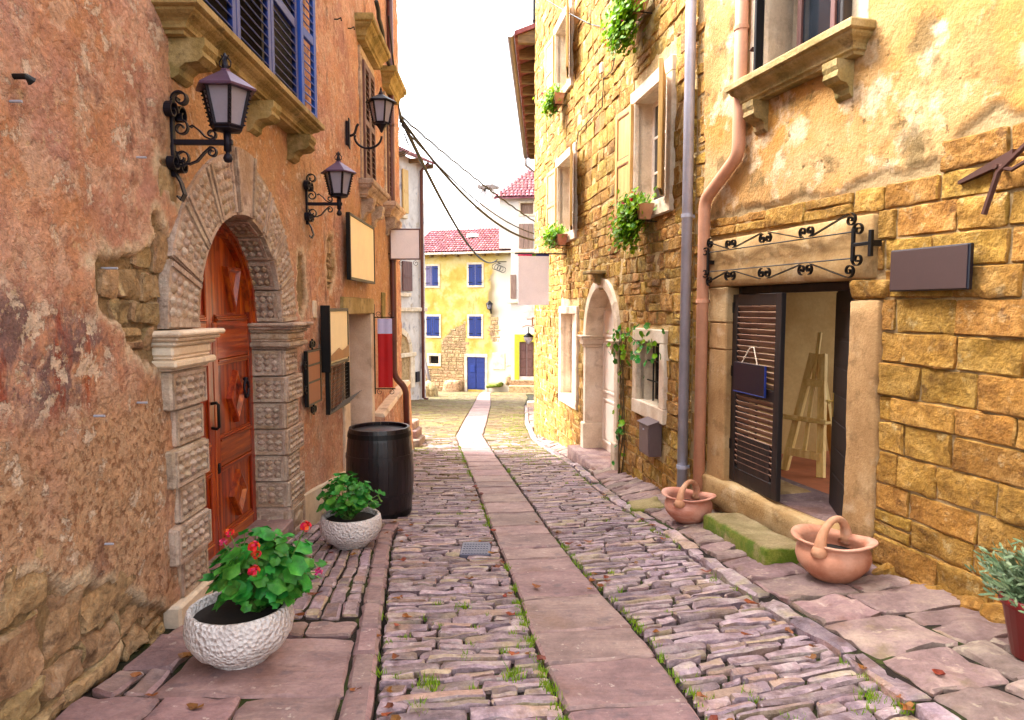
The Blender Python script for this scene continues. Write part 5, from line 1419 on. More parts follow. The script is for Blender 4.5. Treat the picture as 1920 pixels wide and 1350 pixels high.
for a, b_, mat, nm in ((0, hh * .78, M_REDBAN, 'red_cloth'), (hh * .782, hh, M_LILAC, 'pale_cloth')):
    m = MB(); vs = []
    for j in range(NX + 1):
        x = bw0 + (bw1 - bw0) * j / NX; z = .006 * math.sin(j * 1.1)
        vs += [(x, a, z), (x, b_, z), (x, b_, z - .006), (x, a, z - .006)]
    m.add(vs, [(j * 4 + q, j * 4 + (q + 1) % 4, j * 4 + 4 + (q + 1) % 4, j * 4 + 4 + q) for j in range(NX) for q in range(4)] + [(0, 1, 2, 3), tuple(NX * 4 + q for q in range(4))])
    m.obj(nm, mat, t, False)
m = MB()
for y, sg_ in ((hh + .02, 1), (-.02, -1)):
    m.tube([(.04, y, 0), (bw1 + .04, y, 0)], .008, 6)
    m.ribbon([(x, y + yy, 0) for x, yy in spiral(bw1 - .02, sg_ * .05, .045, .012, -sg_ * math.pi / 2, sg_ * 1.2)], .014, .006, (0, 0, 1))
    m.ribbon([(x, y + yy, 0) for x, yy in spiral(.12, sg_ * .05, .045, .012, -sg_ * math.pi / 2, -sg_ * 1.2)], .014, .006, (0, 0, 1))
m.obj('scroll_rail', M_IRON2, t)
# white framed sign hanging out at the end of the house
sH = PL.s(727, 460, .02); k = sH / F
z0, z1 = PL.z(733, 488, .05), PL.z(733, 431, .05); x0_ = ((733 - 960) / F * sH) - PL.w(sH, 0).x; x1_ = ((790 - 960) / F * sH) - PL.w(sH, 0).x
t = thing('hanging_sign', 'blank white framed sign projecting from the end of the pink house', 'sign', cross(PL, sH, z0)); hh = z1 - z0
MB().box(x0_ + .015, x1_ - .015, .015, hh - .015, -.012, .012).obj('board_face', M_BOARD_W, t)
MB().box(x0_, x0_ + .022, 0, hh, -.02, .02, .003).box(x1_ - .022, x1_, 0, hh, -.02, .02, .003).box(x0_ + .022, x1_ - .022, 0, .022, -.02, .02, .003).box(x0_ + .022, x1_ - .022, hh - .022, hh, -.02, .02, .003).obj('frame', M_SHUT_BROWN, t)
m = MB()
for y in (.1, hh - .08): m.tube([(0, y, 0), (x0_ + .01, y, 0)], .01, 6)
for x in (.2, .45): m.ribbon([(x0_ + x + xx, -.06 + yy, 0) for xx, yy in spiral(0, 0, .05, .012, math.pi / 2, 1.3)], .014, .006, (0, 0, 1))
m.obj('bracket', M_IRON2, t)
# pale banner on a rod from the stone house
sR = PR.s(1062, 490, .02); pw = PR.w(sR, 0); dist = pw.y
z1 = CH + (577 - 479) / F * dist; z0 = CH + (577 - 572) / F * dist
Mx = cross(PR, sR, z0); t = thing('banner_sign', 'blank pale lilac banner hung from a rod off the stone house', 'banner', Mx)
xo = [(pw.x - (u - 960) / F * dist) for u in (1028, 970)]; hh = z1 - z0
MB().box(xo[0], xo[1], 0, hh, -.008, .008, .002).obj('board_face', M_BOARD_P, t)
for a, b_, mt in ((0, .42, M_DEEPBLUE), (.42, .55, M_LEAF2), (.55, 1, M_PINK)): MB().box(xo[0] + (xo[1] - xo[0]) * a, xo[0] + (xo[1] - xo[0]) * b_, hh - .03, hh + .002, -.011, .011, .002).obj('colour_strip', mt, t)
MB().tube([(0, hh + .015, 0), (xo[1] + .06, hh + .015, 0)], .012, 6).tube([(0, hh + .3, 0), (xo[0] + .1, hh + .02, 0)], .006, 5).obj('rod', M_IRON2, t)

# ------------------------------------------------------------------ signs at the shop
a, b_ = PS.s(1676, 510, .06), PS.s(1826, 500, .06)
t = thing('plaque', 'blank brown plaque fixed on the sandstone wall', 'sign', PS.M @ T(a, PS.z(1750, 545, .06), .06)); w = b_ - a; h = PS.z(1750, 463, .06) - PS.z(1750, 545, .06)
MB().box(0, w, 0, h, 0, .035, .006).obj('plaque_body', M_NAVY, t); MB().box(.008, w - .012, .008, h - .008, .0352, .039, .002).obj('plaque_face', M_PLAQUE, t)
MB().box(w * .3, w * .7, h * .4, h * .6, -.05, 0).obj('bracket', M_IRON2, t)
# dark sign hung by a string on the louvred leaf
a, b_ = PS.s(1377, 700, .02), PS.s(1443, 700, .02)
zt, zb_ = PS.z(1410, 682, .02), PS.z(1410, 738, .02)
t = thing('hanging_sign', 'dark navy sign hung by a cord on the louvred shop leaf', 'sign', PS.M @ T(a, zb_, .01) @ RY(-.08)); w, h = b_ - a, zt - zb_
MB().box(0, w, 0, h, 0, .018, .003).obj('board_face', M_NAVY, t)
MB().box(.0, w, -.008, .0, 0, .02, .002).box(w, w + .008, -.008, h, 0, .02, .002).obj('frame', M_DEEPBLUE, t)
MB().tube([(w * .25, h, .01), (w * .45, h + .14, -.005), (w * .58, h + .15, -.005), (w * .75, h, .01)], .005, 5).obj('cord', M_LIMESTONE, t)
# wrought iron sign frame over the lintel
a, b_ = PS.s(1328, 480, .12), PS.s(1600, 450, .12)
z0, z1 = (PS.z(1330, 507, .12) + PS.z(1598, 488, .12)) / 2, (PS.z(1330, 472, .12) + PS.z(1598, 437, .12)) / 2
t = thing('iron_sign_holder', 'empty wrought iron sign frame with scrolls over the shop lintel', 'sign holder', PS.M @ T(a, z0, .12)); w, h = b_ - a, z1 - z0
m = MB()
for y in (0, h): m.tube([(0, y, 0), (w, y, 0)], .005, 4)
m.box(-.012, .012, -.02, h + .02, -.01, .012, .002).box(w - .012, w + .012, -.02, h + .02, -.01, .012, .002)
m.obj('frame', M_IRON2, t)
m = MB(); rs = .042
def rb(p): m.ribbon([(x, y, 0) for x, y in p], .024, .006, (0, 0, 1))
for y, sg_ in ((h, 1), (0, -1)):
    xs_ = [w * .2, w * .47, w * .74]
    for i, x in enumerate(xs_):
        up = (i % 2 == 0) if sg_ > 0 else (i % 2 == 1)
        dy = sg_ * (.055 if up else .05)
        for sx in (-1, 1): rb([(x + sx * .04 + xx * sx, y + dy + yy * sg_) for xx, yy in spiral(0, 0, rs, .01, -math.pi / 2 if up else math.pi / 2, 1.35 if up else -1.35)])
    knots = [(0, y + sg_ * .1), (w * .2 - .05, y + sg_ * .012), (w * .2 + .05, y + sg_ * .012), (w * .47 - .06, y + sg_ * .1), (w * .47 + .05, y + sg_ * .1), (w * .74 - .06, y + sg_ * .012), (w * .74 + .06, y + sg_ * .012), (w * .97, y + sg_ * .13)]
    for p, q in zip(knots[::2], knots[1::2]): rb([p, q])
    for sx, x in ((1, w), (-1, 0)):
        rb([(x - sx * .03 + xx * sx, y + sg_ * (.085 + yy)) for xx, yy in spiral(0, 0, .05, .01, math.pi / 2, -1.4)])
        rb([(x + sx * .045 + xx * sx, y - sg_ * .0 + yy * sg_) for xx, yy in spiral(0, .01, .05, .01, -math.pi, -1.4)])
m.box(w + .01, w + .16, h / 2 - .012, h / 2 + .012, -.012, .012, .002).box(w + .15, w + .175, h / 2 - .09, h / 2 + .09, -.015, .015, .003).box(w + .15, w + .175, h / 2 - .02, h / 2 + .02, -.08, -.015)
m.box(-.02, 0, h / 2 - .02, h / 2 + .02, -.1, -.01)
m.obj('scroll', M_IRON2, t)
# ------------------------------------------------------------------ yellow house closing the street
HY = thing('yellow_house', 'yellow plastered house with blue shutters, blue door and red tiled roof', 'house', PY.M)
def H(u, v, off=0): return PY.hit(u, v, off)
YA, YB = PY.s(780), PY.s(962)
yz0 = PY.g(PY.s(900)) - .3
YE = (PY.z(800, 480) + PY.z(945, 472)) / 2
def rect(pl, u0, v0, u1, v1): a, b = pl.hit(u0, v0), pl.hit(u1, v1); return a[0], b[0], b[1], a[1]
wy = [rect(PY, 799, 499, 822, 536), rect(PY, 879, 496, 904, 535), rect(PY, 800, 593, 824, 630), rect(PY, 880, 593, 903, 631)]
small = rect(PY, 805, 667, 823, 682); door = rect(PY, 876, 669, 910, 731)
EXY = [px(PY, [(874, 600), (864, 612), (850, 615), (838, 628), (829, 645), (826, 690), (800, 690), (790, 745), (880, 745), (872, 690), (873, 660)]),
       px(PY, [(918, 520), (926, 508), (932, 545), (938, 600), (930, 640), (920, 636), (917, 570)])]
def whitepart(P):
    d = sdist(P, px(PY, [(922, 492), (955, 480), (966, 480), (966, 740), (908, 740), (910, 690), (926, 660), (928, 560)]))
    return np.clip((d + np.array([.35 * noise.noise(Vector((x * 1.2, z * 1.2, 7))) for x, z in P])) / .5 + .3, 0, 1) * .95
wall_sheet('wall', HY, PY, YA, YB, yz0, YE + .02, .16, M_YPLASTER, wy + [small, door], EXY, lambda x, z: .02 + .015 * noise.noise(Vector((x, z, 3))), white=whitepart)
st = courses(YA, YB, lambda s: yz0, PY.z(870, 600), (.18, .34), (.25, .7), .03, 91, .03, .03, keep=lambda x, z: max(float(sdist(np.array([[x, z]]), p)[0]) for p in EXY) > .02, cut=[(door[0] - .25, door[1] + .25, -20, door[3] + .25), (small[0] - .2, small[1] + .2, small[2] - .2, small[3] + .2)] + [(w[0] - .2, w[1] + .2, w[2] - .2, w[3] + .2) for w in wy])
pieces(HY, 'exposed_stone', 'exposed_stone_mass', st, M_BROWNSTONE, 120, PY.M)
MB().box(YA, YB, yz0, YE, -7, -6.9).box(YA, YA + .1, yz0, YE, -6.89, -.02).box(YB - .1, YB, yz0, YE, -6.89, -.02).obj('rear_wall', M_WPLASTER, HY)
for i, w in enumerate(wy):
    frame4(HY, *w, .15, -.05, .07, M_LIMESTONE)
    hw = (w[1] - w[0]) / 2
    for k in range(2):
        leaf = MB().box(w[0] + k * hw + .01, w[0] + (k + 1) * hw - .01, w[2] + .01, w[3] - .01, .05, .09, .01).obj('shutter', M_FADED if (i == 0 and k == 0) else M_DEEPBLUE, HY)
        m = MB()
        for j in range(1, 3): x = w[0] + k * hw + hw * j / 3; m.box(x - .008, x + .008, w[2] + .03, w[3] - .03, .088, .094)
        m.obj('board_joint', M_NAVY, leaf)
        for z in (w[2] + .2, w[3] - .25): MB().box(*((w[0] - .04, w[0] + hw * .6) if k == 0 else (w[1] - hw * .6, w[1] + .04)), z, z + .05, .092, .105).obj('strap_hinge', M_IRON2, leaf)
frame4(HY, *small, .2, -.05, .08, M_LIMESTONE)
reveal(HY, *small, -.3, 0, M_LIMESTONE, M_DARK)
m = MB()
for k in range(3): x = small[0] + (small[1] - small[0]) * (k + 1) / 4; m.tube([(x, small[2], -.1), (x, small[3], -.1)], .02, 5)
m.obj('window_grille', M_IRON2, HY)
for a, b_ in ((door[0] - .22, door[0]), (door[1], door[1] + .2)): MB().box(a, b_, door[2] - .3, door[3], -.1, .07, .01).obj('jamb', M_LIMESTONE, HY)
MB().box(door[0] - .22, door[1] + .2, door[3] + .004, door[3] + .24, -.1, .08, .01).obj('lintel', M_LIMESTONE, HY)
hw = (door[1] - door[0]) / 2
for k in range(2):
    leaf = MB().box(door[0] + k * hw + .008, door[0] + (k + 1) * hw - .008, door[2] - .25, door[3], -.06, 0, .01).obj('door_leaf', M_DEEPBLUE, HY)
    for j in range(6): z = door[2] + .1 + j * (door[3] - door[2] - .1) / 6; MB().box(door[0] + k * hw + .04, door[0] + (k + 1) * hw - .04, z, z + (door[3] - door[2]) / 6 - .04, 0.0002, .02, .008).obj('board', M_DEEPBLUE, leaf)
MB().box(door[0] + hw * .35, door[0] + hw * .85, PY.z(890, 698), PY.z(890, 684), .02, .05, .008).obj('hatch', M_BLUE, HY)
# roof with rows of curved tiles
roof_run, roof_rise = 4.2, 2.15
rt = MB().add([(YA - .4, YE + .12, .5), (YB + .2, YE + .12, .5), (YB + .2, YE + .12 + roof_rise, .5 - roof_run), (YA - .4, YE + .12 + roof_rise, .5 - roof_run),
               (YA - .4, YE + .02, .5), (YB + .2, YE + .02, .5), (YB + .2, YE + roof_rise, .5 - roof_run), (YA - .4, YE + roof_rise, .5 - roof_run)],
              [(0, 1, 2, 3), (7, 6, 5, 4), (0, 4, 5, 1), (1, 5, 6, 2), (2, 6, 7, 3), (3, 7, 4, 0)]).obj('roof', M_ROOF, HY)
m = MB(); nc, nr = 34, 11; L_ = YB + .2 - (YA - .4); sl = math.hypot(roof_run, roof_rise); ca, sa = roof_run / sl, roof_rise / sl
rr = random.Random(77)
def tiles(mb, x0, L_, nc, nr, e0, off, ca, sa, sl, rr):
    for j in range(nr):
        for i in range(nc):
            w = L_ / nc; xc = x0 + (i + .5) * w + rr.uniform(-.01, .01); a0, a1 = sl * j / nr, sl * (j + 1.12) / nr
            vs = []
            for a, rise, rad in ((a0, .1, .5), (a1, .05, .42)):
                for k in range(6):
                    t = math.pi * k / 5; dx = w * rad * math.cos(t); dn = rise * 1.3 * math.sin(t) + .02
                    vs.append((xc + dx, e0 + a * sa + dn * ca, off - a * ca + dn * sa))
            mb.add(vs, [(k, k + 1, 7 + k, 6 + k) for k in range(5)])
tiles(m, YA - .4, L_, nc, nr, YE + .12, .52, ca, sa, sl, rr)
o = m.obj('roof_tile_mass', M_ROOF, rt, False, False); o['kind'] = 'stuff'
m = MB(); vx = PY.s(868, 430)
m.lathe([(.5, 0), (.5, .22), (.3, .34), (0, .36)], 12, (vx, YE + 1.45, .5 - roof_run * .62), 'y'); m.obj('roof_vent', M_WPLASTER, rt)
MB().box(YA - .4, YB + .2, YE - .06, YE + .1, .5, .62, .03).obj('gutter', M_LIMESTONE, HY)
for k in range(8): x = YA + .3 + k * (YB - YA - .5) / 7; MB().box(x, x + .2, YE - .2, YE - .0, .02, .48, .02).obj('rafter', M_EAVEWOOD, HY)
# plaques, bench stone, cracks
for r_ in (rect(PY, 924, 661, 947, 693), rect(PY, 949, 668, 961, 686)): MB().box(r_[0], r_[1], r_[2], r_[3], .03, .09, .02).obj('wall_plaque', M_LIMESTONE, HY)
def rock(name, label, pts_px, dep, mat, M=None):
    P_ = [PY.hit(u, v, .1) for u, v in pts_px]
    o = MB().add(*stone(P_, .0, dep, .12, 7, 6, sum(p[0] for p in P_) * 7, .05, .06, None, .05)).obj(name, mat, None, True); o.matrix_basis = PY.M
    tag(o, label, 'stone block'); return o
rock('stone_bench', 'rough stone block leaning at the foot of the yellow house by the broken plaster', [(834, 736), (867, 734), (866, 712), (838, 712)], .7, M_BROWNSTONE)
rock('stone_bench', 'low stone bench between the blue double door and the entrance steps', [(916, 726), (944, 724), (942, 716), (918, 718)], .9, M_MOSS)
rock('stone_block', 'upright weathered stone block beside the entrance steps of the yellow framed door', [(950, 722), (964, 720), (962, 702), (952, 704)], .6, M_BROWNSTONE)
# lantern and cable bracket on the yellow house
x, z = PY.hit(921, 575); t = thing('wall_lantern', 'small iron lantern on the peeling part of the yellow house', 'lantern', PY.M @ T(x, z - .25, .03) @ Matrix.Scale(1.9, 4))
MB().box(-.03, .03, -.15, .1, 0, .03, .005).tube([(0, 0, .03), (0, -.05, .14), (0, .02, .2)], .014, 6).obj('bracket', M_IRON2, t); lantern_head(t, .2, .04, .12, .075, .2, .12, M_IRON2, M_IRON2)
x, z = PY.hit(938, 494); t = thing('cable_bracket', 'iron bracket gathering black cables on the yellow house', 'bracket', PY.M @ T(x, z, .02))
MB().tube([(0, 0, 0), (0, 0, .5)], .04, 6).tube([(-.5, .1, .3), (.6, .1, .3)], .035, 6).obj('bracket_arm', M_IRON2, t)
m = MB()
for k in range(4): m.tube([(-.3 + .2 * k + .25 * math.cos(a), -.25 + .22 * math.sin(a) - .08 * k, .3) for a in [q * .5 for q in range(13)]], .022, 5)
m.obj('cable_loop', M_CABLE, t)

# ------------------------------------------------------------------ white house with the yellow framed brown door, right of the yellow house
PV = Plane(PY.w(YB + .02, 0, .6).xy, (math.cos(_a * .5), -math.sin(_a * .5)))
HV = thing('white_house', 'tall white house with small upper window, grey shutters and yellow framed brown door', 'house', PV.M)
VB = PV.s(1030); vz0 = PV.g(1) - .5; VE = (PV.z(955, 372) + PV.z(1005, 370)) / 2
w1 = rect(PV, 976, 381, 1000, 401); w2 = rect(PV, 973, 420, 1000, 466); dv = rect(PV, 974, 641, 1001, 706); w3 = rect(PV, 957, 515, 968, 560)
wall_sheet('wall', HV, PV, -.9, 0, YE + .3, VE, .25, M_WPLASTER, (), None, lambda x, z: .01 * noise.noise(Vector((x, z, 5))))
wall_sheet('wall', HV, PV, 0, VB, vz0, VE, .25, M_WPLASTER, [w1, dv], None, lambda x, z: .01 * noise.noise(Vector((x, z, 5))))
MB().box(-.9, VB, vz0, VE, -6, -5.9).box(-.9, -.8, YE + .3, VE, -5.89, -.02).box(-.8, 0, YE + .25, YE + .3, -5.89, -.02).box(0, .1, vz0, YE + .24, -.58, -.02).obj('rear_wall', M_WPLASTER, HV)
frame4(HV, *w1, .14, -.05, .06, M_LIMESTONE); reveal(HV, *w1, -.25, 0, M_LIMESTONE, M_SHUT_GREY)
for w in (w2, w3):
    n_ = 3 if w is w2 else 1
    for k in range(n_): MB().box(w[0] + (w[1] - w[0]) * k / n_ + .01, w[0] + (w[1] - w[0]) * (k + 1) / n_ - .01, w[2], w[3], .03, .1, .012).obj('shutter', M_SHUT_GREY, HV)
MB().box(w2[0] - .3, w2[1] + .3, w2[2] - .3, w2[2] - .05, -.02, .2, .03).obj('sill', M_LIMESTONE, HV)
MB().box(w3[0] - .3, w3[1] + .3, w3[2] - .35, w3[2] - .15, -.02, .2, .03).obj('sill', M_LIMESTONE, HV)
yl = PV.z(980, 627)
MB().box(PV.s(965), dv[0], vz0, yl, .0, .09, .01).obj('painted_surround', M_YPAINT, HV)
MB().box(dv[1], PV.s(1012), vz0, yl, .0, .09, .01).obj('painted_surround', M_YPAINT, HV)
MB().box(dv[0], dv[1], dv[3], yl, .0, .088, .01).obj('painted_surround', M_YPAINT, HV)
hw = (dv[1] - dv[0]) / 2
for k in range(2):
    leaf = MB().box(dv[0] + k * hw + .01, dv[0] + (k + 1) * hw - .01, dv[2] - .1, dv[3], -.1, -.03, .01).obj('door_leaf', M_SHUT_BROWN, HV)
    for j in range(4): z = dv[2] + .1 + j * (dv[3] - dv[2] - .1) / 4; MB().box(dv[0] + k * hw + .12, dv[0] + (k + 1) * hw - .1, z, z + (dv[3] - dv[2]) / 4 - .15, -.0298, -.005, .012).obj('panel', M_SHUT_BROWN, leaf)
for k in range(2): MB().box(PV.s(960) - .1, PV.s(1010), vz0, PV.z(985, 712 + k * 9), .09 + .0, .5 + .5 * k, .03).obj('entrance_step', M_BROWNSTONE, HV)
rt = MB().add([(-1.2, VE, .5), (VB, VE, .5), (VB, VE + 2.6, -3.2), (.9, VE + 2.6, -3.2), (-1.2, VE - .1, .5), (VB, VE - .1, .5), (VB, VE + 2.4, -3.4), (.9, VE + 2.4, -3.4)],
              [(0, 1, 2, 3), (7, 6, 5, 4), (0, 4, 5, 1), (1, 5, 6, 2), (2, 6, 7, 3), (3, 7, 4, 0)]).obj('roof', M_ROOF, HV)
m = MB(); rr = random.Random(78)
for j in range(10):
    s_ = math.hypot(3.7, 2.6); x0 = -1.2 + 2.1 * j / 10
    tiles(m, x0, VB - x0, int((VB - x0) / .28), 1, VE + 2.6 * j / 10, .52 - 3.7 * j / 10, 3.7 / s_, 2.6 / s_, s_ / 10, rr)
o = m.obj('roof_tile_mass', M_ROOF, rt, False, False); o['kind'] = 'stuff'
# low white wing with chimney behind the yellow roof
cx_, cz_ = PY.hit(911, 372, -7)
t = thing('white_wing', 'white rear wing with a tile capped chimney behind the yellow house roof', 'house', PY.M @ T(cx_, 0, -7))
MB().box(PY.s(890, 400, -7) - cx_, YB + 1 - cx_, yz0, PY.z(930, 385, -7), -3, 0).obj('wall', M_WPLASTER, t)
ch = MB().box(-.6, .6, PY.z(930, 385, -7) - .2, PY.z(911, 358, -7), -1.1, -.1, .03).obj('chimney', M_WSTAIN, t)
m = MB()
for k in range(4): m.tube([(-.6 + .4 * k, PY.z(911, 350, -7), .1), (-.6 + .4 * k, PY.z(911, 350, -7) + .1, -1.3)], .2, 8)
m.obj('chimney_cap', M_GREYPIPE, ch)
for x_ in (-.5, .3): MB().box(x_, x_ + .2, PY.z(911, 358, -7) - .01, PY.z(911, 348, -7), -.9, -.3).obj('chimney_pier', M_WSTAIN, ch)

# ------------------------------------------------------------------ stained white house on the left beyond the steps
HW = thing('stained_house', 'stained white house with arched recess and maroon shutters beyond the brown drainpipe', 'house', PW.M)
WL_ = PW.s(797); WE = (PW.z(750, 290) + PW.z(790, 304)) / 2
wz0 = PW.g(WL_) - 1
wall_sheet('wall', HW, PW, -4, WL_, wz0, WE, .15, M_WSTAIN, (), None, lambda x, z: .03 * noise.noise(Vector((x * .8, z * .8, 5))))
MB().box(-4, WL_, wz0, WE, -5, -4.9).box(WL_ - .1, WL_, wz0, WE, -4.89, -.04).obj('rear_wall', M_WSTAIN, HW)
for (u0, v0, u1, v1, mt) in ((752, 316, 763, 401, M_SHUT_TAN), (752, 489, 770, 546, M_SHUT_BROWN)):
    a, b_ = PW.hit(u0, v0), PW.hit(u1, v1)
    leaf = MB().box(a[0], b_[0], b_[1], a[1], .05, .12, .01).obj('shutter', mt, HW)
    MB().box(a[0] + .1, b_[0] - .1, (a[1] + b_[1]) / 2 - .08, (a[1] + b_[1]) / 2 + .08, .1202, .14, .006).obj('shutter_rail', mt, leaf)
    MB().box(a[0] - 1.4, b_[0] - .2, b_[1] - .3, b_[1] - .1, -.02, .16, .02).obj('sill', M_LIMESTONE, HW)
za = PW.z(770, 580); MB().box(-4, WL_, za - .12, za + .1, .0, .16, .03).obj('string_course', M_LIMESTONE, HW)
ax, az = PW.hit(747, 664); ar = PW.s(765, 664) - ax
poly = [(ax - ar, PW.z(750, 745)), (ax + ar, PW.z(750, 745))] + [(ax + ar * math.cos(math.pi * k / 14), az + ar * math.sin(math.pi * k / 14)) for k in range(15)]
MB().prism(poly, .03, .06).obj('arched_recess', M_BROWNSTONE, HW)
for k in range(7):
    a0, a1 = math.pi * k / 7 + .02, math.pi * (k + 1) / 7 - .02
    MB().prism([(ax + ar * math.cos(a0), az + ar * math.sin(a0)), (ax + (ar + .3) * math.cos(a0), az + (ar + .3) * math.sin(a0)), (ax + (ar + .3) * math.cos(a1), az + (ar + .3) * math.sin(a1)), (ax + ar * math.cos(a1), az + ar * math.sin(a1))], .0, .14).obj('voussoir', M_LIMESTONE, HW)
MB().box(ax + ar, ax + ar + .5, PW.z(755, 730), az - .02, .0, .16, .02).obj('pilaster', M_LIMESTONE, HW)
MB().box(ax - ar - .2, ax + ar + .6, az - .2, az + .02, .0, .22, .03).obj('impost', M_LIMESTONE, HW)
rt = MB().add([(-4, WE, .75), (WL_ + .3, WE, .75), (WL_ + .3, WE + 1.6, -3), (-4, WE + 1.6, -3), (-4, WE - .1, .75), (WL_ + .3, WE - .1, .75), (WL_ + .3, WE + 1.4, -3.1), (-4, WE + 1.4, -3.1)],
              [(0, 1, 2, 3), (7, 6, 5, 4), (0, 4, 5, 1), (1, 5, 6, 2), (2, 6, 7, 3), (3, 7, 4, 0)]).obj('roof', M_ROOF, HW)
for k in range(9): x = -3.5 + k * (WL_ + 3.3) / 8; MB().box(x, x + .18, WE - .3, WE - .06, .02, .62, .02).obj('rafter', M_EAVEWOOD, HW)
MB().box(PW.s(777), PW.s(783), PW.z(780, 716), PW.z(780, 697), .02, .1).obj('vent_grille', M_IRON, HW)
sp_ = PW.s(794, 600, .2)
t = thing('drainpipe', 'dark slim drainpipe on the corner of the stained white house', 'drainpipe', PW.M)
MB().tube([(sp_, WE - .1, .6), (sp_, WE - .5, .15), (sp_, PW.g(sp_) + .1, .15), (sp_ + .1, PW.g(sp_) + .02, .4)], .09, 8).obj('pipe', M_BROWNPIPE, t, True)
# leaning pipe/prop and a stone at the corner
p0, p1 = G(812, 742), None
t = MB().tube([(p0.x, p0.y, p0.z), (p0.x - .95, p0.y + 1.5, p0.z + 3.2)], .11, 8).obj('metal_prop', M_GREYPIPE, None, True); tag(t, 'slanted grey metal prop leaning by the corner of the yellow house', 'prop')
p0 = G(800, 744)
t = MB().add(*stone([(p0.x - .5, p0.y - .1), (p0.x + .7, p0.y - .1), (p0.x + .6, p0.y + .9), (p0.x - .4, p0.y + .9)], -.1, .75, .3, 7, 7, 3, .15, .1, gz, .1)).obj('corner_stone', M_BROWNSTONE, None, True)
tag(t, 'mossy guard stone at the corner of the stained white house', 'stone block')
# sign, awning lamp below it on the far right
pt = PR3.w(1.5, 0); dist = pt.y
def at(u, v, d): return Vector(((u - 960) / F * d, d, CH + (577 - v) / F * d))
q0, q1 = at(997, 611, dist), at(1016, 595, dist)
t = thing('hanging_sign', 'tiny white sign in a brown frame near the arched street lamp', 'sign', T(q0.x, q0.y, q0.z)); w, h = q1.x - q0.x, q1.z - q0.z
MB().box(.04, w - .04, -.02, .02, .04, h - .04).obj('board_face', M_BOARD_W, t)
MB().box(0, .05, -.03, .03, 0, h).box(w - .05, w, -.03, .03, 0, h).box(.05, w - .05, -.03, .03, 0, .05).box(.05, w - .05, -.03, .03, h - .05, h).obj('frame', M_SHUT_EDGE, t)
MB().tube([(-.2, 0, h * .8), (pt.x - q0.x, 0, h * .8)], .02, 6).obj('rod', M_SHUT_EDGE, t)
q0 = at(991, 636, dist)
t = thing('street_lamp', 'small globe lantern under a curved hood on the far right house', 'lamp', T(q0.x, q0.y, q0.z))
MB().lathe([(.0, -.2), (.08, -.16), (.17, -.02), (.19, .1), (.12, .17), (.0, .18)], 12).obj('lamp_globe', M_FROST, t, True)
MB().lathe([(.2, .1), (.21, .12), (.06, .24), (0, .26)], 12).obj('lamp_cap', M_IRON2, t, True)
m = MB(); arc = [(-.25 + (pt.x - q0.x + .25) * k / 10, .32 + .22 * math.sin(math.pi * (.25 + .75 * k / 10))) for k in range(11)]
for (x, z), (x2, z2) in zip(arc, arc[1:]): m.add([(x, -.25, z), (x2, -.25, z2), (x2, .25, z2), (x, .25, z), (x, -.25, z + .03), (x2, -.25, z2 + .03), (x2, .25, z2 + .03), (x, .25, z + .03)], [(0, 1, 2, 3), (7, 6, 5, 4), (0, 4, 5, 1), (1, 5, 6, 2), (2, 6, 7, 3), (3, 7, 4, 0)])
m.obj('lamp_hood', M_SHUT_GREY, t); MB().tube([(0, 0, .2), (0, 0, .5)], .02, 6).obj('lamp_rod', M_IRON2, t)
# ------------------------------------------------------------------ things standing in the street
# stone steps beyond the end of the pink house
t = thing('stone_steps', 'three worn stone steps rising beside the brown drainpipe foot', 'steps', None)
for k in range(3):
    y0 = 13.45 + .35 * k
    MB().add(*stone([(wallL(y0) - .6, y0), (wallL(y0) + .34 - .1 * k, y0), (wallL(y0) + .28 - .1 * k, y0 + 1.3), (wallL(y0) - .6, y0 + 1.3)], -.2, .14 + .15 * k, .03, 6, 6, k * 7 + 2, 0, .01, gz, .02)).obj('step', M_PAVE, t, True)
# barrel
b0 = G(714, 962); b0.z = gz(b0.x, b0.y)
t = thing('barrel', 'dark stained wooden barrel with iron hoops standing on end against the house', 'barrel', T(*b0))
BH, RB, RM = .93, .315, .352
def br(h): x = (h / BH - .5) * 2; return RM - (RM - RB) * x * x
NS = 22
for k in range(NS):
    m = MB(); a0, a1 = 2 * math.pi * k / NS + .004, 2 * math.pi * (k + 1) / NS - .004; vs = []
    for i in range(9):
        h = BH * i / 8; r_ = br(h)
        for a in (a0, (a0 + a1) / 2, a1): vs.append((r_ * math.cos(a), r_ * math.sin(a), h))
        for a in (a1, a0): vs.append(((r_ - .025) * math.cos(a), (r_ - .025) * math.sin(a), h))
    m.add(vs, [(i * 5 + q, i * 5 + (q + 1) % 5, i * 5 + 5 + (q + 1) % 5, i * 5 + 5 + q) for i in range(8) for q in range(5)] + [(0, 1, 2, 3, 4), (40, 41, 42, 43, 44)])
    m.obj('stave', M_BARREL, t)
MB().lathe([(0, BH - .035), (RB - .028, BH - .035), (RB - .028, BH - .06), (0, BH - .06)], 40).obj('barrel_head', M_BARREL, t)
for h0, hw in ((.02, .05), (.22, .04), (.62, .04), (.84, .05)):
    MB().lathe([(br(h0) + .001, h0), (br(h0) + .006, h0), (br(h0 + hw) + .006, h0 + hw), (br(h0 + hw) + .001, h0 + hw)], 48).obj('hoop', M_BARREL if h0 in (.22, .62) else M_IRON2, t, False)
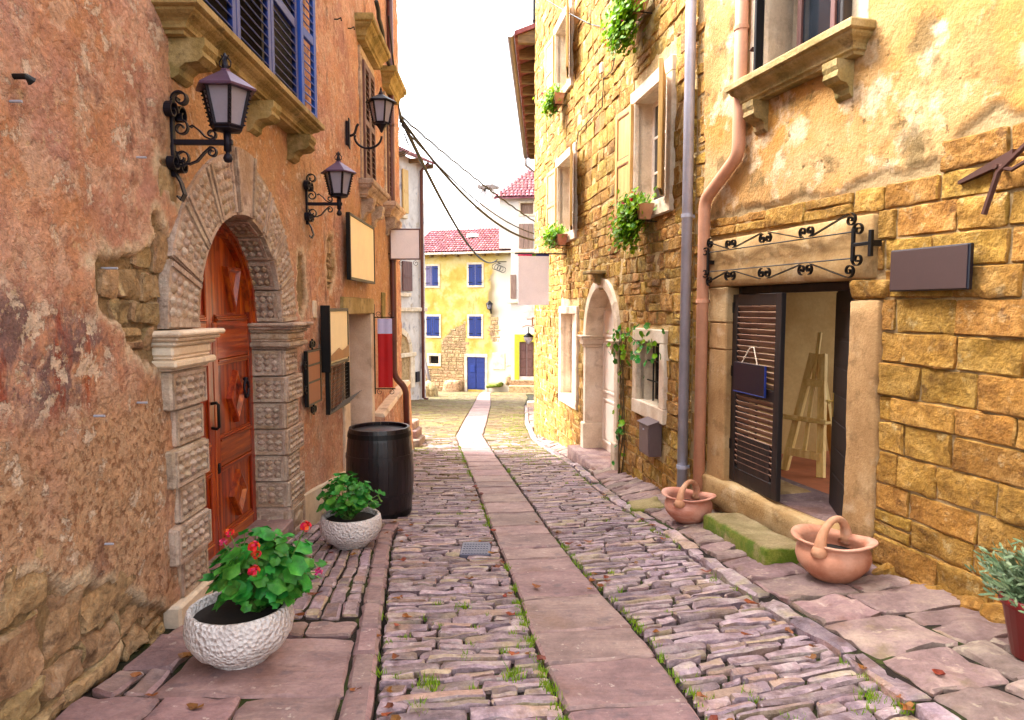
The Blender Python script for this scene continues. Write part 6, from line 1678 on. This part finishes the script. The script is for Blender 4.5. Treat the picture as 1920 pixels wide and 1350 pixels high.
# planted bowls
def leaf_mesh(name, mat, r=.05, n=12, cup=.25):
    vs = [(0, 0, 0)]; fs = []
    for ring, f in ((1, .55), (2, 1.0)):
        for k in range(n):
            a = 2 * math.pi * k / n + math.pi / 2 + .22; rr_ = r * f * (1 + (.08 * math.cos(k * math.pi) if ring == 2 else 0))
            if k == n - 1: rr_ *= .6
            vs.append((rr_ * math.cos(a), rr_ * math.sin(a), cup * r * f * f + .12 * r * f * math.sin(3 * a)))
    for k in range(n): fs.append((0, 1 + k, 1 + (k + 1) % n)); fs.append((1 + k, 1 + n + k, 1 + n + (k + 1) % n, 1 + (k + 1) % n))
    return MB().add(vs, fs).mesh(name, mat, True, False)
LEAFS = [leaf_mesh('leaf', M_LEAF, .045, 12, c) for c in (.1, .3, -.2)]
def flower_mesh(mat, r=.02, n=14, seed=1):
    rr = random.Random(seed); m = MB()
    for k in range(n):
        d = Vector((rr.gauss(0, 1), rr.gauss(0, 1), rr.gauss(.4, .8))).normalized(); c = d * r * rr.uniform(.6, 1.1)
        a = d.orthogonal().normalized(); b = d.cross(a); s_ = r * .55
        m.add([c - a * s_, c + b * s_ * .8 + d * s_ * .2, c + a * s_, c - b * s_ * .8 + d * s_ * .2], [(0, 1, 2, 3)])
    return m.mesh('flower', mat, False, False)
FLOW = [flower_mesh(M_PETAL, .028, 18, 1), flower_mesh(M_PETAL, .022, 14, 2), flower_mesh(M_PINK, .02, 12, 3)]
def look(n, roll):
    return Vector(n).to_track_quat('Z', 'Y').to_matrix().to_4x4() @ RZ(roll)
def bowl_plant(label, base, R0, Hb, center, rad, nleaf, flowers, seed, ls=1.0):
    t = thing('potted_geranium', label, 'potted plant', T(*base), 'white planted bowls beside the portal')
    pr = [(0, 0), (R0 * .52, 0), (R0 * .56, .012), (R0 * .6, .03), (R0 * .82, .07), (R0 * .97, Hb * .48), (R0, Hb * .66), (R0 * .97, Hb * .86), (R0 * .94, Hb * .97), (R0 * .9, Hb), (R0 * .84, Hb * .985), (R0 * .84, Hb * .8), (0, Hb * .79)]
    m = MB().lathe(pr, 56)
    m.v = [(x + .004 * noise.noise(Vector((x, y, z)) * 30), y + .004 * noise.noise(Vector((x, y, z)) * 30 + Vector((9, 0, 0))), z) for x, y, z in m.v]
    m.obj('bowl', M_WHITEPOT, t, True)
    MB().lathe([(0, Hb * .86), (R0 * .4, Hb * .85), (R0 * .845, Hb * .82)], 24).obj('soil', M_POTSOIL, t, True)
    rr = random.Random(seed); stems = MB()
    for k in range(nleaf):
        while True:
            d = Vector((rr.uniform(-1, 1), rr.uniform(-1, 1), rr.uniform(-.7, 1)))
            if .5 < d.length < 1: break
        d = d.normalized() * rr.uniform(.55, 1.0)
        wob = 1 + .3 * noise.noise(d * 2.2 + Vector((seed, 0, 0)))
        p = Vector((center[0] + d.x * rad[0] * wob, center[1] + d.y * rad[1] * wob, center[2] + d.z * rad[2] * wob))
        n = (Vector((d.x * .7, d.y * .7, .75)) + Vector((rr.uniform(-.4, .4), rr.uniform(-.4, .4), rr.uniform(-.2, .3)))).normalized()
        s_ = rr.uniform(.4, 1.25) * ls
        link('leaf', LEAFS[k % 3], t, T(*p) @ look(n, rr.uniform(0, 6.28)) @ Matrix.Scale(s_, 4))
        if k % 3 == 0:
            a = Vector((center[0] * .6 + rr.uniform(-.04, .04), center[1] * .6 + rr.uniform(-.04, .04), Hb * .82))
            stems.tube([a, a.lerp(p, .5) + Vector((0, 0, .03)), p], [.006, .004, .003], 4)
    stems.obj('stem', M_STEM, t, True)
    for (dx, dy, dz, f) in flowers:
        p = Vector((center[0] + dx, center[1] + dy, center[2] + dz))
        link('flower', FLOW[f], t, T(*p)); MB().tube([Vector((center[0] + dx * .5, center[1] + dy * .5, center[2])), p], .003, 4).obj('flower_stalk', M_STEM, t)
b1 = G(452, 1236); b1.z = gz(b1.x, b1.y) + .012
bowl_plant('white bowl of geranium with red blooms standing on the large slab', b1, .268, .285, (.1, .06, .43), (.28, .25, .2), 280,
           [(.03, -.18, .2, 0), (-.13, -.08, .24, 1), (.05, -.24, .1, 0), (.24, -.02, .25, 0), (.05, -.2, .17, 1), (.31, -.05, .02, 2), (-.2, .0, .16, 2)], 5, 1.0)
b2 = G(659, 1024); b2.z = gz(b2.x, b2.y) + .012
bowl_plant('white bowl of leafy geranium without blooms in front of the barrel', b2, .262, .27, (-.03, .02, .42), (.25, .22, .2), 190, [], 9, .95)
# terracotta basket pots
def basket_pot(label, base, R0, rot, group='terracotta basket pots by the shop'):
    t = thing('terracotta_pot', label, 'pot', T(*base) @ RZ(rot), group)
    Hb = R0 * 1.08; n = 48
    pr = [(0, 0), (.52, 0), (.56, .03), (.7, .14), (.9, .36), (.96, .54), (.92, .72), (.82, .84), (.86, .9), (1.0, .97), (1.04, 1.0), (1.02, 1.03), (.9, 1.01), (.74, .9), (.8, .74), (.6, .3), (0, .25)]
    m = MB().lathe([(r_ * R0, h * Hb) for r_, h in pr], n)
    vs = []
    for i, (x, y, z) in enumerate(m.v):
        a = math.atan2(y, x); rim = max(0, z / Hb - .55) / .45
        k = 1 - .2 * rim * (abs(math.sin(a)) ** 6)          # rim pinched where the handle starts
        vs.append((x * (1 + .06 * rim), y * k, z + .05 * R0 * rim * math.cos(2 * a)))
    m.v = vs; m.obj('pot_body', M_TERRACOTTA, t, True)
    MB().lathe([(0, .62 * Hb), (.8 * R0, .62 * Hb)], 24).obj('soil', M_POTSOIL, t)
    arc = [(0, .76 * R0 * math.cos(a), Hb * .9 + R0 * .62 * math.sin(a)) for a in [math.pi * (-.06 + 1.12 * k / 16) for k in range(17)]]
    h = MB().tube(arc, [R0 * .095 + R0 * .09 * (abs(k - 8) / 8) ** 2 for k in range(17)], 10)
    h.obj('handle', M_TERRACOTTA, t, True)
    for sy in (-1, 1): MB().lathe([(0, -.05), (.05, -.03), (.055, 0), (.04, .03), (0, .045)], 10, (0, sy * .8 * R0, Hb * .82)).obj('handle_boss', M_TERRACOTTA, t, True)
def onpav(u, v):
    p = G(u, v, .08)
    for _ in range(4): p = G(u, v, pav(p.x, p.y) - gz(p.x, p.y))
    return Vector((p.x, p.y, pav(p.x, p.y) + .012))
basket_pot('terracotta basket pot with arched handle beside the shop doorway jamb', onpav(1560, 1084), .25, -.87)
basket_pot('terracotta basket pot with arched handle at the foot of the salmon drainpipe', onpav(1290, 978), .235, -.7)
# mossy step in front of the shop
p = [onpav(u, v) for u, v in ((1318, 990), (1436, 1064))]
d = (p[1] - p[0]); d.z = 0; d.normalize(); nn = Vector((-d.y, d.x, 0))
if nn.x < 0: nn = -nn
q = [p[0], p[1], p[1] + nn * .34, p[0] + nn * .34]
zf = lambda x, y: p[0].z + (p[1].z - p[0].z) * ((Vector((x, y, 0)) - Vector((p[0].x, p[0].y, 0))).dot(d) / (p[1] - p[0]).length)
t = MB().add(*stone([(v_.x, v_.y) for v_ in q], -.05, .13, .022, 18, 8, 4, 0, .01, zf, .012)).obj('stone_step', M_MOSS, None, True)
tag(t, 'green mossy stone step lying before the shop threshold', 'step')
p = onpav(1205, 948)
t = MB().add(*stone([(p.x - .16, p.y - .2), (p.x + .2, p.y - .25), (p.x + .2, p.y + .22), (p.x - .14, p.y + .2)], -.05, .03, .02, 8, 8, 14, 0, .012, lambda x, y: pav(x, y), .02)).obj('moss_slab', M_MOSS, None, True)
tag(t, 'flat moss covered slab at the foot of the zinc drainpipe', 'slab')
# lavender pot at the right edge
p = onpav(1942, 1236)
t = thing('potted_lavender', 'grey green lavender bush in a dark red pot against the sandstone wall', 'potted plant', T(*p))
MB().lathe([(0, 0), (.1, 0), (.15, .26), (.165, .26), (.165, .3), (.15, .3), (.145, .26), (0, .25)], 24).obj('pot', M_REDPOT, t, True)
m = MB(); rr = random.Random(4)
for k in range(230):
    a = rr.uniform(0, 6.28); el = rr.uniform(.25, 1.4); L_ = rr.uniform(.16, .33)
    dv_ = Vector((math.cos(a) * math.cos(el), math.sin(a) * math.cos(el), math.sin(el)))
    for q in range(13):
        f = .25 + .75 * q / 12; c = Vector((0, 0, .27)) + dv_ * L_ * f + Vector((0, 0, -.04 * f * f))
        n = (dv_ + Vector((rr.gauss(0, .6), rr.gauss(0, .6), rr.gauss(.1, .5)))).normalized(); o_ = n.orthogonal().normalized()
        l_ = .05; w_ = .006
        m.add([c - o_ * w_, c + o_ * w_, c + n * l_ * .7 + o_ * w_, c + n * l_, c + n * l_ * .7 - o_ * w_], [(0, 1, 2, 3, 4)])
o = m.obj('foliage', M_LAV, t, False, False); o['kind'] = 'stuff'
# mailbox
a, b_ = PR.s(1210, 830, .1), PR.s(1236, 830, .14); z0, z1 = PR.z(1222, 856, .14), PR.z(1222, 806, .14)
t = thing('mailbox', 'grey steel mailbox under the barred window', 'mailbox', PR.M @ T(a, z0, .03)); w = .36; h = .42
MB().add([(0, 0, 0), (w, 0, 0), (w, 0, .15), (0, 0, .15), (0, h, 0), (w, h, 0), (w, h - .05, .15), (0, h - .05, .15)], [(0, 3, 2, 1), (4, 5, 6, 7), (0, 1, 5, 4), (1, 2, 6, 5), (2, 3, 7, 6), (3, 0, 4, 7)]).obj('box_body', M_MAILBOX, t)
MB().add([(-.015, h + .002, -.0), (w + .015, h + .002, 0), (w + .015, h - .056, .175), (-.015, h - .056, .175), (-.015, h + .012, 0), (w + .015, h + .012, 0), (w + .015, h - .046, .18), (-.015, h - .046, .18)], [(0, 3, 2, 1), (4, 5, 6, 7), (0, 1, 5, 4), (1, 2, 6, 5), (2, 3, 7, 6), (3, 0, 4, 7)]).obj('lid', M_MAILBOX, t)
MB().box(.02, w - .02, .02, h - .09, .1502, .156, .003).obj('front_door', M_MAILBOX, t); MB().lathe([(0, 0), (.012, 0), (.012, .012), (0, .012)], 10, (w * .5, h * .7, .16), 'y').obj('lock', M_ZINC, t)
# climbing vine by the white door
sV = PR.s(1167, 700, .05); zv0 = zr_(sV)
t = thing('climbing_vine', 'thin climbing vine with green leaves between the arched door and barred window', 'vine', PR.M)
rr = random.Random(12); m = MB(); tips = []
top = PR.z(1170, 620, .1)
for k in range(4):
    pts = []; n_ = 14
    for i in range(n_ + 1):
        f = i / n_; pts.append((sV + .03 * math.sin(f * 9 + k * 2) + (k - 1.5) * .025, zv0 + (top - zv0) * f, .06 + .03 * math.sin(f * 7 + k)))
    m.tube(pts, [.012 - .006 * i / n_ for i in range(n_ + 1)], 5)
    tips += [pts[i] for i in range(2, n_ + 1)]
sW = PR.s(1240, 660, .15)
br_ = [(sV + (sW - sV) * f, top - .05 - .12 * f + .04 * math.sin(f * 8), .08 + .1 * f) for f in [i / 10 for i in range(11)]]
m.tube(br_, [.01 - .005 * i / 10 for i in range(11)], 5); m.obj('stem', M_VINE, t, True)
VL = leaf_mesh('leaf', M_LEAF, .047, 10, .2); VL2 = leaf_mesh('leaf', M_LEAF2, .05, 10, .2)
spots = [(rr.choice(tips), .09) for _ in range(26)] + [(rr.choice(br_[4:]), .13) for _ in range(48)] + [((sV + rr.uniform(-.1, .12), top + rr.uniform(-.25, .1), .1), .12) for _ in range(24)]
for (c, sp) in spots:
    pth = Vector(c) + Vector((rr.gauss(0, sp), rr.gauss(-.02, sp), abs(rr.gauss(.04, .05))))
    link('leaf', rr.choice((VL, VL, VL2)), t, T(*pth) @ look((rr.gauss(0, .5), rr.gauss(.3, .4), 1), rr.uniform(0, 6.28)) @ Matrix.Scale(rr.uniform(.5, 1.1), 4))
# flower boxes under the windows of the stone house
SMALL = leaf_mesh('leaf_shape', None, .036, 7, .2)
lv_v = [tuple(v.co) for v in SMALL.vertices]; lv_f = [tuple(p_.vertices) for p_ in SMALL.polygons]
def flower_box(label, u, v, hang, wid, nl, seed, fl=6, lmat=M_LEAF2, depth=.0):
    s_, z_ = PR.hit(u, v, .2)
    t = thing('flower_box', label, 'flower box', PR.M @ T(s_, z_, .05), 'flower boxes on the stone house')
    m = MB().add([(-wid * .42, -.09, .06), (wid * .42, -.09, .06), (wid * .42, -.09, .19), (-wid * .42, -.09, .19), (-wid * .5, .09, .03), (wid * .5, .09, .03), (wid * .5, .09, .22), (-wid * .5, .09, .22)], [(0, 3, 2, 1), (4, 5, 6, 7), (0, 1, 5, 4), (1, 2, 6, 5), (2, 3, 7, 6), (3, 0, 4, 7)])
    m.obj('box', M_TERRACOTTA, t)
    i = MB()
    for x in (-wid * .35, wid * .35): i.tube([(x, .1, -.05), (x, .1, .24), (x, -.1, .2), (x, -.11, -.05)], .008, 5)
    i.tube([(-wid * .5, .02, .235), (wid * .5, .02, .235)], .007, 5); i.obj('iron_holder', M_IRON2, t)
    rr = random.Random(seed); f = MB(); pts = []
    for k in range(nl):
        g = rr.random()
        x = rr.gauss(0, wid * .3) - depth * g; y = .16 + rr.gauss(0, .07) - hang * g ** 1.2; z = .14 + rr.gauss(0, .08) + .12 * math.sqrt(g)
        x *= 1 - .45 * g
        if z < .0: z = abs(z) + .02
        Mx = T(x, y, z) @ look((rr.gauss(0, .5), rr.gauss(.6, .4), 1), rr.uniform(0, 6.28)) @ Matrix.Scale(rr.uniform(.6, 1.25), 4)
        i0 = len(f.v); f.add(lv_v, lv_f); f.xf(Mx, i0); pts.append((x, y, z))
    o = f.obj('foliage', lmat, t, True, False); o['kind'] = 'stuff'
    for k in range(fl):
        x, y, z = rr.choice(pts); link('flower', FLOW[rr.choice((0, 1, 2))], t, T(x + rr.uniform(-.12, .06), y + .03, z + .08) @ Matrix.Scale(1.3, 4))
flower_box('largest trailing geranium box, high up beside the zinc drainpipe', 1180, 25, .55, .85, 1300, 1, 8)
flower_box('bright geranium box below the topmost tan shutters', 1040, 192, .34, .65, 560, 2, 3)
flower_box('geranium box under the large open window near the zinc drainpipe', 1192, 402, .5, .65, 850, 3, 8)
flower_box('leafy box below the lower far shutters, by the pale banner', 1044, 452, .16, .8, 560, 4, 4)
# thin cable and junction box on the stone house
c_ = [PR.hit(u, v, .04) for u, v in ((1105, 45), (1130, 50), (1148, 70), (1155, 100), (1148, 133), (1132, 148), (1130, 200), (1085, 248), (1082, 270))]
t = MB().tube([(x, z, .045) for x, z in c_], .008, 5).obj('cable', M_CABLE); t.matrix_basis = PR.M; tag(t, 'thin cable curling across the front of the stone house', 'cable')
x, z = PR.hit(1130, 128, .05); t = thing('junction_box', 'tiny white junction box on the stone house front', 'junction box', PR.M @ T(x, z, .04))
MB().box(-.04, .04, -.07, .07, 0, .05, .008).obj('box_body', M_WHITEDOOR, t); MB().tube([(0, -.07, .02), (0, -.14, .02)], .01, 5).obj('gland', M_IRON2, t)
# easel in the shop
ex0 = PS.s(1490, 900, -1.2)
t = thing('easel', 'pale wooden easel standing inside the shop doorway', 'easel', PS.M @ T(PS.s(1516, 900, -1.0), DZ0 - .004, -1.0) @ RY(.35)); EHh = (PS.z(1500, 625, -1.15) - DZ0) / 1.1
def strut(nm, a, b, w=.036): 
    m = MB(); a, b = Vector(a), Vector(b); d = (b - a).normalized(); x = d.cross(Vector((0, 0, 1))).normalized() * w; y = d.cross(x).normalized() * w * .7
    m.add([a - x - y, a + x - y, a + x + y, a - x + y, b - x - y, b + x - y, b + x + y, b - x + y], [(0, 3, 2, 1), (4, 5, 6, 7), (0, 1, 5, 4), (1, 2, 6, 5), (2, 3, 7, 6), (3, 0, 4, 7)]); return m.obj(nm, M_EASEL, t)
strut('leg', (-.2, 0, .12), (-.05, EHh * .95, -.1)); strut('leg', (.2, 0, .12), (.05, EHh * .95, -.1)); strut('rear_leg', (0, 0, -.5), (0, EHh * .9, -.12))
strut('mast', (0, .18, .1), (0, EHh * 1.12, -.12), .018); strut('cross_bar', (-.18, .2, .1), (.18, .2, .1)); strut('cross_bar', (-.1, EHh * .72, -.04), (.1, EHh * .72, -.04))
MB().box(-.24, .24, EHh * .42, EHh * .42 + .025, .03, .14, .004).box(-.24, .24, EHh * .42 + .025, EHh * .42 + .05, .125, .14, .003).obj('tray', M_EASEL, t)
# iron cover in the cobbles
q = [G(u, v) for u, v in ((868, 1042), (917, 1042), (914, 1020), (872, 1020))]
cc = sum(q, Vector()) / 4
t = thing('drain_cover', 'square ribbed iron cover set among the cobbles', 'cover', T(cc.x, cc.y, gz(cc.x, cc.y) + .004) @ RX(-math.atan(SL)))
w2_ = (q[1].x - q[0].x) / 2 + .02; l2 = (q[2].y - q[1].y) / 2 + .01
MB().box(-w2_, w2_, -l2, l2, -.05, .012, .006).obj('plate', M_COVER, t)
for i in range(9):
    for j in range(5): MB().box(-w2_ + .02 + i * (2 * w2_ - .04) / 9, -w2_ + .02 + (i + .7) * (2 * w2_ - .04) / 9, -l2 + .015 + j * (2 * l2 - .03) / 5, -l2 + .015 + (j + .7) * (2 * l2 - .03) / 5, .0121, .017).obj('raised_stud', M_COVER, t)
# overhead cables
def cable(label, a, b, sag, r=.012, n=24, wig=0):
    a, b = Vector(a), Vector(b)
    pts = [a.lerp(b, k / n) - Vector((0, 0, sag * 4 * (k / n) * (1 - k / n))) for k in range(n + 1)]
    if wig: pts = [p_ + Vector((wig * math.sin(k * 2.1), 0, wig * math.cos(k * 2.1))) for k, p_ in enumerate(pts)]
    o = MB().tube(pts, r, 6).obj('cable', M_CABLE, None, True); tag(o, label, 'cable', 'overhead cables'); return o
hub = at(757, 232, 14.2)
byy = PY.w(*PY.hit(932, 487, .3), .3)
cable('bundle of black cables dropping along the top of the pink house to the cable knot', PL.w(PL.s(706, 30, .3), PL.z(706, 5, .3), .3), hub, .08, .03, 24, .008)
cable('second black cable beside the bundle above the brown drainpipe', PL.w(PL.s(722, 30, .3), PL.z(712, 5, .3), .35), hub, .15, .014)
cable('black cable swinging down from the cable knot to the yellow house bracket', hub, byy, 1.2, .045)
e1, e2, e3 = PR3.w(8, CH + (577 - 440) / F * 21, .1), PR3.w(7, CH + (577 - 452) / F * 22, .1), PR3.w(6.4, CH + (577 - 418) / F * 22.6, .1)
cable('thick cable from the knot to the right house row, lowest of the pair', hub, e2, .5, .03)
cable('thin cable running just above the thick one to the right house row', hub + Vector((0, 0, -.12)), e1, .35, .016)
cable('straight twisted cable reaching highest on the right house row', hub + Vector((0, 0, .05)), e3, .1, .02, 40, .012)
cable('thin cable leaving the stone house high up over the lane', PR.w(*PR.hit(1108, 46, .05), .05), at(960, -20, 15), .05, .01)
t = thing('cable_knot', 'knot of insulators and looped wire where the overhead cables meet', 'cable fitting', T(*hub))
MB().lathe([(0, -.09), (.05, -.06), (.03, -.02), (.06, .01), (.03, .05), (0, .09)], 8).obj('insulator', M_IRON2, t, True)
m = MB()
for k in range(4): m.tube([(-.06 + .16 * math.cos(a) * (1 + .1 * k), .03 * k, -.42 + .2 * math.sin(a) - .04 * k) for a in [q_ * .45 for q_ in range(15)]], .008, 5)
m.tube([(-.06, 0, -.25), (0, 0, 0)], .008, 5).obj('wire_loop', M_CABLE, t)
ay = PL.w(s1, hub.z, .09); MB().tube([tuple(ay - hub), (0, 0, 0)], .012, 5).obj('stay', M_IRON2, t)
# small lamp housing at the top corner of the stone house
qL = at(1006, 40, 17.5); t = thing('floodlight', 'small dark floodlight at the high corner of the stone house', 'lamp', T(*qL))
MB().box(-.12, .1, -.1, .1, -.3, .25, .03).obj('lamp_housing', M_IRON2, t); MB().tube([(0, 0, -.3), (.1, 0, -.45), (.5, -.6, -.45)], .04, 6).obj('bracket', M_IRON2, t)

# ------------------------------------------------------------------ grass in the joints, fallen leaves
rr = random.Random(99); m = MB()
def tuft(x, y, z, n, hgt, spread):
    for _ in range(n):
        a = rr.uniform(0, 6.28); r_ = rr.uniform(0, spread); bx, by = x + r_ * math.cos(a), y + r_ * math.sin(a)
        h = hgt * rr.uniform(.5, 1.2); lx, ly = rr.gauss(0, .5) * h, rr.gauss(0, .5) * h; w = .003
        m.add([(bx - w, by, z - .012), (bx + w, by, z - .012), (bx + lx, by + ly, z + h)], [(0, 1, 2)])
for k in range(620):
    y = 2.6 + 11 * rr.random() ** 1.6
    side = rr.random()
    if side < .25: x = TL(y) - rr.uniform(0, .05)
    elif side < .4: x = KR(y) - rr.uniform(0, .06)
    elif side < .5: x = LE(y) + rr.uniform(-.02, .06)
    elif side < .62: x = TR(y) + rr.uniform(0, .05)
    else: x = rr.uniform(LE(y), KR(y))
    if TL(y) < x < TR(y): continue
    if noise.noise(Vector((x * 1.2, y * .9, 4))) < -.05: continue
    tuft(x, y, gz(x, y), rr.randint(6, 16), rr.uniform(.015, .035), .035)
for k in range(420):     # greener patches further down on the right lane and along the footway
    y = rr.uniform(11, 24); x = rr.uniform(KR(y) - .7, KR(y) + .05)
    tuft(x, y, gz(x, y), 7, .03, .08)
for (u, v) in ((1630, 1308), (1420, 1120), (1330, 1010), (800, 1280), (870, 1140), (960, 1265)):
    p = G(u, v); tuft(p.x, p.y, gz(p.x, p.y), 60, .035, .07)
g = m.obj('grass', M_GRASS, None, False, False); g['kind'] = 'stuff'; g['label'] = 'tufts of grass and moss growing in the joints of the cobbles'; g['category'] = 'grass'
def dry(seed):
    r2 = random.Random(seed); n = 9; vs = [(0, 0, .008)]
    for k in range(n): a = 2 * math.pi * k / n; r_ = .034 * (1 + .35 * math.cos(a * 2 + seed) + r2.uniform(-.3, .25)); vs.append((r_ * math.cos(a), r_ * .7 * math.sin(a), .004 + .016 * abs(math.sin(a + seed)) + r2.uniform(0, .008)))
    return MB().add(vs, [(0, 1 + k, 1 + (k + 1) % n) for k in range(n)]).mesh('fallen_leaf', M_DRYLEAF, False, False)
DRY = [dry(s_) for s_ in (1, 2, 3, 5)]
spots = [(285, 1310), (300, 1200), (365, 1335), (255, 1275), (345, 1240), (560, 1160), (590, 1120), (610, 1060), (580, 1050), (700, 1010), (660, 1045), (620, 1040), (725, 1005), (1520, 1240), (1480, 1190), (1400, 1195), (1700, 1330), (1660, 1290), (1640, 1270), (920, 1022), (750, 1000), (880, 1090), (1005, 1105), (1110, 1095), (1080, 960), (1075, 940), (1190, 1060), (1760, 1290)]
for _ in range(70):
    y = 2.7 + 6 * rr.random() ** 1.4; e_ = rr.choice((TL(y) - .06, KR(y) - .05, LE(y) + .06, LE(y) + .1, TR(y) + .06)); spots.append((e_ + rr.gauss(0, .06), -y))
for u, v in spots:
    if v > 0: p = G(u, v)
    else: p = Vector((u, -v, 0))
    if p.x < wallL(p.y) + .08: continue
    z = (pav(p.x, p.y) + .012 if p.x > KR(p.y) + .14 else gz(p.x, p.y) + .008)
    o = link('fallen_leaf', DRY[rr.randrange(4)], None, T(p.x, p.y, z) @ RX(-math.atan(SL)) @ RZ(rr.uniform(0, 6.28)) @ Matrix.Scale(rr.uniform(.6, 1.25), 4))
    tag(o, 'dry curled brown leaf fallen on the paving', 'leaf', 'fallen leaves on the paving')
